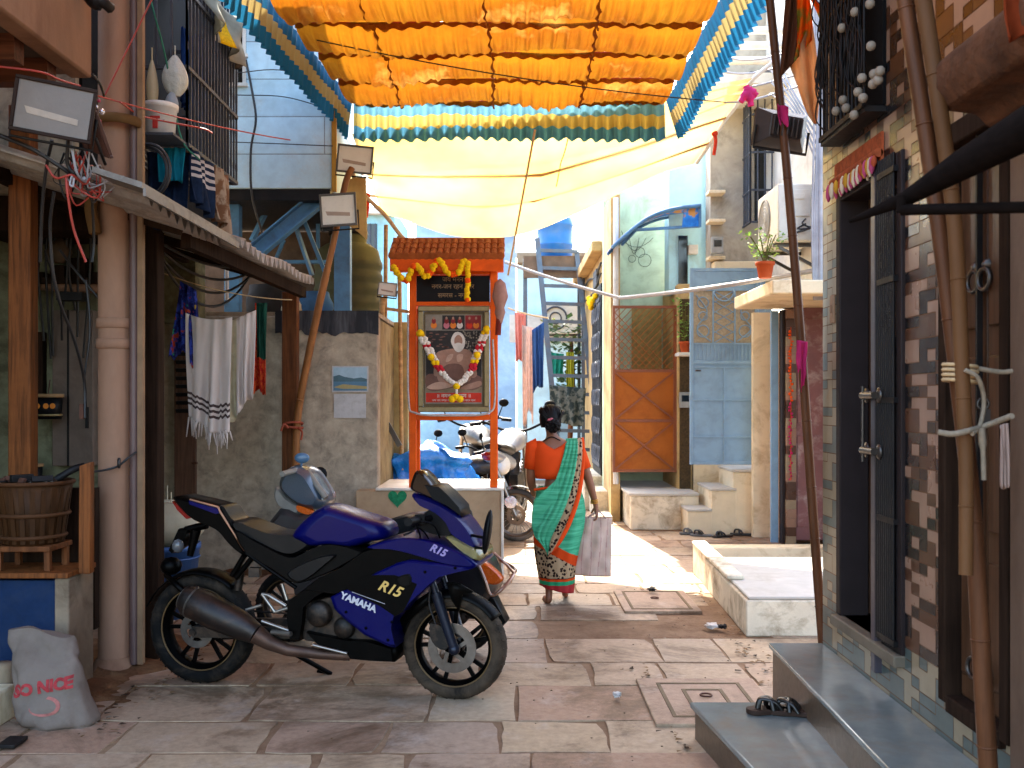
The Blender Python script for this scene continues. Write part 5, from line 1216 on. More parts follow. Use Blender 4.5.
# ------------------------------------------------------------------ balcony overhang, top left
bl = root('balcony', (-2.8, 4.5, 3.3), 'stained concrete balcony slab jutting overhead at the left', 'balcony')
mb = MB(); mb.bx(-2.42, -2.30, 2.5, 5.48, 3.36, 5.2); mb.bx(-3.8, -2.42, 5.36, 5.48, 3.38, 5.2); mb.build('parapet', m_brownpl, bl, bevel=.015)
mb = MB(); mb.bx(-4.0, -2.425, 2.5, 5.355, 3.40, 3.5); mb.build('floor', M('dark brown slab', '#55463c', .9, var=.4), bl)  # darker brown than the parapet
mb = MB()
for y in (4.3, 4.95, 5.3): mb.bx(-4.0, -2.44, y - .05, y + .05, 3.27, 3.398)
mb.build('joist', WOOD('joist', '#5a3524', axis=0), bl)
mb = MB(); mb.bx(-4.2, -2.44, 5.5, 5.9, 0, 6); mb.build('wall', m_conc, label='grey corner wall behind the left balcony', cat='wall') if False else None
# ------------------------------------------------------------------ floodlights
def floodlight(c, wd, hd, nrm, label, roll=0, body=m_dark, glass=m_lampglass, back=False, group='floodlights along the lane', depth=None):
    nrm = V(nrm).normalized(); up = V((0, 0, 1)); x = up.cross(nrm).normalized(); z = nrm.cross(x)
    if roll: rm = Matrix.Rotation(roll, 3, nrm); x, z = rm @ x, rm @ z
    c = V(c); T = lambda a, b, d: c + x * a + z * b + nrm * d
    dp = depth or wd * .28; a, b = wd / 2, hd / 2; rt = root('floodlight', c - V((0, 0, b)), label, 'floodlight', group)
    m = MB(); m.hexa([T(-a * .6, -b * .6, -dp), T(a * .6, -b * .6, -dp), T(a, -b, 0), T(-a, -b, 0), T(-a * .6, b * .6, -dp), T(a * .6, b * .6, -dp), T(a, b, 0), T(-a, b, 0)])
    for k in range(7): q = -a * .54 + k * a * .18; m.bar(T(q, -b * .5, -dp - .012), T(q, b * .5, -dp - .012), .008, .025, nrm)
    m.build('housing', body, rt, bevel=.004)
    m = MB(); f = min(a, b) * .13
    for q in ((-a, a, -b, -b + f), (-a, a, b - f, b), (-a, -a + f, -b + f, b - f), (a - f, a, -b + f, b - f)):
        m.hexa([T(q[0], q[2], .001), T(q[1], q[2], .001), T(q[1], q[2], .02), T(q[0], q[2], .02), T(q[0], q[3], .001), T(q[1], q[3], .001), T(q[1], q[3], .02), T(q[0], q[3], .02)])
    m.build('bezel', body, rt, bevel=.003)
    m = MB(); m.hexa([T(-a + f, -b + f, .003), T(a - f, -b + f, .003), T(a - f, -b + f, .008), T(-a + f, -b + f, .008), T(-a + f, b - f, .003), T(a - f, b - f, .003), T(a - f, b - f, .008), T(-a + f, b - f, .008)])
    gl = m.build('glass', glass, rt)
    m = MB(); m.hexa([T(-a * .62, -b * .30, .0085), T(a * .62, -b * .42, .0085), T(a * .62, -b * .42, .011), T(-a * .62, -b * .30, .011), T(-a * .70, -b * .05, .0085), T(a * .62, -b * .2, .0085), T(a * .62, -b * .2, .011), T(-a * .70, -b * .05, .011)])
    m.build('lamp_tube', M('lamp tube', '#a39282', .4), gl)
    m = MB(); m.tube([T(-a * 1.02, 0, -dp * .4), T(-a * 1.02, -b * 1.15, -dp * .4), T(a * 1.02, -b * 1.15, -dp * .4), T(a * 1.02, 0, -dp * .4)], .008, 6); m.build('bracket', m_dark, rt)
    return rt
floodlight(P(54, 110, 4.9), .375, .27, (.25, -1, -.05), 'large brown floodlight tilted down under the left balcony', R(-8), M('brown lamp housing', '#2c1f1a', .6, dirt=.3), M('dusty lamp glass', '#6f625a', .4, var=.2))
floodlight(P(99, 130, 5.15), .27, .24, (.95, .32, .35), 'smaller floodlight with frayed wiring turned away beside the drain pipe', R(28), M('brown lamp housing side', '#4a2c22', .5))
mb = MB(); r1 = random.Random(60)
for k in range(22): mb.cur = k % 2; mb.ball(P(91, 112, 5.05) + V((r1.uniform(-.03, .05), r1.uniform(-.03, .03), r1.uniform(-.07, .07))), r1.uniform(.008, .018), 7)
mb.build('tinsel', [M('red tinsel', '#a82a3f', .3), M('silver tinsel', '#d8d4d8', .2, metal=.8)], label='red and silver tinsel clump between the two left floodlights', cat='tinsel')
floodlight(P(355, 159.5, 8.9), .32, .25, (.05, -1, 0), 'upper floodlight with grey bezel at the bamboo top under the valance', R(-5), M('grey lamp bezel', '#4a4a48', .5), m_lampglass2)
floodlight(P(338.5, 210, 8.7), .32, .29, (.0, -1, .05), 'lower floodlight crossed by the leaning bamboo pole', R(4), M('grey lamp bezel 2', '#55524e', .5), m_lampglass2)
floodlight(P(387.5, 289.5, 10.2), .19, .14, (.05, -1, .1), 'small square floodlight on a thin pole left of the shrine', R(-6), M('grey lamp bezel 3', '#6a675e', .5), m_lampglass2)
mb = MB(); mb.tube([P(381, 330, 10.25), P(383, 297, 10.25)], .03, 8); mb.tube([V((P(381, 330, 10.25).x, 10.25, 0)), P(381, 330, 10.25)], .03, 8); mb.build('pole', m_palewood, label='pale pole holding the small square floodlight', cat='pole')
mb = MB(); mb.tube(curve([P(296, 440, 9.0), P(300, 400, 9.0), P(318, 310, 8.9), P(334, 240, 8.85), P(345, 185, 8.85), P(352, 168, 8.88)], 5), [.034] * 13 + [.028] * 13, 10)
for y in (400, 330, 270, 220): mb.torus(P({400: 300, 330: 313.5, 270: 327, 220: 338}[y], y, 8.92), (.25, 0, 1), .031, .006, 12, 5)
mb.tube([V((P(294, 500, 9.0).x, 8.98, 0)), P(296, 440, 9.0)], .035, 10)
mb.build('bamboo_pole', m_bamboo, label='leaning bamboo pole carrying two floodlights on the grey wall', cat='pole')
mb = MB(); mb.torus(P(293, 427, 9.0), (.1, 0, 1), .085, .012, 18, 5); mb.torus(P(293, 424, 9.0), (-.1, .2, 1), .085, .01, 18, 5); mb.tube(curve([P(288, 428, 8.9), P(284, 424, 8.85), P(281, 431, 8.85)], 4), .01, 5); mb.tube(curve([P(298, 428, 8.9), P(302, 432, 8.85), P(301, 440, 8.85)], 4), .01, 5)
mb.build('cloth_tie', CLOTH('pale red rag', '#b5604a'), label='red and cream rag tying the leaning bamboo to the timber post', cat='tie')
mb = MB(); a, b = P(344, 235, 9.3), P(366, 178, 9.3); mb.prism([P(343, 180, 9.3), P(366, 176, 9.3), P(367, 240, 9.3), P(358, 232, 9.3), P(344, 222, 9.3)], (0, .02, 0)); mb.build('board', M('cream board', '#c9a86a', .7), bevel=.003, label='cream board tucked beside the crossed floodlight', cat='board')
# wires, left
def wires(name, label, mats, runs):
    m = MB()
    for mi, r_, pts in runs: m.cur = mi; m.tube(curve([P(*p) for p in pts], 6), r_, 5)
    return m.build(name, mats, label=label, cat='wire')
wires('loose_wire', 'tangle of black grey and red wires below the left floodlights', [m_cable, m_redwire, m_greywire], [
    (0, .012, [(-10, 132, 4.9), (30, 148, 5.0), (62, 168, 5.05), (72, 176, 5.1)]), (2, .007, [(70, 128, 5.0), (74, 160, 5.0), (80, 178, 5.05), (96, 186, 5.2)]), (1, .006, [(46, 165, 5.0), (56, 178, 5.0), (72, 175, 5.0), (84, 184, 5.1), (90, 178, 5.1)]),
    (1, .007, [(66, 176, 5.0), (68, 196, 5.0), (74, 230, 5.05), (86, 262, 5.1)]), (0, .009, [(52, 140, 5.0), (46, 170, 5.1), (42, 210, 5.2), (40, 262, 5.3)]), (0, .009, [(54, 192, 5.1), (50, 230, 5.2), (56, 290, 5.3), (74, 340, 5.6), (84, 380, 5.8), (85, 418, 5.8)]),
    (0, .007, [(86, 280, 5.8), (90, 330, 5.8), (84, 380, 5.8)]), (0, .01, [(68, 140, 5.0), (68, 165, 5.05), (80, 175, 5.1), (102, 168, 5.6)]), (2, .01, [(84, 178, 5.1), (92, 186, 5.3), (99, 196, 5.6)]), (1, .006, [(88, 150, 5.1), (80, 168, 5.1), (76, 180, 5.1)]),
    (0, .008, [(92, 195, 5.5), (94, 240, 5.6), (92, 262, 5.6)]), (0, .008, [(60, 250, 5.8), (75, 270, 5.9), (100, 300, 5.95)]), (0, .008, [(45, 250, 6.2), (60, 300, 6.4), (62, 340, 6.6)]), (2, .006, [(72, 176, 5.0), (70, 184, 5.0), (73, 186, 5.0), (74, 178, 5.0)]),
    (0, .007, [(92, 74, 5.2), (100, 84, 5.3), (104, 96, 5.5)]), (1, .006, [(-5, 66, 4.8), (40, 72, 4.9), (60, 80, 5.0), (80, 86, 5.1)])])
r1 = random.Random(64)
for k in range(3):
    mb = MB(); mb.cur = 0
    for j in range(6):
        x0, y0 = 62 + 14 * r1.random() + 8 * k, 150 + 12 * r1.random(); d = r1.uniform(.05, .12)
        mb.tube(curve([P(x0, y0, 5.05), P(x0 + r1.uniform(-14, 14), y0 + r1.uniform(14, 34), 5.05 + d), P(x0 + r1.uniform(-4, 24), y0 + r1.uniform(30, 50), 5.1 + d), P(x0 + r1.uniform(10, 34), y0 + r1.uniform(14, 40), 5.2 + d), P(98 + 3 * k, 178 + 10 * r1.random(), 5.6)], 6), r1.uniform(.003, .006), 5)
    mb.build('wire_tangle', (m_cable, m_redwire, m_greywire)[k], label=('black wires looping to the drain pipe under the two left floodlights', 'red wires looping to the drain pipe under the two left floodlights', 'grey wires looping to the drain pipe under the two left floodlights')[k], cat='wire')
mb = MB(); mb.bx(*sorted((P(80, 0, 5.8).x, P(84, 0, 5.8).x)), 5.79, 5.82, P(0, 419, 5.8).z, P(0, 404, 5.8).z); mb.build('plug', m_rust, label='little brown plug hanging at the end of a black wire', cat='plug')
mb = MB(); mb.tube([P(154, -5, 5.6), P(105, 95, 5.7)], .005, 5); mb.tube(sag(P(98, 96, 5.5), P(290, 140, 7.5), .02), .005, 5); mb.tube(curve([P(120, 102, 5.6), P(145, 117, 6.0), P(200, 128, 6.2), P(212, 133, 6.3)], 5), .006, 5)
mb.build('red_string', m_redwire, label='thin red strings crossing in front of the drain pipe', cat='string')
mb = MB(); mb.tube(curve([P(150, -3, 6.3), P(156, 20, 6.3), P(164, 50, 6.35), P(172, 90, 6.4), P(182, 140, 6.4), P(200, 160, 6.5)], 5), .006, 5); mb.build('green_string', M('green cord', '#3a7a66', .7), label='green cord hanging down in front of the window cage', cat='string')
mb = MB()
for d in (0, .02): mb.torus(P(146, 172, 6.1 + d), (.3, 1, 0), .17 - d, .011, 32, 6)
mb.build('cable_coil', m_cable, label='coil of black cable hung beside the drain pipe over the roof', cat='cable')
mb = MB(); mb.tube(curve([P(246, 60, 9.5), P(252, 90, 9.5), P(256, 120, 9.5), P(251, 150, 9.5), P(252, 195, 9.5), P(262, 232, 9.6)], 6), .012, 5)
for pts in ([(236, 73, 9.5), (280, 70, 9.55), (330, 82, 9.55)], [(236, 95, 9.5), (285, 97, 9.55), (332, 110, 9.55)], [(232, 142, 9.5), (285, 144, 9.55), (333, 146, 9.55)]): mb.tube(curve([P(*p) for p in pts], 6), .005, 4)
mb.build('wall_cable', m_cable, label='black cables trailing over the grey blue block wall', cat='cable')
mb = MB(); mb.tube(curve([P(88, -10, 5.3), P(96, 0, 5.3), P(104, 3, 5.3), P(110, 8, 5.35)], 5), [.05] * 8 + [.03] * 8, 8); mb.build('cloth', m_dark, label='dark cloth scrap hanging at the top near the drain pipe', cat='cloth')
mb = MB(); mb.tube([P(227, 178, 9.3), P(227, 300, 9.3)], .018, 8); mb.build('downpipe', m_white, label='thin white downpipe at the end of the window cage', cat='pipe')

# ------------------------------------------------------------------ orange canopy with valance
def M_canopy():
    t = NT('orange canopy cloth'); n = t.noise(1.2, 5); n2 = t.noise(7, 4, .6, t.mapping((6, .6, 1)))
    cc = t.ramp(n, [(.35, lin('#8c5a10')), (.5, lin('#88520e')), (.6, lin('#82480c')), (.72, lin('#b08038'))])  # palest stop paints in patches where sun shines on the cloth
    cc = t.mix(.5, cc, t.ramp(n2, [(.3, (.62, .55, .5, 1)), (.7, (1, 1, 1, 1))]), 'MULTIPLY')
    t.color(cc); t.set(Roughness=.7); t.bsdf.inputs['Specular IOR Level'].default_value = .14
    tr = t.node('ShaderNodeBsdfTranslucent'); t.link(cc, tr.inputs['Color']); mx = t.node('ShaderNodeMixShader'); mx.inputs[0].default_value = .40
    t.bump(t.noise(40, 3, .6, t.mapping((5, .5, 1))), .4, .01)
    t.link(t.bsdf.outputs[0], mx.inputs[1]); t.link(tr.outputs[0], mx.inputs[2]); t.link(mx.outputs[0], t.n['Material Output'].inputs['Surface']); return t.m
def M_trans(name, c, f, var=.12, scale=3):
    t = NT(name); n = t.noise(scale, 4); cc = t.ramp(n, [(.3, mul(lin(c), 1 - var)), (.7, lin(c))]); t.color(cc); t.set(Roughness=.8); t.bsdf.inputs['Specular IOR Level'].default_value = .14
    tr = t.node('ShaderNodeBsdfTranslucent'); t.link(cc, tr.inputs['Color']); mx = t.node('ShaderNodeMixShader'); mx.inputs[0].default_value = f
    t.bump(t.noise(14, 4), .2, .01)
    t.link(t.bsdf.outputs[0], mx.inputs[1]); t.link(tr.outputs[0], mx.inputs[2]); t.link(mx.outputs[0], t.n['Material Output'].inputs['Surface']); return t.m
cn = root('canopy', (0, 7, 4.2), 'orange ruffled festival canopy with blue and cream pleated valance', 'canopy')
m_can = M_canopy(); m_vb = M_trans('valance blue', '#226a92', .35); m_vc = M_trans('valance cream', '#a8945e', .35); m_vbd = M_trans('valance deep blue', '#205878', .35); m_vb2 = M_trans('thin backlit valance blue', '#437a98', .55); m_vbd2 = M_trans('thin backlit valance sky blue', '#4f7c92', .55); m_vc2 = M_trans('thin backlit valance cream', '#a0904f', .55)  # far valance uses brighter copies, with light coming through painted in
XL, XR, YF, YN, ZC = -1.60, 1.54, 10.2, 3.81, 4.66
nrow = 9
roww = (YF - YN) / nrow
def XLy(y): return XL - .072 * (YF - y)
mb = MB(); q = random.Random(70); 
def canf(u, v):
    rr = v * nrow; k = min(int(rr), nrow - 1); f = rr - k
    y = YF - v * (YF - YN); x0_ = XLy(y); x = x0_ + (XR - x0_) * u
    sagz = .115 * math.sin(min(1, f * 1.0) * math.pi) ** .8 * (.72 + .95 * noise.noise(V((x * 1.3, k * 3.1, 0)))) + .05 * f
    pl_ = .034 * (abs(math.sin(x * 25 + 2.2 * noise.noise(V((x * 2, y * .3, k))))) - .6) + .025 * noise.noise(V((x * 1.6, y * 1.2, 5.))) + .006 * math.sin(x * 115 + k)
    edge = .10 * (abs(u - .5) * 2) ** 6
    return V((x, y + .07 * (1 - min(1, v * 9)) + .12 * min(1, v * 9) * noise.noise(V((x * 1.3, k * 2., 1.))), ZC - sagz + pl_ * (.05 + 1.2 * math.sin(f * math.pi)) + edge * 0))
mb.grid(canf, 340, nrow * 14); mb.build('ceiling_cloth', m_can, cn)
# ruffle strips sewn along the canopy
for xs in (-1.12, -.2, .66):
    mb = MB()
    def ruf(u, v):
        y = YF - .02 - u * (YF - YN); f = (u * nrow) % 1; 
        return V((xs + (.025 + .02 * math.sin(u * 260)) * (v - .5) + .03 * math.sin(u * 8), y, ZC - .03 - .115 * math.sin(f * math.pi) ** .8 * .9 - (.02 + .025 * abs(math.sin(u * 130))) * v))
    mb.grid(ruf, 420, 3); mb.build('ruffle', m_can, cn)
mb = MB()
for k in range(nrow + 1):
    y = YF - k * roww; mb.tube([(XLy(y), y, ZC - .015), (XR, y, ZC - .004)], .006, 5)
mb.build('seam_rope', m_redwire, cn)
for k in range(nrow + 1):
    y = YF - k * roww; mb = MB(); xa = XLy(y)
    mb.grid(lambda u, v: V((xa + (XR - xa) * u, y + .018 * math.sin(u * 150) * v + .02 * math.sin(u * 23 + k) * v, ZC - .01 - v * (.045 + .012 * math.sin(u * 19 + k) + .004 * math.sin(u * 150)))), 300, 3); mb.build('frill', m_can, cn)
def vmat(u, v): return 1 if v < .16 or v > .62 else 0
def valance(a, b, h, name='valance', out=(0, 0, 0), n=160, seed=0, ms=None, amp=.022):
    a, b = V(a), V(b); d = b - a; L = d.length; t = d.normalized(); nr = t.cross(V((0, 0, 1))); m = MB()
    def fn(u, v):
        s_ = u * L; bump_ = amp * math.sin(s_ * 50 + 2.5 * noise.noise(V((s_ * 1.4, seed, 0)))) * (.25 + v) + .03 * v * noise.noise(V((s_ * 1.1, seed, 3)))
        hh = h * (1 + .06 * noise.noise(V((s_ * 1.3, 7, seed))))
        return a + d * u + nr * bump_ + V(out) * v - V((0, 0, hh * v + .03 * abs(math.sin(s_ * 3.3)) * (1 - v)))
    m.grid(fn, n, 12, lambda u, v: 1 if .30 < v < .66 else (0 if v > .66 else 2)); return m.build(name, ms or [m_vb, m_vc, m_vbd], cn)
valance((XL - .02, YF + .03, ZC), (XR + .02, YF + .03, ZC), .40, seed=1, n=260, ms=[m_vb2, m_vc2, m_vbd2], amp=.06)
valance((XLy(YN) - .03, YN, ZC), (XL - .03, YF, ZC), .40, out=(-.05, 0, 0), n=380, seed=2)
valance((XR + .03, YF, ZC), (XR + .03, YN, ZC), .40, out=(.14, 0, 0), n=380, seed=3)
mb = MB(); mb.tube(sag((XL, 8.2, 4.55), (1.9, 8.9, 4.25), .06), .006, 5); mb.build('guy_line', m_cable, label='dark line stretched diagonally under the orange canopy', cat='rope')
# yellow tarpaulin beyond
def M_tarp():
    t = NT('yellow tarpaulin'); n = t.noise(.9, 4); cc = t.ramp(n, [(.35, lin('#e6d29a')), (.65, lin('#ecdcb0'))]); t.color(cc); t.set(Roughness=.55)
    tr = t.node('ShaderNodeBsdfTranslucent'); t.link(cc, tr.inputs['Color']); mx = t.node('ShaderNodeMixShader'); mx.inputs[0].default_value = .6
    t.bump(t.noise(3, 4), .3, .03)
    t.link(t.bsdf.outputs[0], mx.inputs[1]); t.link(tr.outputs[0], mx.inputs[2]); t.link(mx.outputs[0], t.n['Material Output'].inputs['Surface']); return t.m
ta = root('tarpaulin', (0, 11, 4), 'pale yellow tarpaulin stretched across the lane beyond the orange canopy', 'tarpaulin')
NL, NR_, FR, FL_ = P(352, 134, 10.28), P(752, 78, 10.45), P(694, 164, 11.5), P(382, 214, 13.0)
def tarpf(u, v):
    p = NL.lerp(NR_, u).lerp(FL_.lerp(FR, u), v)
    p.z += -.22 * math.sin(u * math.pi) * math.sin(min(1, v * 1.0) * math.pi) - .10 * abs(math.sin(v * math.pi * 2.6)) * math.sin(u * math.pi) + .03 * noise.noise(V((u * 5, v * 5, 0)))
    p.z -= .62 * v ** 3 * abs(math.sin(u * math.pi)) ** 1.2 * (1 - u) ** .6
    return p
mb = MB(); mb.grid(tarpf, 50, 50); mb.build('sheet', M_tarp(), ta, solid=.002)
mb = MB(); pts = [tarpf(1, k / 20) + V((.03, 0, .01)) for k in range(21)]; mb.tube([P(778, 58, 10.3)] + pts, .022, 7); mb.build('edge_pole', m_white, ta)
mb = MB()
for v_ in (.45, .75): mb.tube([tarpf(0, v_) + V((-.1, 0, .02)), tarpf(.5, v_) + V((0, 0, .0)), tarpf(1, v_) + V((.05, 0, .02))], .022, 7)
mb.build('cross_pole', m_palewood, ta)
mb = MB(); mb.tube([tarpf(.55, k / 20) - V((0, 0, .006)) for k in range(12)] , .007, 5); mb.build('cord', m_rope, ta)
for (px, py, Y, lab, mm) in ((367, 204, 11.2, 'red rag knotted at the left end of the tarpaulin pole', m_red), (0, 0, 0, 'red ribbon dangling from the tarpaulin edge pole', m_red)):
    e0 = tarpf(1, .62) if Y == 0 else P(px, py - 8, Y)
    mb = MB(); mb.tube(curve([e0, e0 + V((.01, 0, -.1)), e0 + V((-.01, 0, -.24))], 4), .02, 6); mb.ball(e0, .04, 8); mb.build('ribbon', CLOTH('red ribbon', '#c2402c'), label=lab, cat='ribbon')
mb = MB(); mb.ball(P(749, 92, 9.6), (.06, .04, .05), 8)
for dx, dy in ((-8, 10), (8, 4), (2, 14), (-3, -6)): mb.tube(curve([P(749, 92, 9.6), P(749 + dx * .6, 92 + dy * .5, 9.6), P(749 + dx, 92 + dy, 9.6)], 3), [.05] * 4 + [.03] * 3, 6)
mb.build('ribbon', m_pink, label='pink cloth bow tied where tarpaulin pole meets the wall', cat='ribbon')
# cables in the alley
mb = MB(); mb.tube(sag(P(505, 262, 13), P(620, 298, 12.2), .02), .022, 6); mb.tube(sag(P(620, 298, 12.2), P(828, 268, 10.0), .03), .026, 6); mb.build('hose', m_greywire, label='long grey hose slung across the lane before the gates', cat='hose')
mb = MB(); mb.tube(sag(P(535, 130, 9.9), P(508, 275, 11.5), .0), .012, 5); mb.build('rope', m_rope, label='taut cord dropping from valance towards the shrine', cat='rope')
mb = MB(); mb.tube(curve([P(350, 165, 9.2), P(360, 190, 9.5), P(385, 215, 10), P(405, 240, 10.2), P(430, 255, 10.3)], 5), .022, 6); mb.build('rope', m_rope, label='thick frayed rope descending from the upper floodlight to the shrine roof', cat='rope')
mb = MB()
for k in range(9): x = 814 + k * 1.6; mb.tube(curve([P(x, -10, 9.8), P(x + 2 * math.sin(k), 120, 9.85), P(x - 2, 230 + 5 * k, 9.85), P(x, 300, 9.85)], 5), .012, 5)
for k in range(5): mb.tube(curve([P(770, 45 + 12 * k, 10.5), P(795, 95 + 5 * k, 10), P(820, 130 + 10 * k, 9.85)], 5), .01, 5)
for k in range(4): mb.tube(curve([P(680, 40 + 20 * k, 11), P(740, 60 + 14 * k, 10.6), P(800, 50 + 12 * k, 10.2)], 5), .012, 5)
mb.tube([P(820, -10, 9.86), P(820, 300, 9.86)], .03, 8)
mb.build('cable_bundle', m_greywire, label='vertical bundle of cables strapped down the white wall', cat='cable')
# hanging clothes at the far left of ladder
mb = MB(); mb.tube([P(517, 330, 15.5), P(535, 560, 15.5)], .03, 6)
hang('garment', P(515, 312, 15.5), P(526, 314, 15.5), .75, CLOTH('coral cloth', '#c98a80'), 'coral garment first on the far line beside the ladder', 'garment', 71)
hang('garment', P(522, 325, 15.4), P(534, 328, 15.4), 1.4, CLOTH('peach cloth', '#d8bcae'), 'long peach garment hanging beside the coral one', 'garment', 72, ragged=.1)
hang('garment', P(532, 330, 15.3), P(544, 322, 15.3), .95, CLOTH('denim cloth', '#3f5f90'), 'blue garment hanging against the ladder rail', 'garment', 73)
mb = MB(); mb.tube(sag(P(508, 308, 15.5), P(548, 318, 15.3), .02), .012, 5); mb.build('clothes_line', m_rope, label='clothes line tied to the ladder foot end of the lane', cat='rope')
hang('garment', P(548, 352, 18.3), P(564, 354, 18.3), .4, CLOTH('sea green cloth', '#2f9a86'), 'sea green garment drying behind the ladder rungs', 'garment', 74)
hang('garment', P(566, 352, 18.3), P(574, 352, 18.3), .75, CLOTH('lime cloth', '#b8b83a'), 'lime garment drying behind the ladder', 'garment', 75)
hang('quilt', P(549, 385, 16.2), P(586, 388, 16.2), .62, CLOTH('floral quilt', '#3d4a4a', '#7a8078', 12), 'dark floral quilt hung over lower ladder rungs', 'quilt', 76)

# ------------------------------------------------------------------ right foreground poles
def bamboo(name, pts, r0, r1_, label, m=m_bamboo, nodes=True):
    c = curve([V(p) for p in pts], 8); n_ = len(c); b = MB(); b.tube(c, [r0 + (r1_ - r0) * i / (n_ - 1) for i in range(n_)], 12)
    L = sum((c[i + 1] - c[i]).length for i in range(n_ - 1)); acc = 0; nx = .2; k = 0
    if nodes:
        for i in range(n_ - 1):
            s_ = (c[i + 1] - c[i]).length
            while nx < acc + s_:
                p = c[i].lerp(c[i + 1], (nx - acc) / s_); rr = r0 + (r1_ - r0) * nx / L; b.torus(p, c[i + 1] - c[i], rr * .98, rr * .14, 12, 5); nx += .32 + .05 * math.sin(k * 2.3); k += 1
            acc += s_
    return b.build(name, m, label=label, cat='pole')
m_bamd = WOOD('weathered bamboo', '#573520', .55, 2, 2, .45, .2)
pA = [P(991, 812, 3.02), P(984, 700, 3.02), P(973, 520, 3.04), P(957, 370, 3.06), P(934, 190, 3.08), P(905, 0, 3.1), P(890, -90, 3.1)]
bamboo('bamboo_pole', pA, .028, .024, 'thick bamboo pole on the grey step leaning before the timber door', m_bamd)
pB = [P(966, 575, 2.93), P(966, 470, 2.96), P(962, 370, 2.98), P(955, 230, 3.0), P(940, 110, 3.0), P(922, -10, 3.02), P(912, -80, 3.02)]
bamboo('bamboo_pole', pB, (.020), .025, 'shorter bamboo lashed to the thick pole and ending above the step', M('pale split bamboo', '#5f3f24', .6, var=.35, streak=.2))
mb = MB()
for k in range(4): mb.torus(P(960, 366 + k * 5, 3.02), (.1, 0, 1), .048, .006, 18, 5)
mb.build('lashing', m_rope, label='rope lashing where the two bamboo poles meet', cat='rope')
mb = MB(); mb.tube(curve([P(938, 432, 2.94), P(952, 434, 2.93), P(968, 431, 2.93), P(985, 426, 2.97), P(1012, 416, 2.85)], 6), .009, 7); mb.tube(curve([P(965, 370, 2.95), P(978, 378, 2.95), P(984, 400, 2.98), P(980, 425, 2.97), P(972, 434, 2.93)], 5), .007, 6); mb.tube(curve([P(975, 368, 3.0), P(1000, 372, 3.0), P(1012, 371, 3.0)], 4), .008, 6)
mb.tube(curve([P(981, 428, 2.96), P(983, 450, 2.96), P(984, 480, 2.96)], 4), [.012] * 4 + [.008] * 5, 6)
mb.build('rope', M('white cotton rope', '#8d7f6c', .9, var=.3, scale=40), label='white rope knotted round the bamboo and tied back to the pilaster', cat='rope')
mb = MB(); mb.torus(P(983, 404, 3.0), (.3, 1, 0), .016, .005, 14, 6); mb.bx(*sorted((P(979, 0, 3.0).x, P(989, 0, 3.0).x)), 2.99, 3.005, P(0, 424, 3.0).z, P(0, 409, 3.0).z); mb.build('padlock', m_steel, label='steel padlock hanging from the rope by the timber door', cat='padlock')
hang('rag', P(1000, 425, 2.83), P(1008, 423, 2.83), .18, CLOTH('pink grey rag', '#b59a8c'), 'pinkish rag hanging from the white rope beside the pilaster', 'rag', 81, 2, .01)
# awning bracket overhead right
mb = MB(); mb.tube([P(850, 221, 2.7), P(905, 199, 2.55), P(960, 166, 2.4), P(1024, 130, 2.25), P(1090, 92, 2.1)], [.006, .020, .036, .048, .054], 10); mb.tube([P(901, 210, 2.5), P(1080, 206, 2.3)], .014, 8); mb.tube([P(901, 196, 2.5), P(901, 212, 2.5)], .012, 8)
mb.build('timber_bracket', WOOD('charred timber', '#120d0b', .7, 3, 0, .95), label='dark tapering timber with a thin lower rail jutting from the right', cat='bracket')
mb = MB(); hang('cloth', P(1002, -5, 2.5), P(1040, -5, 2.5), .11, CLOTH('rust cloth', '#8a3a1c'), 'rust orange cloth edge at the top over the carved ledge', 'cloth', 82, 2, .02)
# flag pole with flag and floodlight
pC = [P(828, 705, 5.25), P(821, 620, 5.25), P(812, 500, 5.25), P(800, 330, 5.25), P(786, 160, 5.25), P(771, 10, 5.25), P(765, -60, 5.25)]
bamboo('bamboo_pole', pC, .026, .022, 'slender bamboo flag pole standing behind the far end of the grey steps', m_bamd)
floodlight(P(780, 130, 5.33), .29, .20, (-.15, 1, .1), 'dark floodlight seen from behind on the bamboo flag pole', R(6), M('dark lamp back', '#2e221e', .55))
fg = root('flag', (1.55, 5.2, 3.4), 'faded saffron and green flag drooping from the bamboo flag pole', 'flag')
m_fl = NT('flag cloth'); n_ = m_fl.noise(5, 3); m_fl = CLOTH('flag saffron', '#e0701c', '#8d8a3c', 5, .6); m_fl2 = CLOTH('flag pale', '#e0b080', None, 5, .6); m_fl3 = CLOTH('flag dark', '#5a3524', None, 5, .3)
mb = MB()
def poly(pts, Y, mi, d): mb.cur = mi; qs = [P(x, y, Y) for x, y in pts]; mb.prism(qs, (.0, d, 0))
def strip(l, r_, Y0, Y1, mi, n=10):
    l = curve([V((x, y, 0)) for x, y in l], n); r_ = curve([V((x, y, 0)) for x, y in r_], n)
    m_ = min(len(l), len(r_)); 
    for i in range(m_): pass
    def fn(u, v):
        i = min(int(v * (m_ - 1)), m_ - 1); x = l[i].x * (1 - u) + r_[i].x * u; y = l[i].y * (1 - u) + r_[i].y * u
        return P(x, y, Y0 + (Y1 - Y0) * u + .03 * math.sin(u * 9 + v * 4))
    mb.cur = mi; mb.grid(fn, 8, m_ - 1)
strip([(786, -10), (783, 30), (780, 78)], [(796, -10), (797, 30), (796, 60)], 5.22, 5.16, 2)
strip([(796, -10), (797, 30), (794, 62)], [(808, -10), (812, 15), (812, 40)], 5.16, 5.2, 0)
strip([(806, -10), (816, 10), (822, 24), (832, 40), (843, 66)], [(810, -10), (822, 8), (832, 24), (840, 44), (844, 70)], 5.2, 5.12, 0)
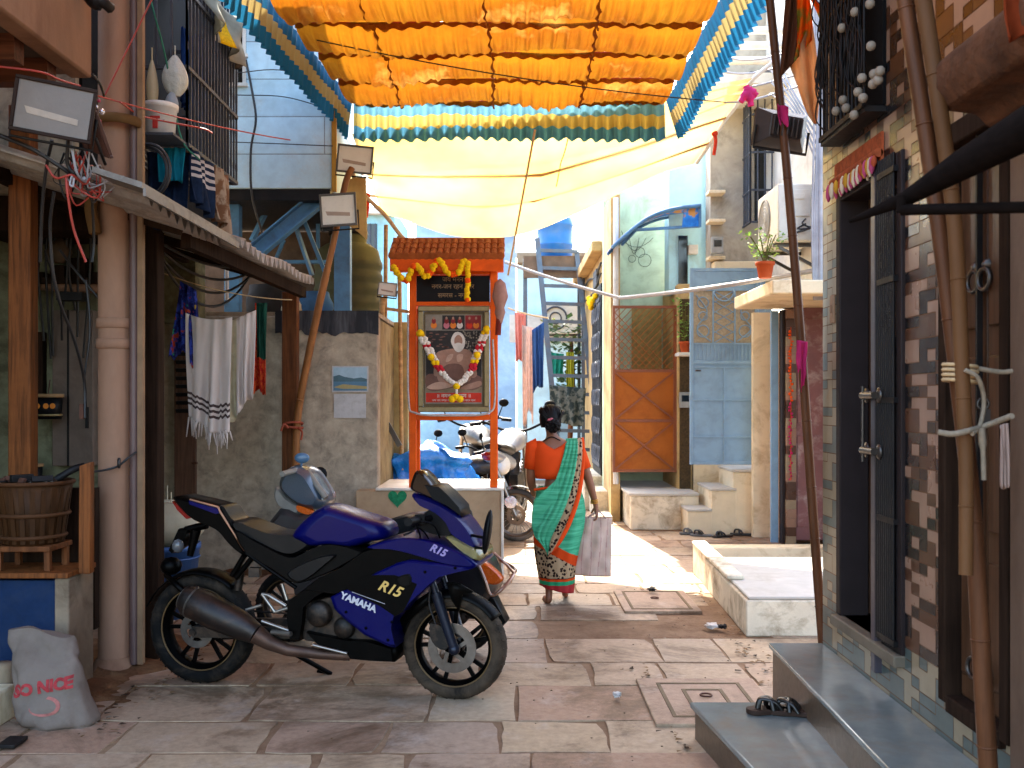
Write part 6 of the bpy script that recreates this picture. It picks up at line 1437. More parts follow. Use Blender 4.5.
strip([(790, 66), (797, 85), (806, 110), (814, 124)], [(812, 20), (817, 60), (819, 95), (817, 124)], 5.17, 5.2, 1)
mb.build('cloth', [m_fl, m_fl2, m_fl3], fg, solid=.003)
hang('ribbon', P(777, 104, 5.18), P(788, 107, 5.2), .09, m_pink, 'pink ribbon knotted above the floodlight on the flag pole', 'ribbon', 85, 1, .015, .7, ragged=.2)
hang('ribbon', P(797, 340, 5.17), P(808, 342, 5.2), .20, m_pink, 'long pink rag tied halfway up the bamboo flag pole', 'ribbon', 86, 2, .012, .75, ragged=.25)

# ------------------------------------------------------------------ small things on the ground
def sandal(c, ang, m, label, group):
    rt = root('sandal', c, label, 'sandal', group); M3 = Matrix.Rotation(ang, 3, 'Z'); c = V(c)
    out = [(0, -.13), (.035, -.12), (.042, -.06), (.036, 0), (.046, .07), (.036, .125), (0, .14), (-.036, .12), (-.044, .06), (-.032, 0), (-.036, -.07), (-.03, -.12)]
    o = smoothpoly([V((x, y, 0)) for x, y in out], 3); b = MB(); b.prism([c + M3 @ p for p in o], (0, 0, .022)); b.build('sole', m[0], rt, bevel=.004)
    b = MB()
    for s_ in (-1, 1):
        q = [c + M3 @ V(p) for p in ((s_ * .04, -.01, .02), (s_ * .03, .02, .055), (0, .075, .062), (0, .09, .022))]; b.tube(curve(q, 5), .010, 6, sx=1.6)
    q = [c + M3 @ V(p) for p in ((-.042, .03, .02), (-.025, .035, .06), (.025, .035, .06), (.042, .03, .02))]; b.tube(curve(q, 5), .012, 6)
    b.build('strap', m[1], rt)
    return rt
m_sole = M('brown sole', '#3a2a22', .6); m_strap = M('black strap', '#17130f', .35); m_gsole = M('grey sole', '#6a6866', .6)
z1 = .176
sandal(G(776, 712, z1) + V((0, 0, 0)), R(100), (m_sole, m_strap), 'left one of the dark strapped sandals on the lower grey step', 'sandals on the step')
sandal(G(797, 715, z1) + V((0, 0, 0)), R(72), (m_sole, m_strap), 'right one of the dark strapped sandals on the lower grey step', 'sandals on the step')
sandal(G(691, 534, .013), R(95), (m_gsole, m_gsole), 'grey sandal lying nearest the cream staircase foot', 'sandals in the sunny lane')
sandal(G(702, 536, .013), R(70), (m_gsole, m_strap), 'grey and black sandal lying beside its mate by the staircase', 'sandals in the sunny lane')
sandal(G(723, 537, .013), R(110), (m_strap, m_strap), 'flat black sandal left of the last one below the staircase', 'sandals in the sunny lane')
sandal(G(742, 535, .013), R(80), (m_strap, m_strap), 'last flat black sandal farthest along below the staircase', 'sandals in the sunny lane')
hang('cloth', (1.50, 12.4, .475), (1.8, 12.5, .475), .015, CLOTH('grey rag', '#a89f90'), 'small crumpled rag lying on the pale platform', 'rag', 90) if False else None
def scrap(c, s_, m, label, name='litter', seed=0):
    q = random.Random(seed); b = MB(); c = V(c)
    for k in range(4):
        a = q.uniform(0, 6); b.grid(lambda u, v: c + V(((u - .5) * s_ * math.cos(a) - (v - .5) * s_ * .7 * math.sin(a), (u - .5) * s_ * math.sin(a) + (v - .5) * s_ * .7 * math.cos(a), .012 + .02 * abs(noise.noise(V((u * 3 + k, v * 3, seed)))) + .006 * k)), 5, 5)
    return b.build(name, m, label=label, cat='litter', solid=.001)
m_paper = M('crumpled paper', '#c9c4be', .7)
scrap(G(712, 629, .012), .10, m_paper, 'crumpled white wrapper on the paving before the low whitewashed platform', seed=1)
scrap(G(722, 630, .012), .06, m_dark, 'dark scrap lying against the crumpled white wrapper', seed=2)
scrap(G(617, 699, .012), .04, m_paper, 'tiny white paper scrap beside the square drain cover', seed=3)
scrap(G(652, 592, .035), .07, m_dark, 'dark flat scrap on the far edge of the flat drain cover', seed=4)
mb = MB(); mb.bx(*sorted((G(-5, 752).x, G(28, 742).x)), 4.55, 4.68, .012, .03); mb.build('drain_grate', m_dark, label='dark iron grate in the paving before the printed sack', cat='grate', bevel=.003)
r1 = random.Random(95)
mb = MB()
for k in range(110):
    x, y = r1.gauss(.5, .9), r1.gauss(6.5, 1.2); b_ = r1.uniform(.002, .006)
    if x > .8 and y < 5.2: continue
    mb.ball((x, y, .016), (b_ * 1.5, b_, b_ * .6), 5)
mb.build('grit', M('grit', '#6b5b4c', .9), kind='stuff', at=(0, 0, 0))

# dirt and scraps gathered along the wall bases
r1 = random.Random(97); mb = MB()
def leaf_scrap(x, y, z, s_):
    a = r1.uniform(0, 6.28); d = V((math.cos(a), math.sin(a), 0)) * s_; e = V((-math.sin(a), math.cos(a), 0)) * s_ * r1.uniform(.4, .9); c = V((x, y, z)); up_ = V((0, 0, r1.uniform(.002, .35) * s_))
    mb.cur = r1.choice((0, 0, 1, 2)); mb.add([c - d - e, c + d - e * .6 + up_, c + d * .8 + e, c - d * .7 + e * .8 + up_], [(0, 1, 2, 3)])
for k in range(70): leaf_scrap(1.55 + r1.gauss(-.06, .05), r1.uniform(5.3, 6.7), .018, r1.uniform(.006, .022))
for k in range(60): y_ = r1.uniform(4.5, 6.0); leaf_scrap(.80 + .15 * (4.72 - y_) * (y_ < 4.72) + abs(r1.gauss(0, .05)) * -1, y_, .018, r1.uniform(.005, .018))
for k in range(90): leaf_scrap(-2.1 + abs(r1.gauss(0, .14)), r1.uniform(4.6, 6.6), .018, r1.uniform(.005, .02))
for k in range(70): leaf_scrap(1.56 - abs(r1.gauss(0, .06)), r1.uniform(6.7, 9), .018, r1.uniform(.005, .02))
for k in range(60): leaf_scrap(r1.uniform(-2.0, 0), 9.05 - abs(r1.gauss(0, .12)), .018, r1.uniform(.005, .02))
for k in range(80): leaf_scrap(r1.gauss(.6, .8), r1.gauss(6.3, .7), .018, r1.uniform(.003, .012))
mb.build('debris', [M('dry leaf scrap', '#7a5f42', .9), M('paper shred', '#8d7d6a', .8), M('dark crumb', '#3d3126', .9)], kind='stuff', at=(0, 0, 0))
# ------------------------------------------------------------------ blue sports motorcycle
def frame_at(A, B):
    A, B = V(A), V(B); d = (B - A); d.z = 0; d.normalize(); n = V((d.y, -d.x, 0))
    O = V((0, 0, CZ))
    def bk(px, py, v=0.0):
        r = V(((px - CX) / F, 1, -(py - CY) / F)); t = (v + (A - O).dot(n)) / r.dot(n); return O + r * t
    return bk, d, n
def bloft(m, bk, n, pts, layers, vref, sm=4):
    o = [bk(x, y, vref) for x, y in pts]
    if sm: o = smoothpoly(o, sm)
    c = sum(o, V()) / len(o)
    return m.loft([[c + (p - c) * s + n * (v - vref) for p in o] for v, s in layers], True, True)
def wheel(parent, c, ax, r, w, rim_m, spokes=5, disc=.13, name='wheel', side=1, tyre_m=None, wire=False, rimr=.74):
    c = V(c); ax = V(ax).normalized(); wl = MB(); ti = rimr
    prof = [(r * ti, -w * .38), (r * .86, -w * .5), (r * .95, -w * .42), (r * .99, -w * .2), (r, 0), (r * .99, w * .2), (r * .95, w * .42), (r * .86, w * .5), (r * ti, w * .38)]
    wl.lathe(prof, c, ax, 44, True, True); 
    for k in range(40):      # tread blocks
        a = 6.283 * k / 40; u = ax.orthogonal().normalized(); q = ax.cross(u); rr = u * math.cos(a) + q * math.sin(a)
        for s_ in (-1, 1): wl.bar(c + rr * r * .99 + ax * s_ * w * .12, c + rr * r * .955 + ax * s_ * w * .42 + (-u * math.sin(a) + q * math.cos(a)) * r * .05, .008, .006, rr)
    ty = wl.build(name, tyre_m or m_rubber, parent)          # the tyre mesh is the wheel part; rim and disc are its sub-parts
    b = MB(); b.lathe([(r * ti, -w * .36), (r * ti * 1.03, -w * .36), (r * ti * 1.03, -w * .30), (r * ti * .9, -w * .22), (r * ti * .88, 0), (r * ti * .9, w * .22), (r * ti * 1.03, w * .30), (r * ti * 1.03, w * .36), (r * ti, w * .36), (r * ti * .96, 0)], c, ax, 44, True, True)
    b.lathe([(0, -w * .42), (r * .16, -w * .42), (r * .18, -w * .3), (r * .18, w * .3), (r * .16, w * .42), (0, w * .42)], c, ax, 18)
    u = ax.orthogonal().normalized(); q = ax.cross(u)
    if wire:
        for k in range(24):
            a = 6.283 * k / 24; a2 = a + .35 * (1 if k % 2 else -1); b.tube([c + (u * math.cos(a2) + q * math.sin(a2)) * r * .14 + ax * w * .3 * (1 if k % 4 < 2 else -1), c + (u * math.cos(a) + q * math.sin(a)) * r * ti * .92], .003, 4)
    else:
        for k in range(spokes):
            a = 6.283 * (k + .25) / spokes
            for da in (-.13, .13):
                b.bar(c + (u * math.cos(a + da * .6) + q * math.sin(a + da * .6)) * r * .12, c + (u * math.cos(a + da * 1.5) + q * math.sin(a + da * 1.5)) * r * ti * .91, .022, .014, ax)
    b.build('rim', rim_m, ty)
    b = MB(); b.torus(c + ax * side * w * .36, ax, r * ti * 1.0, .0055, 44, 5); b.build('rim_tape', M('gold rim tape', '#5e4728', .5, metal=.4) if 'gold rim tape' not in bpy.data.materials else bpy.data.materials['gold rim tape'], ty)
    if disc:
        b = MB(); o_ = side * w * .52; b.lathe([(disc * .62, o_ - .002), (disc, o_ - .002), (disc, o_ + .002), (disc * .62, o_ + .002)], c, ax, 36, False, True)
        for k in range(5):
            a = 6.283 * k / 5; b.bar(c + (u * math.cos(a) + q * math.sin(a)) * r * .12 + ax * o_, c + (u * math.cos(a + .3) + q * math.sin(a + .3)) * disc * .66 + ax * o_, .02, .005, ax)
        for k in range(20): a = 6.283 * k / 20; b.lathe([(.006, 0), (.006, .0008)], c + (u * math.cos(a) + q * math.sin(a)) * disc * (.75 + .12 * (k % 2)) + ax * (o_ + side * .002), ax, 6)
        b.build('brake_disc', M('brake steel', '#7d7771', .35, metal=.9, dirt=.4, dirtc='#4a3626') if 'brake steel' not in bpy.data.materials else bpy.data.materials['brake steel'], ty)
    return ty
A_, B_ = V((-1.752, 5.67, 0)), V((-.305, 5.36, 0))
bk, bd_, bn = frame_at(A_, B_)
mo = root('motorcycle', (-1.03, 5.5, 0), 'blue and black faired sports motorcycle parked side on in the lane', 'motorcycle', None)
def paint(name, c, coat=.06, r=.3, **k): return M(name, c, r, metal=.1, var=.1, scale=3, bump=.03, bs=300, coat=coat, **k)
m_bpaint = paint('deep blue paint', '#030648', spec=.12, dirt=.08, dirtc='#3a3550', ds=5)
m_bkpaint = M('satin black paint', '#020202', .38, var=.3, bump=.05, dirt=.3, dirtc='#120d0a', ds=6, coat=0, spec=.06)
m_greyp = M('dark grey panel', '#080706', .45, var=.2, bump=.05, dirt=.4, dirtc='#1c1612', ds=5, coat=0, spec=.08)
m_seat = M('worn seat vinyl', '#0b0c0e', .36, spec=.2, var=.2, bump=.15, bs=150, dirt=.3, dirtc='#2f2a26')
m_cast = M('dusty engine alloy', '#171310', .5, metal=.5, var=.35, scale=10, dirt=.6, dirtc='#5a4636', ds=9)
m_alloy = M('alloy', '#9a948c', .35, metal=.9, var=.2, dirt=.4)
m_goldl = M('gold decal', '#c9a85c', .4, metal=.3, bump=0); m_silv = M('silver decal', '#c4c4cc', .4, metal=.2, bump=0)
m_tail = M('red tail lens', '#7a0a0c', .2, var=.1, bump=0)
m_lens = M('yellowed headlamp lens', '#7d744a', .15, var=.3, scale=20, bump=.3, bs=60)
m_screen = M('smoked screen', '#160d0a', .1, var=.2, bump=0, spec=.25)
m_amber = M('amber lens', '#c9560e', .25, var=.15, bump=0)
FLAT = lambda v1, v0, e=.95: [(v1, e), (v1 - .012, 1), (v0 + .012, 1), (v0, e)]
rc, fc = bk(203.5, 627, 0), bk(455, 648.5, 0); rc.z, fc.z = .312, .285
wheel(mo, rc, bn, .312, .14, m_bkpaint, 5, .10, 'rear_wheel')
fw = wheel(mo, fc, bn, .285, .115, m_bkpaint, 5, .132, 'front_wheel', 1, M('dusty front tyre', '#1d1915', .85, var=.3, dirt=.8, dirtc='#4d4033', ds=5, thr=.45))
# fuel tank
tank = [(295, 535), (301, 525), (315, 512), (323, 507), (330, 505), (347, 510), (366, 516), (384, 522), (391, 529), (391, 536), (385, 539), (373, 541), (355, 546), (331, 544), (314, 545), (303, 540)]
mb = MB(); bloft(mb, bk, bn, tank, [(.15, .62), (.145, .80), (.12, .93), (.07, 1.0), (-.07, 1.0), (-.12, .93), (-.145, .8), (-.15, .62)], .05); mb.build('fuel_tank', m_bpaint, mo)
mb = MB(); q = curve([bk(x, y, .03) for x, y in ((331, 507.5), (347, 512.5), (366, 518.5), (383, 526))], 5)
mb.grid(lambda u, v: q[min(int(u * 15), 15)] + bn * (.09 * (v - .5)) + V((0, 0, .013 - .02 * (v - .5) ** 2)), 15, 3); mb.build('tank_stripe', M('pale tank stripe', '#8d8478', .3, coat=.5), mo, solid=.003)  # pale strip laid along the top of the tank
# seats
seat = [(231, 522), (240, 521.5), (254, 527), (273, 533.5), (297, 535.5), (312, 543), (306, 550), (295, 554.5), (283, 553), (270, 547), (250, 537), (236, 530)]
mb = MB(); bloft(mb, bk, bn, seat, [(.12, .9), (.10, 1), (-.10, 1), (-.12, .9)], .1); mb.build('rider_seat', m_seat, mo)
mb = MB(); bloft(mb, bk, bn, [(219, 508), (224, 506), (232, 518), (240, 524), (232, 526), (226, 520)], FLAT(.09, -.09), .08); bloft(mb, bk, bn, [(186, 499), (219, 506.5), (219, 511), (186, 502)], FLAT(.07, -.07), .07); mb.build('pillion_seat', m_seat, mo)
# tail cowl
tail = [(173, 497), (187, 499), (218, 506.5), (222, 512), (246, 552), (243, 556), (231, 545), (221, 533), (209, 526), (192, 519), (180, 508)]
mb = MB(); bloft(mb, bk, bn, tail, [(.11, .86), (.095, 1), (-.095, 1), (-.11, .86)], .1, 3); mb.build('tail_cowl', m_bkpaint, mo)
mb = MB(); bloft(mb, bk, bn, [(189, 500.5), (218, 508.5), (221, 512.5), (217, 514), (190, 504)], FLAT(.122, .10), .11, 0); mb.build('tail_stripe', m_bpaint, mo)
mb = MB(); mb.tube([bk(190, 499.5, .12), bk(218, 507, .12), bk(220.5, 512.5, .122), bk(245, 551, .115)], .006, 6); mb.build('trim_line', M('copper trim', '#a3765a', .35, metal=.5), mo)
mb = MB(); bloft(mb, bk, bn, [(172.5, 501), (178, 504), (192, 518), (187, 519), (178, 510)], FLAT(.07, -.07), .06, 0); mb.build('tail_light', m_tail, mo)
# plate bracket and indicators
mb = MB(); mb.tube(curve([bk(207, 525, .0), bk(196, 527.5, .0), bk(186, 530, 0)], 4), .022, 8); bloft(mb, bk, bn, [(181, 528), (191, 529), (184, 546), (174, 553), (171, 550)], FLAT(.03, -.08), .0, 0); mb.tube([bk(196, 530, .05), bk(190, 556, .06)], [.03, .018], 8); mb.build('plate_bracket', m_bkpaint, mo)
mb = MB(); mb.ball(bk(178, 546, .08), (.035, .03, .04), 10); mb.build('indicator', M('smoked lens', '#5a5a5c', .15), mo)
# rear hugger
mb = MB(); mb.grid(lambda u, v: rc + bd_ * (.335 * math.cos(R(155 - 105 * u))) + V((0, 0, .335 * math.sin(R(155 - 105 * u)))) + bn * .085 * (2 * v - 1) - V((0, 0, .02 * (2 * v - 1) ** 2)), 20, 5); mb.ball(bk(171, 566, 0), (.06, .06, .05), 12); mb.tube([bk(166, 575, .05), bk(184, 592, .13)], .014, 6)
mb.build('rear_mudguard', m_bkpaint, mo, solid=.006)
# side panels
mb = MB(); bloft(mb, bk, bn, [(235, 530), (250, 538.5), (270, 549), (284, 555.5), (296, 557), (314, 548), (331, 543.5), (350, 546.5), (364, 552), (355, 559), (335, 570), (316, 578), (300, 583), (289, 580), (270, 567), (246, 553)], FLAT(.15, -.15), .13, 2); mb.build('side_panel', m_greyp, mo)
mb = MB(); bloft(mb, bk, bn, [(287, 574), (300, 565), (322, 556.5), (336, 555), (325, 565), (310, 577), (297, 582)], FLAT(.172, .12, .9), .16, 3); mb.build('knee_panel', m_seat, mo)
mb = MB(); mb.tube([bk(246, 553, .14), bk(270, 570, .15), bk(296, 588, .15)], .011, 6); mb.tube([bk(244, 556, .1), bk(232, 576, .1)], .016, 6); mb.tube([bk(252, 558, .1), bk(236, 578, .1)], .016, 6); mb.build('subframe', m_bkpaint, mo)
# fairings
mb = MB(); bloft(mb, bk, bn, [(362, 552), (384, 545), (410, 549), (440, 560), (462, 566), (440, 575), (410, 575), (380, 578), (352, 592), (330, 594), (303, 590), (318, 578), (340, 568)], FLAT(.185, -.185, .97), .18, 0); mb.build('inner_fairing', m_bkpaint, mo)
mb = MB(); bloft(mb, bk, bn, [(366, 547.5), (383, 541.5), (401, 538), (421, 539), (445, 546), (467, 557), (477, 567), (462, 566.5), (446, 564), (431, 560), (404, 552), (385, 548.5)], [(.205, .9), (.20, .98), (.17, 1.0), (-.17, 1.0), (-.2, .98), (-.205, .9)], .195, 3)
mb.cur = 1
def decal(m, s, px, py, v, px2, py2, size, shear=0, bold=0, up=None):
    a, b = bk(px, py, v), bk(px2, py2, v); xd = (b - a).normalized(); yd = (V((0, 0, 1)) - xd * xd.z).normalized(); m.text(s, (a + b) / 2, xd, yd, size, .0012, shear=shear, bold=bold)
decal(mb, 'R15', 428, 546, .2065, 448, 555, .055, .25, .002)
mb.build('upper_fairing', [m_bpaint, M('violet decal', '#8d7fb0', .35)], mo)
low = [(476, 567), (458, 571), (443, 575), (432, 583), (420, 594), (411, 602), (403, 613), (394, 617), (391, 630), (395, 648), (388, 646.5), (364, 635), (344, 619), (334, 609), (330, 597), (350, 587), (375, 573), (397, 563), (410, 559.5), (440, 563), (460, 566)]
mb = MB(); bloft(mb, bk, bn, low, [(.212, .93), (.206, .985), (.18, 1.0), (-.18, 1.0), (-.206, .985), (-.212, .93)], .2, 0)
mb.cur = 1; bloft(mb, bk, bn, [(345, 588), (358, 580.5), (372, 575), (395, 575), (417, 584), (410, 599), (403, 612), (395, 616.5), (380, 606), (362, 597.5)], [(.2145, 1), (.2125, 1)], .213, 0)
mb.cur = 2; decal(mb, 'R15', 374, 583, .2155, 405, 595, .078, .35, .002)
mb.cur = 3; decal(mb, 'YAMAHA', 343, 596, .2145, 374, 609, .050, 0, .002)
mb.cur = 3; mb.tube([bk(352, 592, .2145), bk(385, 604, .2145)], .0015, 4)
mb.cur = 1
for px, py in ((346, 612), (366, 628), (388, 640), (425, 572), (455, 568), (392, 622)): mb.lathe([(.008, 0), (.008, .003), (0, .004)], bk(px, py, .213), bn, 8)
mb.build('lower_fairing', [m_bpaint, m_bkpaint, m_goldl, m_silv], mo)
mb = MB(); bloft(mb, bk, bn, [(397, 578), (410, 574), (411, 585), (402, 586)], FLAT(.222, .205, .8), .21, 3); mb.build('air_vent', m_greyp, mo)
mb = MB(); bloft(mb, bk, bn, [(306, 632), (325, 636), (345, 640), (368, 641), (393, 648.5), (395, 662), (372, 661), (351, 659), (347, 653), (318, 645)], FLAT(.17, -.17, .96), .16, 0); mb.build('belly_pan', m_bkpaint, mo)
mb = MB(); mb.tube([bk(313, 645, .18), bk(347, 653.5, .18)], .008, 6); mb.build('belly_trim', m_alloy, mo)
# nose, screen, dash, lamp
mb = MB(); bloft(mb, bk, bn, [(413, 493), (430, 498.5), (446, 506), (462, 518), (474, 533), (480, 547), (476, 551), (466, 543), (454, 534), (448, 522), (435, 510), (418, 502)], [(.13, .86), (.11, .97), (.06, 1), (-.06, 1), (-.11, .97), (-.13, .86)], .08, 3); mb.build('nose_cowl', m_bpaint, mo)
mb = MB(); bloft(mb, bk, bn, [(417, 470), (426, 476), (434, 486), (444, 495), (449, 503), (436, 500), (422, 494), (411, 489), (412, 480)], [(.09, .8), (.08, .97), (-.08, .97), (-.09, .8)], .07, 3); mb.build('windscreen', m_screen, mo)
mb = MB(); bloft(mb, bk, bn, [(424, 485), (438, 486), (447, 494), (460, 508), (462, 517), (447, 506), (432, 499)], FLAT(.10, -.10), .1, 0); mb.build('dash', m_black, mo)
mb = MB(); bloft(mb, bk, bn, [(445, 537), (455, 539), (467, 545.5), (479, 552), (479.5, 561), (470, 558), (458, 549)], [(.16, .8), (.145, 1), (-.145, 1), (-.16, .8)], .15, 2); mb.build('headlight', m_lens, mo)
mb = MB(); bloft(mb, bk, bn, [(420, 517), (436, 508), (449, 521), (453, 533), (446, 536), (430, 533), (421, 527)], FLAT(.12, -.12), .1, 3)
mb.tube([bk(412, 525, .15), bk(430, 518, .12), bk(440, 514, 0)], .018, 8); mb.build('fork_crown', m_black, mo)
mb = MB(); mb.tube([bk(410, 522, .36), bk(424, 519, .14), bk(428, 517, -.14), bk(420, 520, -.36)], .014, 10); mb.tube([bk(408, 522, .38), bk(416, 520.5, .26)], .022, 10); mb.tube([bk(418, 521, -.38), bk(424, 519, -.26)], .022, 10); mb.tube(curve([bk(420, 520, .22), bk(412, 531, .28), bk(404, 535, .36)], 4), .006, 5)
for s_ in (1, -1): mb.box(bk(420, 519, .2 * s_), (.05, .04, .05))
for a, b, c_ in (((412, 523), (424, 532), (432, 545)), ((414, 521), (432, 524), (440, 538)), ((416, 524), (420, 538), (412, 545))): mb.tube(curve([bk(*a, .26), bk(*b, .18), bk(*c_, .12)], 5), .005, 5)
mb.build('handlebar', m_black, mo)
mb = MB(); mb.ball(bk(487.5, 532, .28), (.022, .055, .115), 16, Matrix.Rotation(R(8), 3, 'Y')); mb.tube([bk(486, 538, .26), bk(470, 535, .1)], .008, 6); mb.tube([bk(486, 549, .27), bk(474, 547, .1)], .008, 6); mb.build('mirror', m_black, mo)
mb = MB(); mb.ball(bk(470, 527, -.3), (.022, .055, .10), 16); mb.tube([bk(468, 535, -.26), bk(462, 530, -.1)], .008, 6); mb.build('mirror', m_black, mo)
# fork, fender
for s_ in (1, -1):
    mb = MB(); t0, t1 = bk(436, 574, 0) + bn * .10 * s_, fc + bn * .085 * s_ + bd_ * .02
    mb.tube([t0 + (t0 - t1) * .5, t0, t0.lerp(t1, .25)], .019, 12); mb.tube([t0.lerp(t1, .22), t1], [.028, .026], 12); mb.ball(t1, .032, 10); mb.build('fork_leg', M('fork blue black', '#1d2230', .35, metal=.5) if s_ == 1 else bpy.data.materials['fork blue black'], mo)
mb = MB(); rr = .302
mb.grid(lambda u, v: fc + bd_ * (rr * math.cos(R(165 - 130 * u))) + V((0, 0, rr * math.sin(R(165 - 130 * u)))) + bn * .068 * (2 * v - 1) - (bd_ * math.cos(R(165 - 130 * u)) + V((0, 0, math.sin(R(165 - 130 * u))))) * .035 * (2 * v - 1) ** 2, 26, 6)
bloft(mb, bk, bn, [(447, 582), (458, 583), (474, 592), (462, 594), (459, 611), (452, 600)], FLAT(.085, .06), .075, 0); bloft(mb, bk, bn, [(432, 590), (437, 600), (425, 606), (402, 626), (400, 619), (414, 602)], FLAT(.075, .06), .07, 0)
mb.build('front_mudguard', m_greyp, mo, solid=.005)
mb = MB(); bloft(mb, bk, bn, [(431, 622), (447, 628), (452, 640), (446, 650), (436, 646), (430, 635)], FLAT(.095, .055), .08, 2); mb.build('brake_caliper', m_cast, mo)
mb = MB(); mb.tube(curve([bk(436, 570, .1), bk(429, 600, .1), bk(436, 625, .09)], 5), .006, 6); mb.build('brake_hose', m_cable, mo)
# engine, frame, swingarm, exhaust
mb = MB(); bloft(mb, bk, bn, [(303, 603), (330, 596), (360, 605), (385, 622), (385, 642), (340, 645), (305, 640), (296, 620)], FLAT(.12, -.12), .1, 0)
mb.lathe([(.0, .03), (.055, .03), (.07, .01), (.07, -.05)], bk(319, 614, .14), bn, 24); mb.lathe([(0, .02), (.05, .02), (.06, 0), (.06, -.04)], bk(344, 628, .13), bn, 20)
for k in range(6): mb.bar(bk(345 + k * 1, 606 + k * 3, .13), bk(372 + k, 616 + k * 3, .13), .012, .006)
mb.build('engine', m_cast, mo)
mb = MB(); bloft(mb, bk, bn, [(289, 600), (303, 590), (326, 583), (331, 588), (316, 596), (304, 607), (303, 622), (300, 640), (290, 640), (287, 618)], FLAT(.165, -.165), .15, 0); mb.build('main_frame', m_bkpaint, mo)
mb = MB()
for s_ in (.11, -.11): mb.bar(rc + bn * s_, bk(300, 628, 0) + bn * s_, .03, .06)
mb.tube([rc - bn * .13, rc + bn * .13], .02, 10); mb.build('swingarm', m_cast, mo)
mb = MB(); mb.lathe([(.085, -.004), (.095, -.004), (.095, .004), (.085, .004)], rc - bn * .09, bn, 24, False, True); mb.tube([rc - bn * .09 + V((0, 0, .09)), bk(310, 615, -.09)], .006, 5); mb.tube([rc - bn * .09 - V((0, 0, .09)), bk(310, 635, -.09)], .006, 5); mb.build('chain', m_cast, mo)
mb = MB(); ex = [bk(184, 598, .19), bk(189, 600, .19), bk(215, 613, .19), bk(240, 625, .19), bk(256, 634, .185), bk(270, 643, .17), bk(288, 650, .15), bk(320, 654, .12), bk(350, 656, .08)]
mb.tube(ex[:5], [.066, .086, .090, .078, .055], 20); mb.build('muffler', M('heat stained muffler', '#221b18', .42, metal=.4, var=.4, scale=5, dirt=.5, dirtc='#5a4030', ds=5), mo)
mb = MB(); mb.tube(ex[4:], [.053, .04, .032, .028, .026], 14); mb.build('exhaust_pipe', M('rusty exhaust', '#5a4236', .5, metal=.6, var=.4, dirt=.5, dirtc='#2f1f16', ds=7), mo)
mb = MB(); mb.tube([bk(183, 597, .19), bk(194, 602.5, .19)], [.062, .091], 20); mb.build('muffler_tip', m_alloy, mo)
mb = MB()
for a, b in (((262, 594), (275, 612)), ((268, 595), (286, 606)), ((262, 594), (268, 595)), ((275, 612), (288, 608)), ((282, 584), (287, 600)), ((262, 621), (290, 631)), ((246, 610), (262, 605)), ((274, 632), (290, 634))): mb.tube([bk(*a, .14), bk(*b, .14)], .010, 6)
mb.tube([bk(272, 632, .16), bk(291, 634, .2)], .014, 8); mb.build('footpeg_hanger', m_alloy, mo)
mb = MB(); mb.tube([bk(288, 650, -.12), bk(331, 674, -.28)], .014, 8); mb.tube([bk(331, 674, -.28), V((bk(318, 686, -.3).x, bk(318, 686, -.3).y, .015))], .013, 8); mb.build('side_stand', m_bkpaint, mo)
mb = MB(); mb.tube([bk(242, 566, .05), bk(238, 590, .05)], .022, 8); mb.box(bk(255, 572, .08), (.06, .05, .05)); mb.build('shock_absorber', m_cast, mo)

# ------------------------------------------------------------------ grey scooter behind it, front to the left
A2, B2 = V((-1.48, 6.62, 0)), V((-.02, 6.28, 0))
ck, sd_, sn = frame_at(A2, B2)
so_ = root('scooter', (-.8, 6.45, 0), 'grey scooter with twin mirrors and rear guard parked behind the blue motorcycle', 'scooter')
m_scgrey = paint('grey blue scooter paint', '#36424e', .5); m_scwht = M('off white panel', '#7d766c', .5, dirt=.4)
c1 = ck(290, 590, 0); c1.z = .24; c2 = ck(462, 596, 0); c2.z = .22
wheel(so_, c1, sn, .24, .09, m_cast, 3, 0, 'front_wheel'); wheel(so_, c2, sn, .22, .09, m_cast, 3, 0, 'rear_wheel')
mb = MB(); bloft(mb, ck, sn, [(282, 485), (286, 472), (296, 465), (309, 470), (320, 486), (327, 500), (322, 509), (306, 507), (291, 497)], [(.15, .72), (.12, .92), (.05, 1), (-.05, 1), (-.12, .92), (-.15, .72)], .06, 3); mb.build('headlight_cowl', m_scgrey, so_)
mb = MB(); bloft(mb, ck, sn, [(280, 486), (290, 498), (306, 508), (300, 514), (286, 508), (278, 497)], [(.13, .8), (.11, 1), (-.11, 1), (-.13, .8)], .06, 3); mb.build('headlight', m_scwht, so_)
mb = MB(); bloft(mb, ck, sn, [(298, 505), (311, 509.5), (310, 514.5), (299, 511)], FLAT(.14, .08), .12, 3); mb.build('indicator', m_amber, so_)
mb = MB(); bloft(mb, ck, sn, [(283, 508), (300, 514), (316, 518), (320, 560), (316, 600), (300, 600), (292, 560), (272, 545), (266, 535)], [(.17, .85), (.14, 1), (-.14, 1), (-.17, .85)], .1, 2); mb.build('front_apron', M('dark apron', '#2f2c2c', .4), so_)
for px, py, v in ((302, 458, .05), (320, 474, -.25)):
    mb = MB(); mb.ball(ck(px, py, v), (.05, .02, .035 if px == 302 else .05), 14); mb.tube([ck(px, py + 3, v), ck(px - 2, py + 14, v * .7)], .008, 6); mb.build('mirror', M('mirror back', '#4a6a86', .3) if px == 302 else m_black, so_)
mb = MB(); mb.tube([ck(282, 474, .32), ck(297, 470, .1), ck(310, 472, -.32)], .018, 8); mb.tube(curve([ck(308, 472, .05), ck(316, 484, .1), ck(326, 498, .12)], 4), .02, 8); mb.build('handlebar', m_scwht, so_)
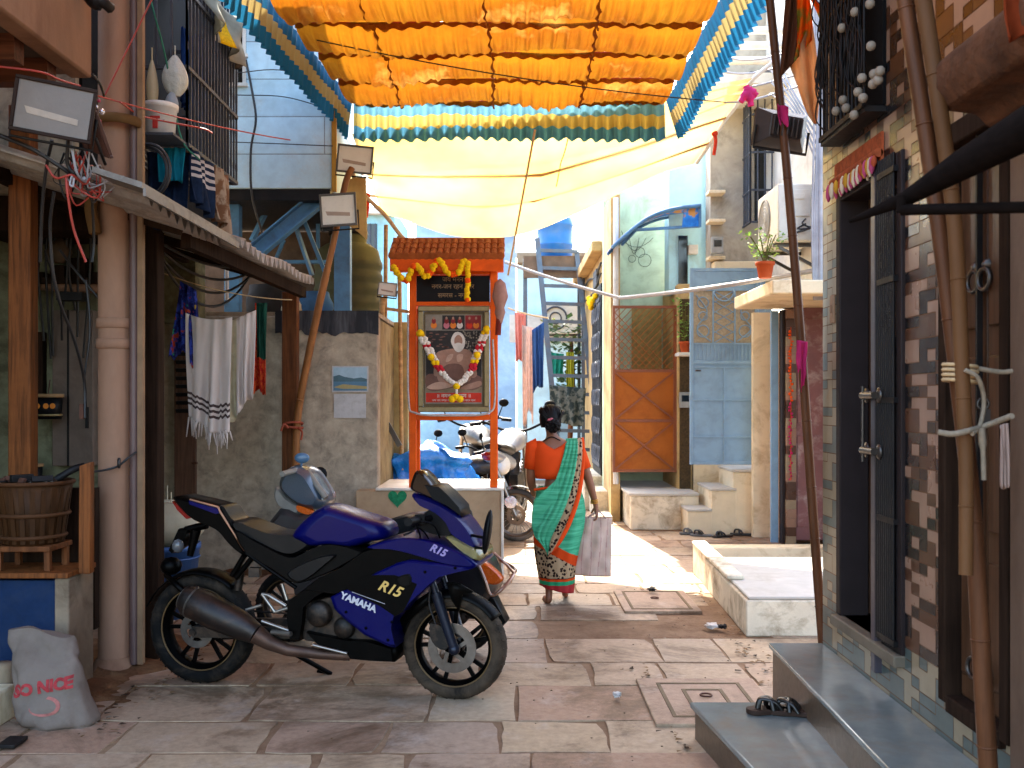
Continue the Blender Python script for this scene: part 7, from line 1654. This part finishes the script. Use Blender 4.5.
mb = MB(); bloft(mb, ck, sn, [(315, 590), (380, 590), (400, 540), (460, 538), (478, 552), (492, 576), (488, 600), (440, 604), (395, 610), (318, 604)], [(.17, .93), (.15, 1), (-.15, 1), (-.17, .93)], .1, 2); mb.build('body', M('black scooter body', '#161416', .35, coat=.3, dirt=.4, dirtc='#3d342c'), so_)
mb = MB(); bloft(mb, ck, sn, [(375, 527), (390, 519), (415, 515), (450, 524), (470, 536), (440, 541), (390, 541)], [(.14, .9), (.12, 1), (-.12, 1), (-.14, .9)], .1, 3); mb.build('seat', m_seat, so_)
mb = MB(); bloft(mb, ck, sn, [(480, 562), (490, 565), (503, 578), (497, 584), (487, 582), (482, 572)], FLAT(.19, .12, .85), .16, 3); mb.build('indicator', m_amber, so_)
m_guard = M('coppery chrome guard', '#a88a7a', .3, metal=.9, var=.2, dirt=.4, dirtc='#6a3f2a', ds=9)
mb = MB(); mb.tube(curve([ck(479, 566, .2), ck(485, 580, .22), ck(491, 595, .22), ck(503, 588, .2), ck(514, 574, .1), ck(514, 568, -.1), ck(500, 560, -.2)], 6), .011, 8); mb.tube(curve([ck(494, 553, .12), ck(505, 563, .14), ck(514, 573, .1)], 5), .009, 8); mb.tube([ck(479, 566, .2), ck(494, 553, .12)], .010, 8); mb.build('rear_guard', m_guard, so_)
mb = MB(); bloft(mb, ck, sn, [(488, 598), (494, 598), (506, 622), (503, 626), (497, 622)], FLAT(.06, -.06), .05, 0); mb.build('rear_mudguard', m_black, so_)

# ------------------------------------------------------------------ parked motorcycles in the background (one built, copied)
def generic_bike(loc, label, body, group):
    o = V(loc); L = lambda x, y, z: o + V((x, y, z))
    rt = root('motorcycle', loc, label, 'motorcycle', group)
    wheel(rt, L(.62, 0, .30), (0, 1, 0), .30, .09, m_alloy, 5, .11, 'front_wheel', -1, M('dusty tyre', '#3d3a36', .8, dirt=.5, dirtc='#8a7f70') if 'dusty tyre' not in bpy.data.materials else bpy.data.materials['dusty tyre'], True, .80)
    wheel(rt, L(-.62, 0, .30), (0, 1, 0), .30, .10, m_alloy, 5, 0, 'rear_wheel', -1, bpy.data.materials['dusty tyre'], True, .80)
    m = MB(); m.loft([[L(x, y_ * w_, z) for x, z, w_ in ()] for y_ in ()]) if False else None
    rings = []
    for x, z, w_, h_ in ((-.12, .80, .09, .04), (0, .84, .13, .10), (.18, .86, .15, .12), (.33, .86, .12, .09), (.40, .84, .06, .04)): rings.append([L(x, w_ * math.cos(6.283 * k / 16), z + h_ * math.sin(6.283 * k / 16)) for k in range(16)])
    m.loft(rings); m.build('fuel_tank', body, rt)
    m = MB(); rings = []
    for x, z, w_, h_ in ((-.78, .84, .08, .03), (-.6, .82, .12, .05), (-.3, .78, .12, .05), (-.1, .79, .09, .05)): rings.append([L(x, w_ * math.cos(6.283 * k / 14), z + h_ * math.sin(6.283 * k / 14)) for k in range(14)])
    m.loft(rings); m.build('seat', m_seat, rt)
    m = MB(); rings = []
    for x, z, w_, h_ in ((-.98, .80, .03, .03), (-.8, .76, .09, .06), (-.5, .70, .12, .09), (-.2, .66, .11, .08)): rings.append([L(x, w_ * math.cos(6.283 * k / 14), z + h_ * math.sin(6.283 * k / 14)) for k in range(14)])
    m.loft(rings); m.build('tail_panel', body, rt)
    m = MB(); m.ball(L(-.97, 0, .77), (.03, .07, .04), 10); m.build('tail_light', m_tail, rt)
    m = MB(); m.box(L(.05, 0, .42), (.36, .22, .26)); m.tube([L(.08, 0, .5), L(.16, 0, .74)], .09, 12)
    for k in range(5): m.bar(L(.03 + k * .02, -.11, .56 + k * .03), L(.16 + k * .02, -.11, .54 + k * .03), .01, .02); 
    m.build('engine', m_cast, rt, bevel=.02)
    m = MB(); m.tube([L(.36, 0, .82), L(.1, 0, .70), L(-.5, 0, .62)], .022, 8); m.tube([L(.36, 0, .80), L(.26, 0, .35), L(-.15, 0, .28), L(-.3, 0, .6)], .02, 8)
    for s_ in (-.08, .08): m.tube([L(-.62, s_, .30), L(-.1, s_, .34)], .02, 8); m.tube([L(-.62, s_, .34), L(-.48, s_, .66)], .025, 8)
    m.build('frame', m_bkpaint, rt)
    for s_ in (-.08, .08): m = MB(); m.tube([L(.62, s_, .30), L(.36, s_, .92)], .022, 10); m.build('fork_leg', m_alloy, rt)
    m = MB(); m.tube(curve([L(.24, -.36, 1.02), L(.3, -.3, 1.03), L(.36, -.1, .95), L(.36, .1, .95), L(.3, .3, 1.03), L(.24, .36, 1.02)], 5), .013, 8)
    for s_ in (-1, 1): m.tube([L(.26, s_ * .33, 1.02), L(.2, s_ * .42, 1.01)], .02, 8)
    m.build('handlebar', m_black, rt)
    for s_ in (-1, 1): m = MB(); m.ball(L(.27, s_ * .36, 1.20), (.02, .06, .045), 12); m.tube([L(.3, s_ * .3, 1.03), L(.27, s_ * .35, 1.18)], .007, 6); m.build('mirror', m_black, rt)
    m = MB(); m.ball(L(.46, 0, .86), (.09, .10, .11), 14); m.build('headlight', m_lampglass2, rt)
    m = MB(); m.grid(lambda u, v: L(.62 + .33 * math.cos(R(150 - 120 * u)), .06 * (2 * v - 1), .30 + .33 * math.sin(R(150 - 120 * u))), 16, 4); m.build('front_mudguard', body, rt, solid=.006)
    m = MB(); m.tube([L(.2, -.13, .3), L(-.1, -.14, .22), L(-.4, -.15, .26), L(-.8, -.16, .36)], [.022, .025, .05, .055], 12); m.build('exhaust', m_chrome, rt)
    return rt
m_silver = paint('silver paint', '#8d9096', .4); 
bike0 = generic_bike((0, 0, 0), 'dusty dark motorcycle with wire wheels nosing out past the shrine plinth', M('dusty black paint', '#2a2928', .4, dirt=.6, dirtc='#7d7365', ds=5), 'motorcycles parked behind the shrine')
b1 = copy_tree(bike0, (-.04, 12.2, 0), R(80), 'silver grey motorcycle with red tail lamp beyond the woman'); b1.scale = (1.28, 1.28, 1.28)
def repaint(o, m):
    for c in o.children:
        if c.name.split('.')[0] in ('fuel_tank', 'tail_panel', 'front_mudguard'):
            c.data = c.data.copy(); c.data.materials[0] = m
repaint(b1, m_silver)
b2 = copy_tree(bike0, (-.40, 12.7, 0), R(-65), 'maroon motorcycle seen through the lower opening of the shrine'); repaint(b2, paint('maroon paint', '#5a1c1c', .4))
b3 = copy_tree(bike0, (-1.32, 11.9, 0), R(70), 'black motorcycle standing left of the blue tarpaulin heap'); repaint(b3, M('plain black paint', '#1a1a1c', .35))
b4 = copy_tree(bike0, (-.42, 13.9, 0), R(112), 'dark motorcycle parked deepest in the row right of the shrine'); b4.scale = (1.3, 1.3, 1.3)
bike0.location = (-.56, 11.4, 0); bike0.rotation_euler = (0, 0, R(-8))
# blue plastic cover over goods behind the shrine
gc = root('covered_goods', (-.95, 10.7, 0), 'crumpled blue plastic sheet tied over goods behind the shrine', 'covered goods')
mb = MB(); n = 72; rings = []
for j in range(25):
    t = j / 24; row = []
    for k in range(n):
        a = 6.283 * k / n; ca, sa = math.cos(a), math.sin(a); sq = lambda x: math.copysign(abs(x) ** .7, x)
        w_ = 1 - .12 * t if t < .8 else (1 - .096 - (t - .8) * 3.2)
        p = V((-.93 + .50 * sq(ca) * w_, 10.75 + .30 * sq(sa) * w_, 1.07 * min(t / .85, 1) + .04 * max(0, t - .85)))
        p.z += (.13 * math.sin(ca * 4 + 1) + .12 * noise.noise(p * 3)) * max(0, t - .5)
        d_ = (abs(noise.noise(p * 3.5)) - .2) * .32 + (abs(noise.noise(V((p.x * 9, p.y * 9, p.z * 4)))) - .2) * .16; row.append(p + V((ca * d_, sa * d_, 0)))
    rings.append(row)
mb.loft(rings); mb.build('sheet', M('glossy blue sheet', '#1d78d0', .25, var=.25, scale=5, bump=.5, bs=14, bd=.03), gc)
mb = MB(); mb.tube([rings[12][k] * 1.0 + V((0, 0, .0)) for k in list(range(0, n, 2)) + [0]], .008, 5); mb.build('rope', m_rope, gc)
# ------------------------------------------------------------------ the walking woman
wx, wy = .315, 7.88
K = .0079
def wp(px, py, y=0.0):          # picture position to a point on the figure, y = depth offset (negative towards the lens)
    return V((wx + (px - 552) * K, wy + y, (603 - py) * K))
wr = root('person', (wx, wy, 0), 'person in an orange blouse and green sari walking away with a shopping bag', 'person')
m_skin = M('warm brown skin', '#7a4a30', .5, var=.08, scale=6, bump=.05, bs=200)
m_skin.node_tree.nodes['Principled BSDF'].inputs['Subsurface Weight'].default_value = .08
m_skin.node_tree.nodes['Principled BSDF'].inputs['Subsurface Scale'].default_value = .02
def skin_mesh(name, verts, edges, radii, mat, parent, sub=2, root_i=0):
    org = ORG[parent]; me = bpy.data.meshes.new(name); me.from_pydata([V(v) - org for v in verts], edges, []); me.materials.append(mat)
    o = bpy.data.objects.new(name, me); col.objects.link(o); o.parent = parent; ORG[o] = org
    md = o.modifiers.new('skin', 'SKIN'); md.use_smooth_shade = True; md.branch_smoothing = .6
    for i, d in enumerate(me.skin_vertices[0].data):
        r_ = radii[i]; d.radius = r_ if isinstance(r_, tuple) else (r_, r_); d.use_root = (i == root_i)
    s_ = o.modifiers.new('sub', 'SUBSURF'); s_.levels = s_.render_levels = sub
    dg = bpy.context.evaluated_depsgraph_get(); dg.update(); me2 = bpy.data.meshes.new_from_object(o.evaluated_get(dg)); me2.materials.clear(); me2.materials.append(mat)
    for p in me2.polygons: p.use_smooth = True
    o.modifiers.clear(); o.data = me2; me2.name = name; return o
vs, es, rs = [], [], []
def jv(p, r, par=None):
    vs.append(V(p)); rs.append(r); i = len(vs) - 1
    if par is not None: es.append((par, i))
    return i
pel = jv(wp(556, 500), (.13, .10)); waist = jv(wp(555, 480), (.115, .085), pel); chest = jv(wp(555, 458), (.13, .09), waist); ub = jv(wp(554, 446), (.11, .07), chest); nk = jv(wp(552, 436, .0), .048, ub); nk2 = jv(wp(551, 429, .015), .045, nk)
hd = jv(wp(550.5, 421, .02), (.066, .075), nk2); ht = jv(wp(550.5, 413, .015), (.06, .068), hd)
def arm(sh, el, wr_, hand, par, sgn, rad=(.052, .046, .038, .036, .024)):
    a = jv(sh, rad[0], par); b = jv(V(sh).lerp(V(el), .5), rad[1], a); c = jv(el, rad[2], b); d = jv(V(el).lerp(V(wr_), .35), rad[3], c); e = jv(wr_, rad[4], d); return e
rwst = arm(wp(577, 448), wp(588, 478, .01), wp(596, 505, .03), None, ub, 1)
lwst = arm(wp(532, 448), wp(531, 481, .03), wp(535, 498, .16), None, ub, -1)
def hand(wst, d, side, palm_n, curl=.9, L=.085):
    """palm and five fingers; d = direction of the hand, side = thumb side, palm_n = palm direction"""
    d, side, palm_n = V(d).normalized(), V(side).normalized(), V(palm_n).normalized(); w0 = vs[wst]
    pm_ = jv(w0 + d * .045, (.032, .018), wst)
    for k, (off, ln) in enumerate(((.026, .060), (.009, .070), (-.009, .066), (-.026, .052))):
        b = jv(w0 + d * .088 + side * off, .0095, pm_); dd = (d + palm_n * .35 * curl).normalized(); m1 = jv(vs[b] + dd * ln * .45, .0085, b)
        dd = (d + palm_n * 1.3 * curl).normalized(); m2 = jv(vs[m1] + dd * ln * .32, .008, m1); dd = (d * .2 + palm_n * 1.3 * curl).normalized(); jv(vs[m2] + dd * ln * .25, .0065, m2)
    t0 = jv(w0 + d * .03 + side * .03 + palm_n * .01, .0115, pm_); t1 = jv(vs[t0] + (d * .8 + side * .5 + palm_n * .5).normalized() * .032, .0095, t0); jv(vs[t1] + (d + palm_n * .6).normalized() * .026, .0075, t1)
hand(rwst, (.10, .0, -1), (0, 1, 0), (-1, .1, 0), 1.0); hand(lwst, (.3, 1, .1), (0, .2, 1), (1, 0, 0), .5)
# legs in mid stride, mostly under the sari
for side, (hip, kn, an, heel, toe) in (('l', (wp(546, 508), wp(547, 552, -.02), wp(549, 590, -.02), wp(548.5, 600, -.05), wp(544, 601.3, .14))), ('r', (wp(566, 508), wp(567, 552, .06), wp(566, 588, .16), wp(566, 598, .14), wp(568, 601, .32)))):
    a = jv(hip, .085, pel); b = jv(V(hip).lerp(V(kn), .5), .075, a); c = jv(kn, .055, b); d = jv(V(kn).lerp(V(an), .35), .052, c); e = jv(an, .030, d); f = jv(V(heel), .028, e); g = jv(V(heel).lerp(V(toe), .55), (.036, .022), f); h = jv(toe, (.030, .012), g)
body = skin_mesh('body', vs, es, rs, m_skin, wr)
# head is shaped on its own: skull, face turned away, ears
hc = wp(550.5, 419.5, .015)
mb = MB(); ang = R(8); Hm = Matrix.Rotation(ang, 3, 'Z')
def headpt(th, ph):
    x, y, z = math.sin(th) * math.cos(ph), math.sin(th) * math.sin(ph), math.cos(th)
    rx, ry, rz = .070, .088, .105; jaw = max(0, -z)
    p = V((x * rx * (1 - .28 * jaw), y * ry * (1 - .1 * jaw) + .012 * jaw, z * rz))
    if y > .6:   # features of the face, looking away down the lane
        p.y += .018 * math.exp(-((x / .16) ** 2 + ((z + .12) / .18) ** 2)); p.y -= .008 * (math.exp(-(((x - .36) / .15) ** 2 + ((z - .08) / .1) ** 2)) + math.exp(-(((x + .36) / .15) ** 2 + ((z - .08) / .1) ** 2))); p.y += .006 * math.exp(-((x / .22) ** 2 + ((z + .48) / .08) ** 2))
    return hc + Hm @ p
rings = [[headpt(max(.02, min(3.12, math.pi * j / 20)), 6.283 * k / 28) for k in range(28)] for j in range(21)]
mb.loft(rings)
for s_ in (-1, 1): mb.ball(hc + Hm @ V((s_ * .071, .0, -.012)), (.010, .022, .032), 10)
mb.build('head', m_skin, wr)
mb = MB()
for s_ in (-1, 1): mb.cur = 0; mb.ball(hc + Hm @ V((s_ * .028, .080, .010)), (.013, .007, .008), 8); mb.cur = 1; mb.ball(hc + Hm @ V((s_ * .028, .086, .010)), (.005, .003, .005), 6); mb.cur = 1; mb.tube(curve([hc + Hm @ V((s_ * .013, .088, .03)), hc + Hm @ V((s_ * .03, .087, .036)), hc + Hm @ V((s_ * .046, .077, .03))], 4), .003, 5)
mb.cur = 2; mb.tube(curve([hc + Hm @ V((-.02, .086, -.052)), hc + Hm @ V((0, .093, -.05)), hc + Hm @ V((.02, .086, -.052))], 4), .005, 6)
m_hair = M('black hair', '#0a0707', .5, spec=.15, var=.4, scale=8, bump=.8, bs=90, streak=.15)
mb.build('face_features', [M('eye white', '#d0c8c0', .3), m_hair, M('lip', '#6a2f28', .4)], wr)
mb = MB(); rings = []
for j in range(15):
    th = .02 + 2.15 * j / 14; row = []
    for k in range(32):
        ph = 6.283 * k / 32; lim = 1.0 if math.sin(ph) < .25 else .52; t2 = th * lim
        p = V((math.sin(t2) * math.cos(ph) * .086, math.sin(t2) * math.sin(ph) * .106, math.cos(t2) * .118)); p += p.normalized() * .003 * math.sin(ph * 17 + th * 2); row.append(hc + Hm @ p)
    rings.append(row)
mb.loft(rings, False)
bc = hc + Hm @ V((.002, -.098, -.050))
for k in range(9):
    a = 6.283 * k / 9; mb.tube(curve([bc + V((.03 * math.cos(a), .01, .03 * math.sin(a))), bc + V((.045 * math.cos(a + .8), -.02, .04 * math.sin(a + .8))), bc + V((.02 * math.cos(a + 1.7), -.045, .02 * math.sin(a + 1.7)))], 5), [.018] * 5 + [.02] * 3 + [.012] * 3, 8)
mb.ball(bc, (.062, .045, .055), 14)
r1 = random.Random(44)
for k in range(46):     # combed strands running back to the bun
    a = r1.uniform(-2.6, 2.6); p0 = hc + Hm @ V((.088 * math.sin(a), .02 * math.cos(a), .119 * abs(math.cos(a * .55)) - .01)); p1 = hc + Hm @ V((.082 * math.sin(a) * .85, -.085, .055 * math.cos(a * .6)))
    mb.tube(curve([p0, (p0 + p1) / 2 + (p0 + p1 - 2 * hc).normalized() * .022, p1, bc + V((r1.uniform(-.03, .03), .01, r1.uniform(-.02, .03)))], 5), r1.uniform(.003, .007), 5)
for k in range(14):
    p0 = hc + Hm @ V((r1.uniform(-.06, .06), -.09, r1.uniform(-.06, .0))); mb.tube(curve([p0, p0 + V((r1.uniform(-.02, .02), -.012, -.03)), p0 + V((r1.uniform(-.03, .03), -.005, -.06))], 4), .0018, 4)
mb.build('hair', m_hair, wr)
mb = MB(); mb.cur = 0
for dx, dz in ((-.03, .045), (-.012, .05), (-.026, .03)): mb.ball(bc + V((dx, -.028, dz)), (.016, .012, .013), 8)
mb.build('hair_flower', M('pink blossom', '#c06a74', .7), wr)
# blouse following torso, with scooped back and short sleeves
m_bl = M('orange blouse', '#cf4310', .75, var=.1, bump=.3, bs=150, scale=6)
def ell(c, rx, ry, n=32, fold=0, fk=9, ph=0, front=1.0):
    return [V(c) + V((rx * math.cos(6.283 * k / n) * (1 + fold * math.sin(fk * 6.283 * k / n + ph)), ry * math.sin(6.283 * k / n) * (front if math.sin(6.283 * k / n) > 0 else 1) * (1 + fold * math.sin(fk * 6.283 * k / n + ph)), 0)) for k in range(n)]
mb = MB(); n = 40; rings = []
for t, (pyy, rx, ry, cxp) in enumerate(((478.5, .150, .112, 555), (472, .160, .118, 555), (464, .166, .122, 555), (456, .172, .118, 555), (450, .172, .108, 554.5), (445, .160, .095, 554), (441.5, .140, .08, 554))):
    row = ell(wp(cxp, pyy), rx, ry, n)
    out = []
    for k, p in enumerate(row):
        a = 6.283 * k / n; back = max(0, -math.sin(a)); mid_ = max(0, 1 - abs(math.cos(a)) / .62)
        if t >= 3: p = p - V((0, 0, (t - 3) * .020 * (back > .1) * mid_ ** .6)) 
        out.append(p)
    rings.append(out)
mb.loft(rings, False)
for s_, sh, el in ((1, wp(576, 446.5), wp(585, 470, .01)), (-1, wp(533.5, 446.5), wp(531, 470, .02))):
    mb.tube([sh - V((s_ * .03, 0, -.006)), V(sh), V(sh).lerp(V(el), .5), V(sh).lerp(V(el), .95)], [.056, .060, .056, .052], 18, False)
mb.build('blouse', m_bl, wr, solid=.006)
mb = MB(); mb.tube(curve([wp(543, 441, -.08), wp(551, 437, -.062), wp(560, 440.5, -.08)], 5), .005, 6); mb.build('necklace', m_black, wr)
# sari: skirt, with printed border, and the drape over the right shoulder
def M_sari(kind):
    t = NT('sari ' + kind); x = t.sep()
    n = t.noise(2.0, 4, .6, t.mapping((2, 2, 40))); g = t.ramp(n, [(.35, lin('#34956c')), (.65, lin('#5cc096'))])
    v = t.node('ShaderNodeTexVoronoi'); v.inputs['Scale'].default_value = 38; t.link(t.tc.outputs['Object'], v.inputs['Vector'])
    pat = t.ramp(t.math('ADD', v.outputs['Distance'], t.math('MULTIPLY', t.noise(30, 2), .25)), [(.52, lin('#2a1a16')), (.60, lin('#b09472'))], 'LINEAR')
    if kind == 'green': c = g
    elif kind == 'border': c = pat
    else:
        z = t.math('ADD', x[2], t.math('MULTIPLY', x[0], .55)); z = t.math('ADD', z, t.math('MULTIPLY', t.noise(4, 2), .04))
        o = lin('#cf4310'); gr = lin('#2a9a68'); dk = lin('#2a1a16')
        cc = t.mix(t.ramp(z, [(.415, BW[0]), (.42, BW[1])]), pat, o); c = t.mix(t.ramp(z, [(.50, BW[0]), (.505, BW[1])]), cc, g)
        low = t.ramp(x[2], [(0, lin('#a82f30')), (.155, lin('#a82f30')), (.1551, gr), (.185, gr), (.1851, o), (.205, o), (.2051, dk)], 'CONSTANT')
        c = t.mix(t.ramp(x[2], [(.214, BW[1]), (.2145, BW[0])]), c, low)
    t.color(c); t.set(Roughness=.7); t.bsdf.inputs['Specular IOR Level'].default_value = .14; t.bump(t.noise(140, 2), .2, .002)
    tr = t.node('ShaderNodeBsdfTranslucent'); t.link(c, tr.inputs['Color']); mx = t.node('ShaderNodeMixShader'); mx.inputs[0].default_value = .25
    t.link(t.bsdf.outputs[0], mx.inputs[1]); t.link(tr.outputs[0], mx.inputs[2]); t.link(mx.outputs[0], t.n['Material Output'].inputs['Surface']); return t.m
m_sg, m_sb, m_ss = M_sari('green'), M_sari('border'), M_sari('skirt')
mb = MB(); n = 64; prof = [(487, 557.5, .150, .118), (491, 559, .172, .135), (500, 559.5, .188, .15), (512, 559.5, .197, .155), (526, 558.5, .195, .155), (540, 557, .182, .155), (554, 556, .168, .155), (566, 556, .152, .15), (576, 556.5, .142, .145), (585, 557, .132, .14), (589, 557, .128, .14)]
P2 = []
for i in range(len(prof) - 1):
    for s_ in range(3): t = s_ / 3; P2.append(tuple(prof[i][j] * (1 - t) + prof[i + 1][j] * t for j in range(4)))
P2.append(prof[-1]); rings = []
for i, (py, cx_, rx, ry) in enumerate(P2):
    t = i / (len(P2) - 1); c = wp(cx_, py, .03 * t); row = []
    for k in range(n):
        a = 6.283 * k / n; f = (.018 + .04 * t) * (math.sin(a * 7 + t * 3.5) * .6 + .5 * math.sin(a * 13 + 1 + t * 2)) + .05 * t * noise.noise(V((math.cos(a) * 2, math.sin(a) * 2, t * 2)))
        hem = .05 * (t ** 4) * (1 if math.cos(a) > 0 else -.3)
        dr_ = V((math.cos(a), math.sin(a), 0)); row.append(c + V((rx * math.cos(a), ry * math.sin(a), 0)) * (1 + f) - V((0, 0, hem * 0)) + V((0, 0, -.03 * (t ** 5) * math.cos(a))))
    rings.append(row)
mb.loft(rings, False); mb.build('sari_skirt', m_ss, wr, solid=.006)
# pallu: from the front over the right shoulder, down across the back to the left hip, free end hanging
left = [(566, 452, .10), (566, 439, .01), (564, 449, -.10), (558, 470, -.135), (549, 492, -.165), (541, 510, -.185), (534.5, 522, -.180), (533.5, 532, -.185), (541, 541, -.20), (546, 548, -.20)]
right = [(583, 455, .10), (583.5, 438, .01), (584, 450, -.09), (583, 470, -.12), (579.5, 492, -.17), (573, 512, -.205), (566, 528, -.215), (559, 540, -.215), (552, 548, -.215), (547, 553, -.21)]
lc, rcv = curve([wp(*p) for p in left], 5), curve([wp(*p) for p in right], 5); N = len(lc) - 1
def pal(u, v):
    i = v * N; k = min(int(i), N - 1); f = i - k; a = lc[k].lerp(lc[k + 1], f); b = rcv[k].lerp(rcv[k + 1], f); p = a.lerp(b, u)
    w_ = (b - a).length
    return p + V((0, -.022 * math.sin(u * math.pi) - .016 * (abs(math.sin(u * 17 + v * 3)) - .5) * min(1, v * 3) - .02 * math.sin(u * 9 + v * 8) * v, 0))
mb = MB(); mb.grid(pal, 46, 70, lambda u, v: 0 if u < .62 else (1 if u < .86 else 2)); mb.build('sari_drape', [m_sg, m_sb, m_bl], wr, solid=.004)
mb = MB()
lc2, rc2 = curve([wp(*p) for p in ((533.5, 498, -.17), (531.5, 512, -.17), (532, 526, -.175), (538, 536, -.18))], 6), curve([wp(*p) for p in ((558, 476, -.14), (556, 500, -.19), (552, 518, -.2), (548, 532, -.2))], 6)
mb.grid(lambda u, v: lc2[min(int(v * 18), 18)].lerp(rc2[min(int(v * 18), 18)], u) + V((0, -.012 * math.sin(v * 22 + u * 3) * u * (1 - u) * 4 - .01, 0)), 16, 18); mb.build('sari_fold', m_sg, wr, solid=.004)
mb = MB(); mb.tube(curve([wp(534, 489, -.09), wp(548, 487, -.122), wp(566, 489, -.112), wp(578, 491, -.06)], 6), .010, 8); mb.build('waist_fold', [m_bl], wr)
mb = MB()
for k in range(3): mb.torus(V(vs[rwst]) + V((-.012, -.0, .012 + .012 * k)), V((.12, .04, -1)), .030, .004, 18, 6)
mb.build('bangle', M('gold bangle', '#b8862c', .3, metal=.9), wr)
# shopping bag held in her right hand
hb = vs[rwst] + V((.008, .0, -.10))
br = root('shopping_bag', (hb.x, hb.y, .18), 'flat pale woven shopping bag with red lines carried by the walking person', 'shopping bag')
cb_ = [(579.5, 517), (612, 518.5), (611, 577), (573, 575)]
mb = MB(); q4 = [wp(x, y, .03) for x, y in cb_]
def bagf(s_):
    def fn(u, v):
        p = q4[0].lerp(q4[1], u).lerp(q4[3].lerp(q4[2], u), v); w_ = .05 * math.sin(u * math.pi) ** .5 * (.15 + .85 * math.sin(min(1, v * .9 + .05) * math.pi * .62)); return p + V((0, s_ * w_ + .014 * noise.noise(V((u * 4, v * 5, s_))) + .006 * math.sin(u * 15 + v * 4), 0))
    return fn
def bm_(u, v): return 1 if any(abs(u - k - .02 * math.sin(v * 5 + k * 9)) < .012 for k in (.2, .42, .66, .86)) else 0
for s_ in (-1, 1): mb.grid(bagf(s_), 60, 24, bm_)
mb.build('body', [CLOTH('woven bag', '#d8bfae', var=.12, trans=.35), CLOTH('red line', '#c9a098')], br, solid=.003)
hnd = wp(598, 512, .03)
mb = MB()
for s_ in (-1, 1): mb.tube(curve([wp(588, 518, .03 + s_ * .02), wp(594, 514, .03 + s_ * .012), hnd + V((0, s_ * .004, .0)), wp(602, 514.5, .03 + s_ * .012), wp(606, 519, .03 + s_ * .02)], 6), .006, 6)
mb.build('handle', CLOTH('bag handle', '#b89a92'), br)
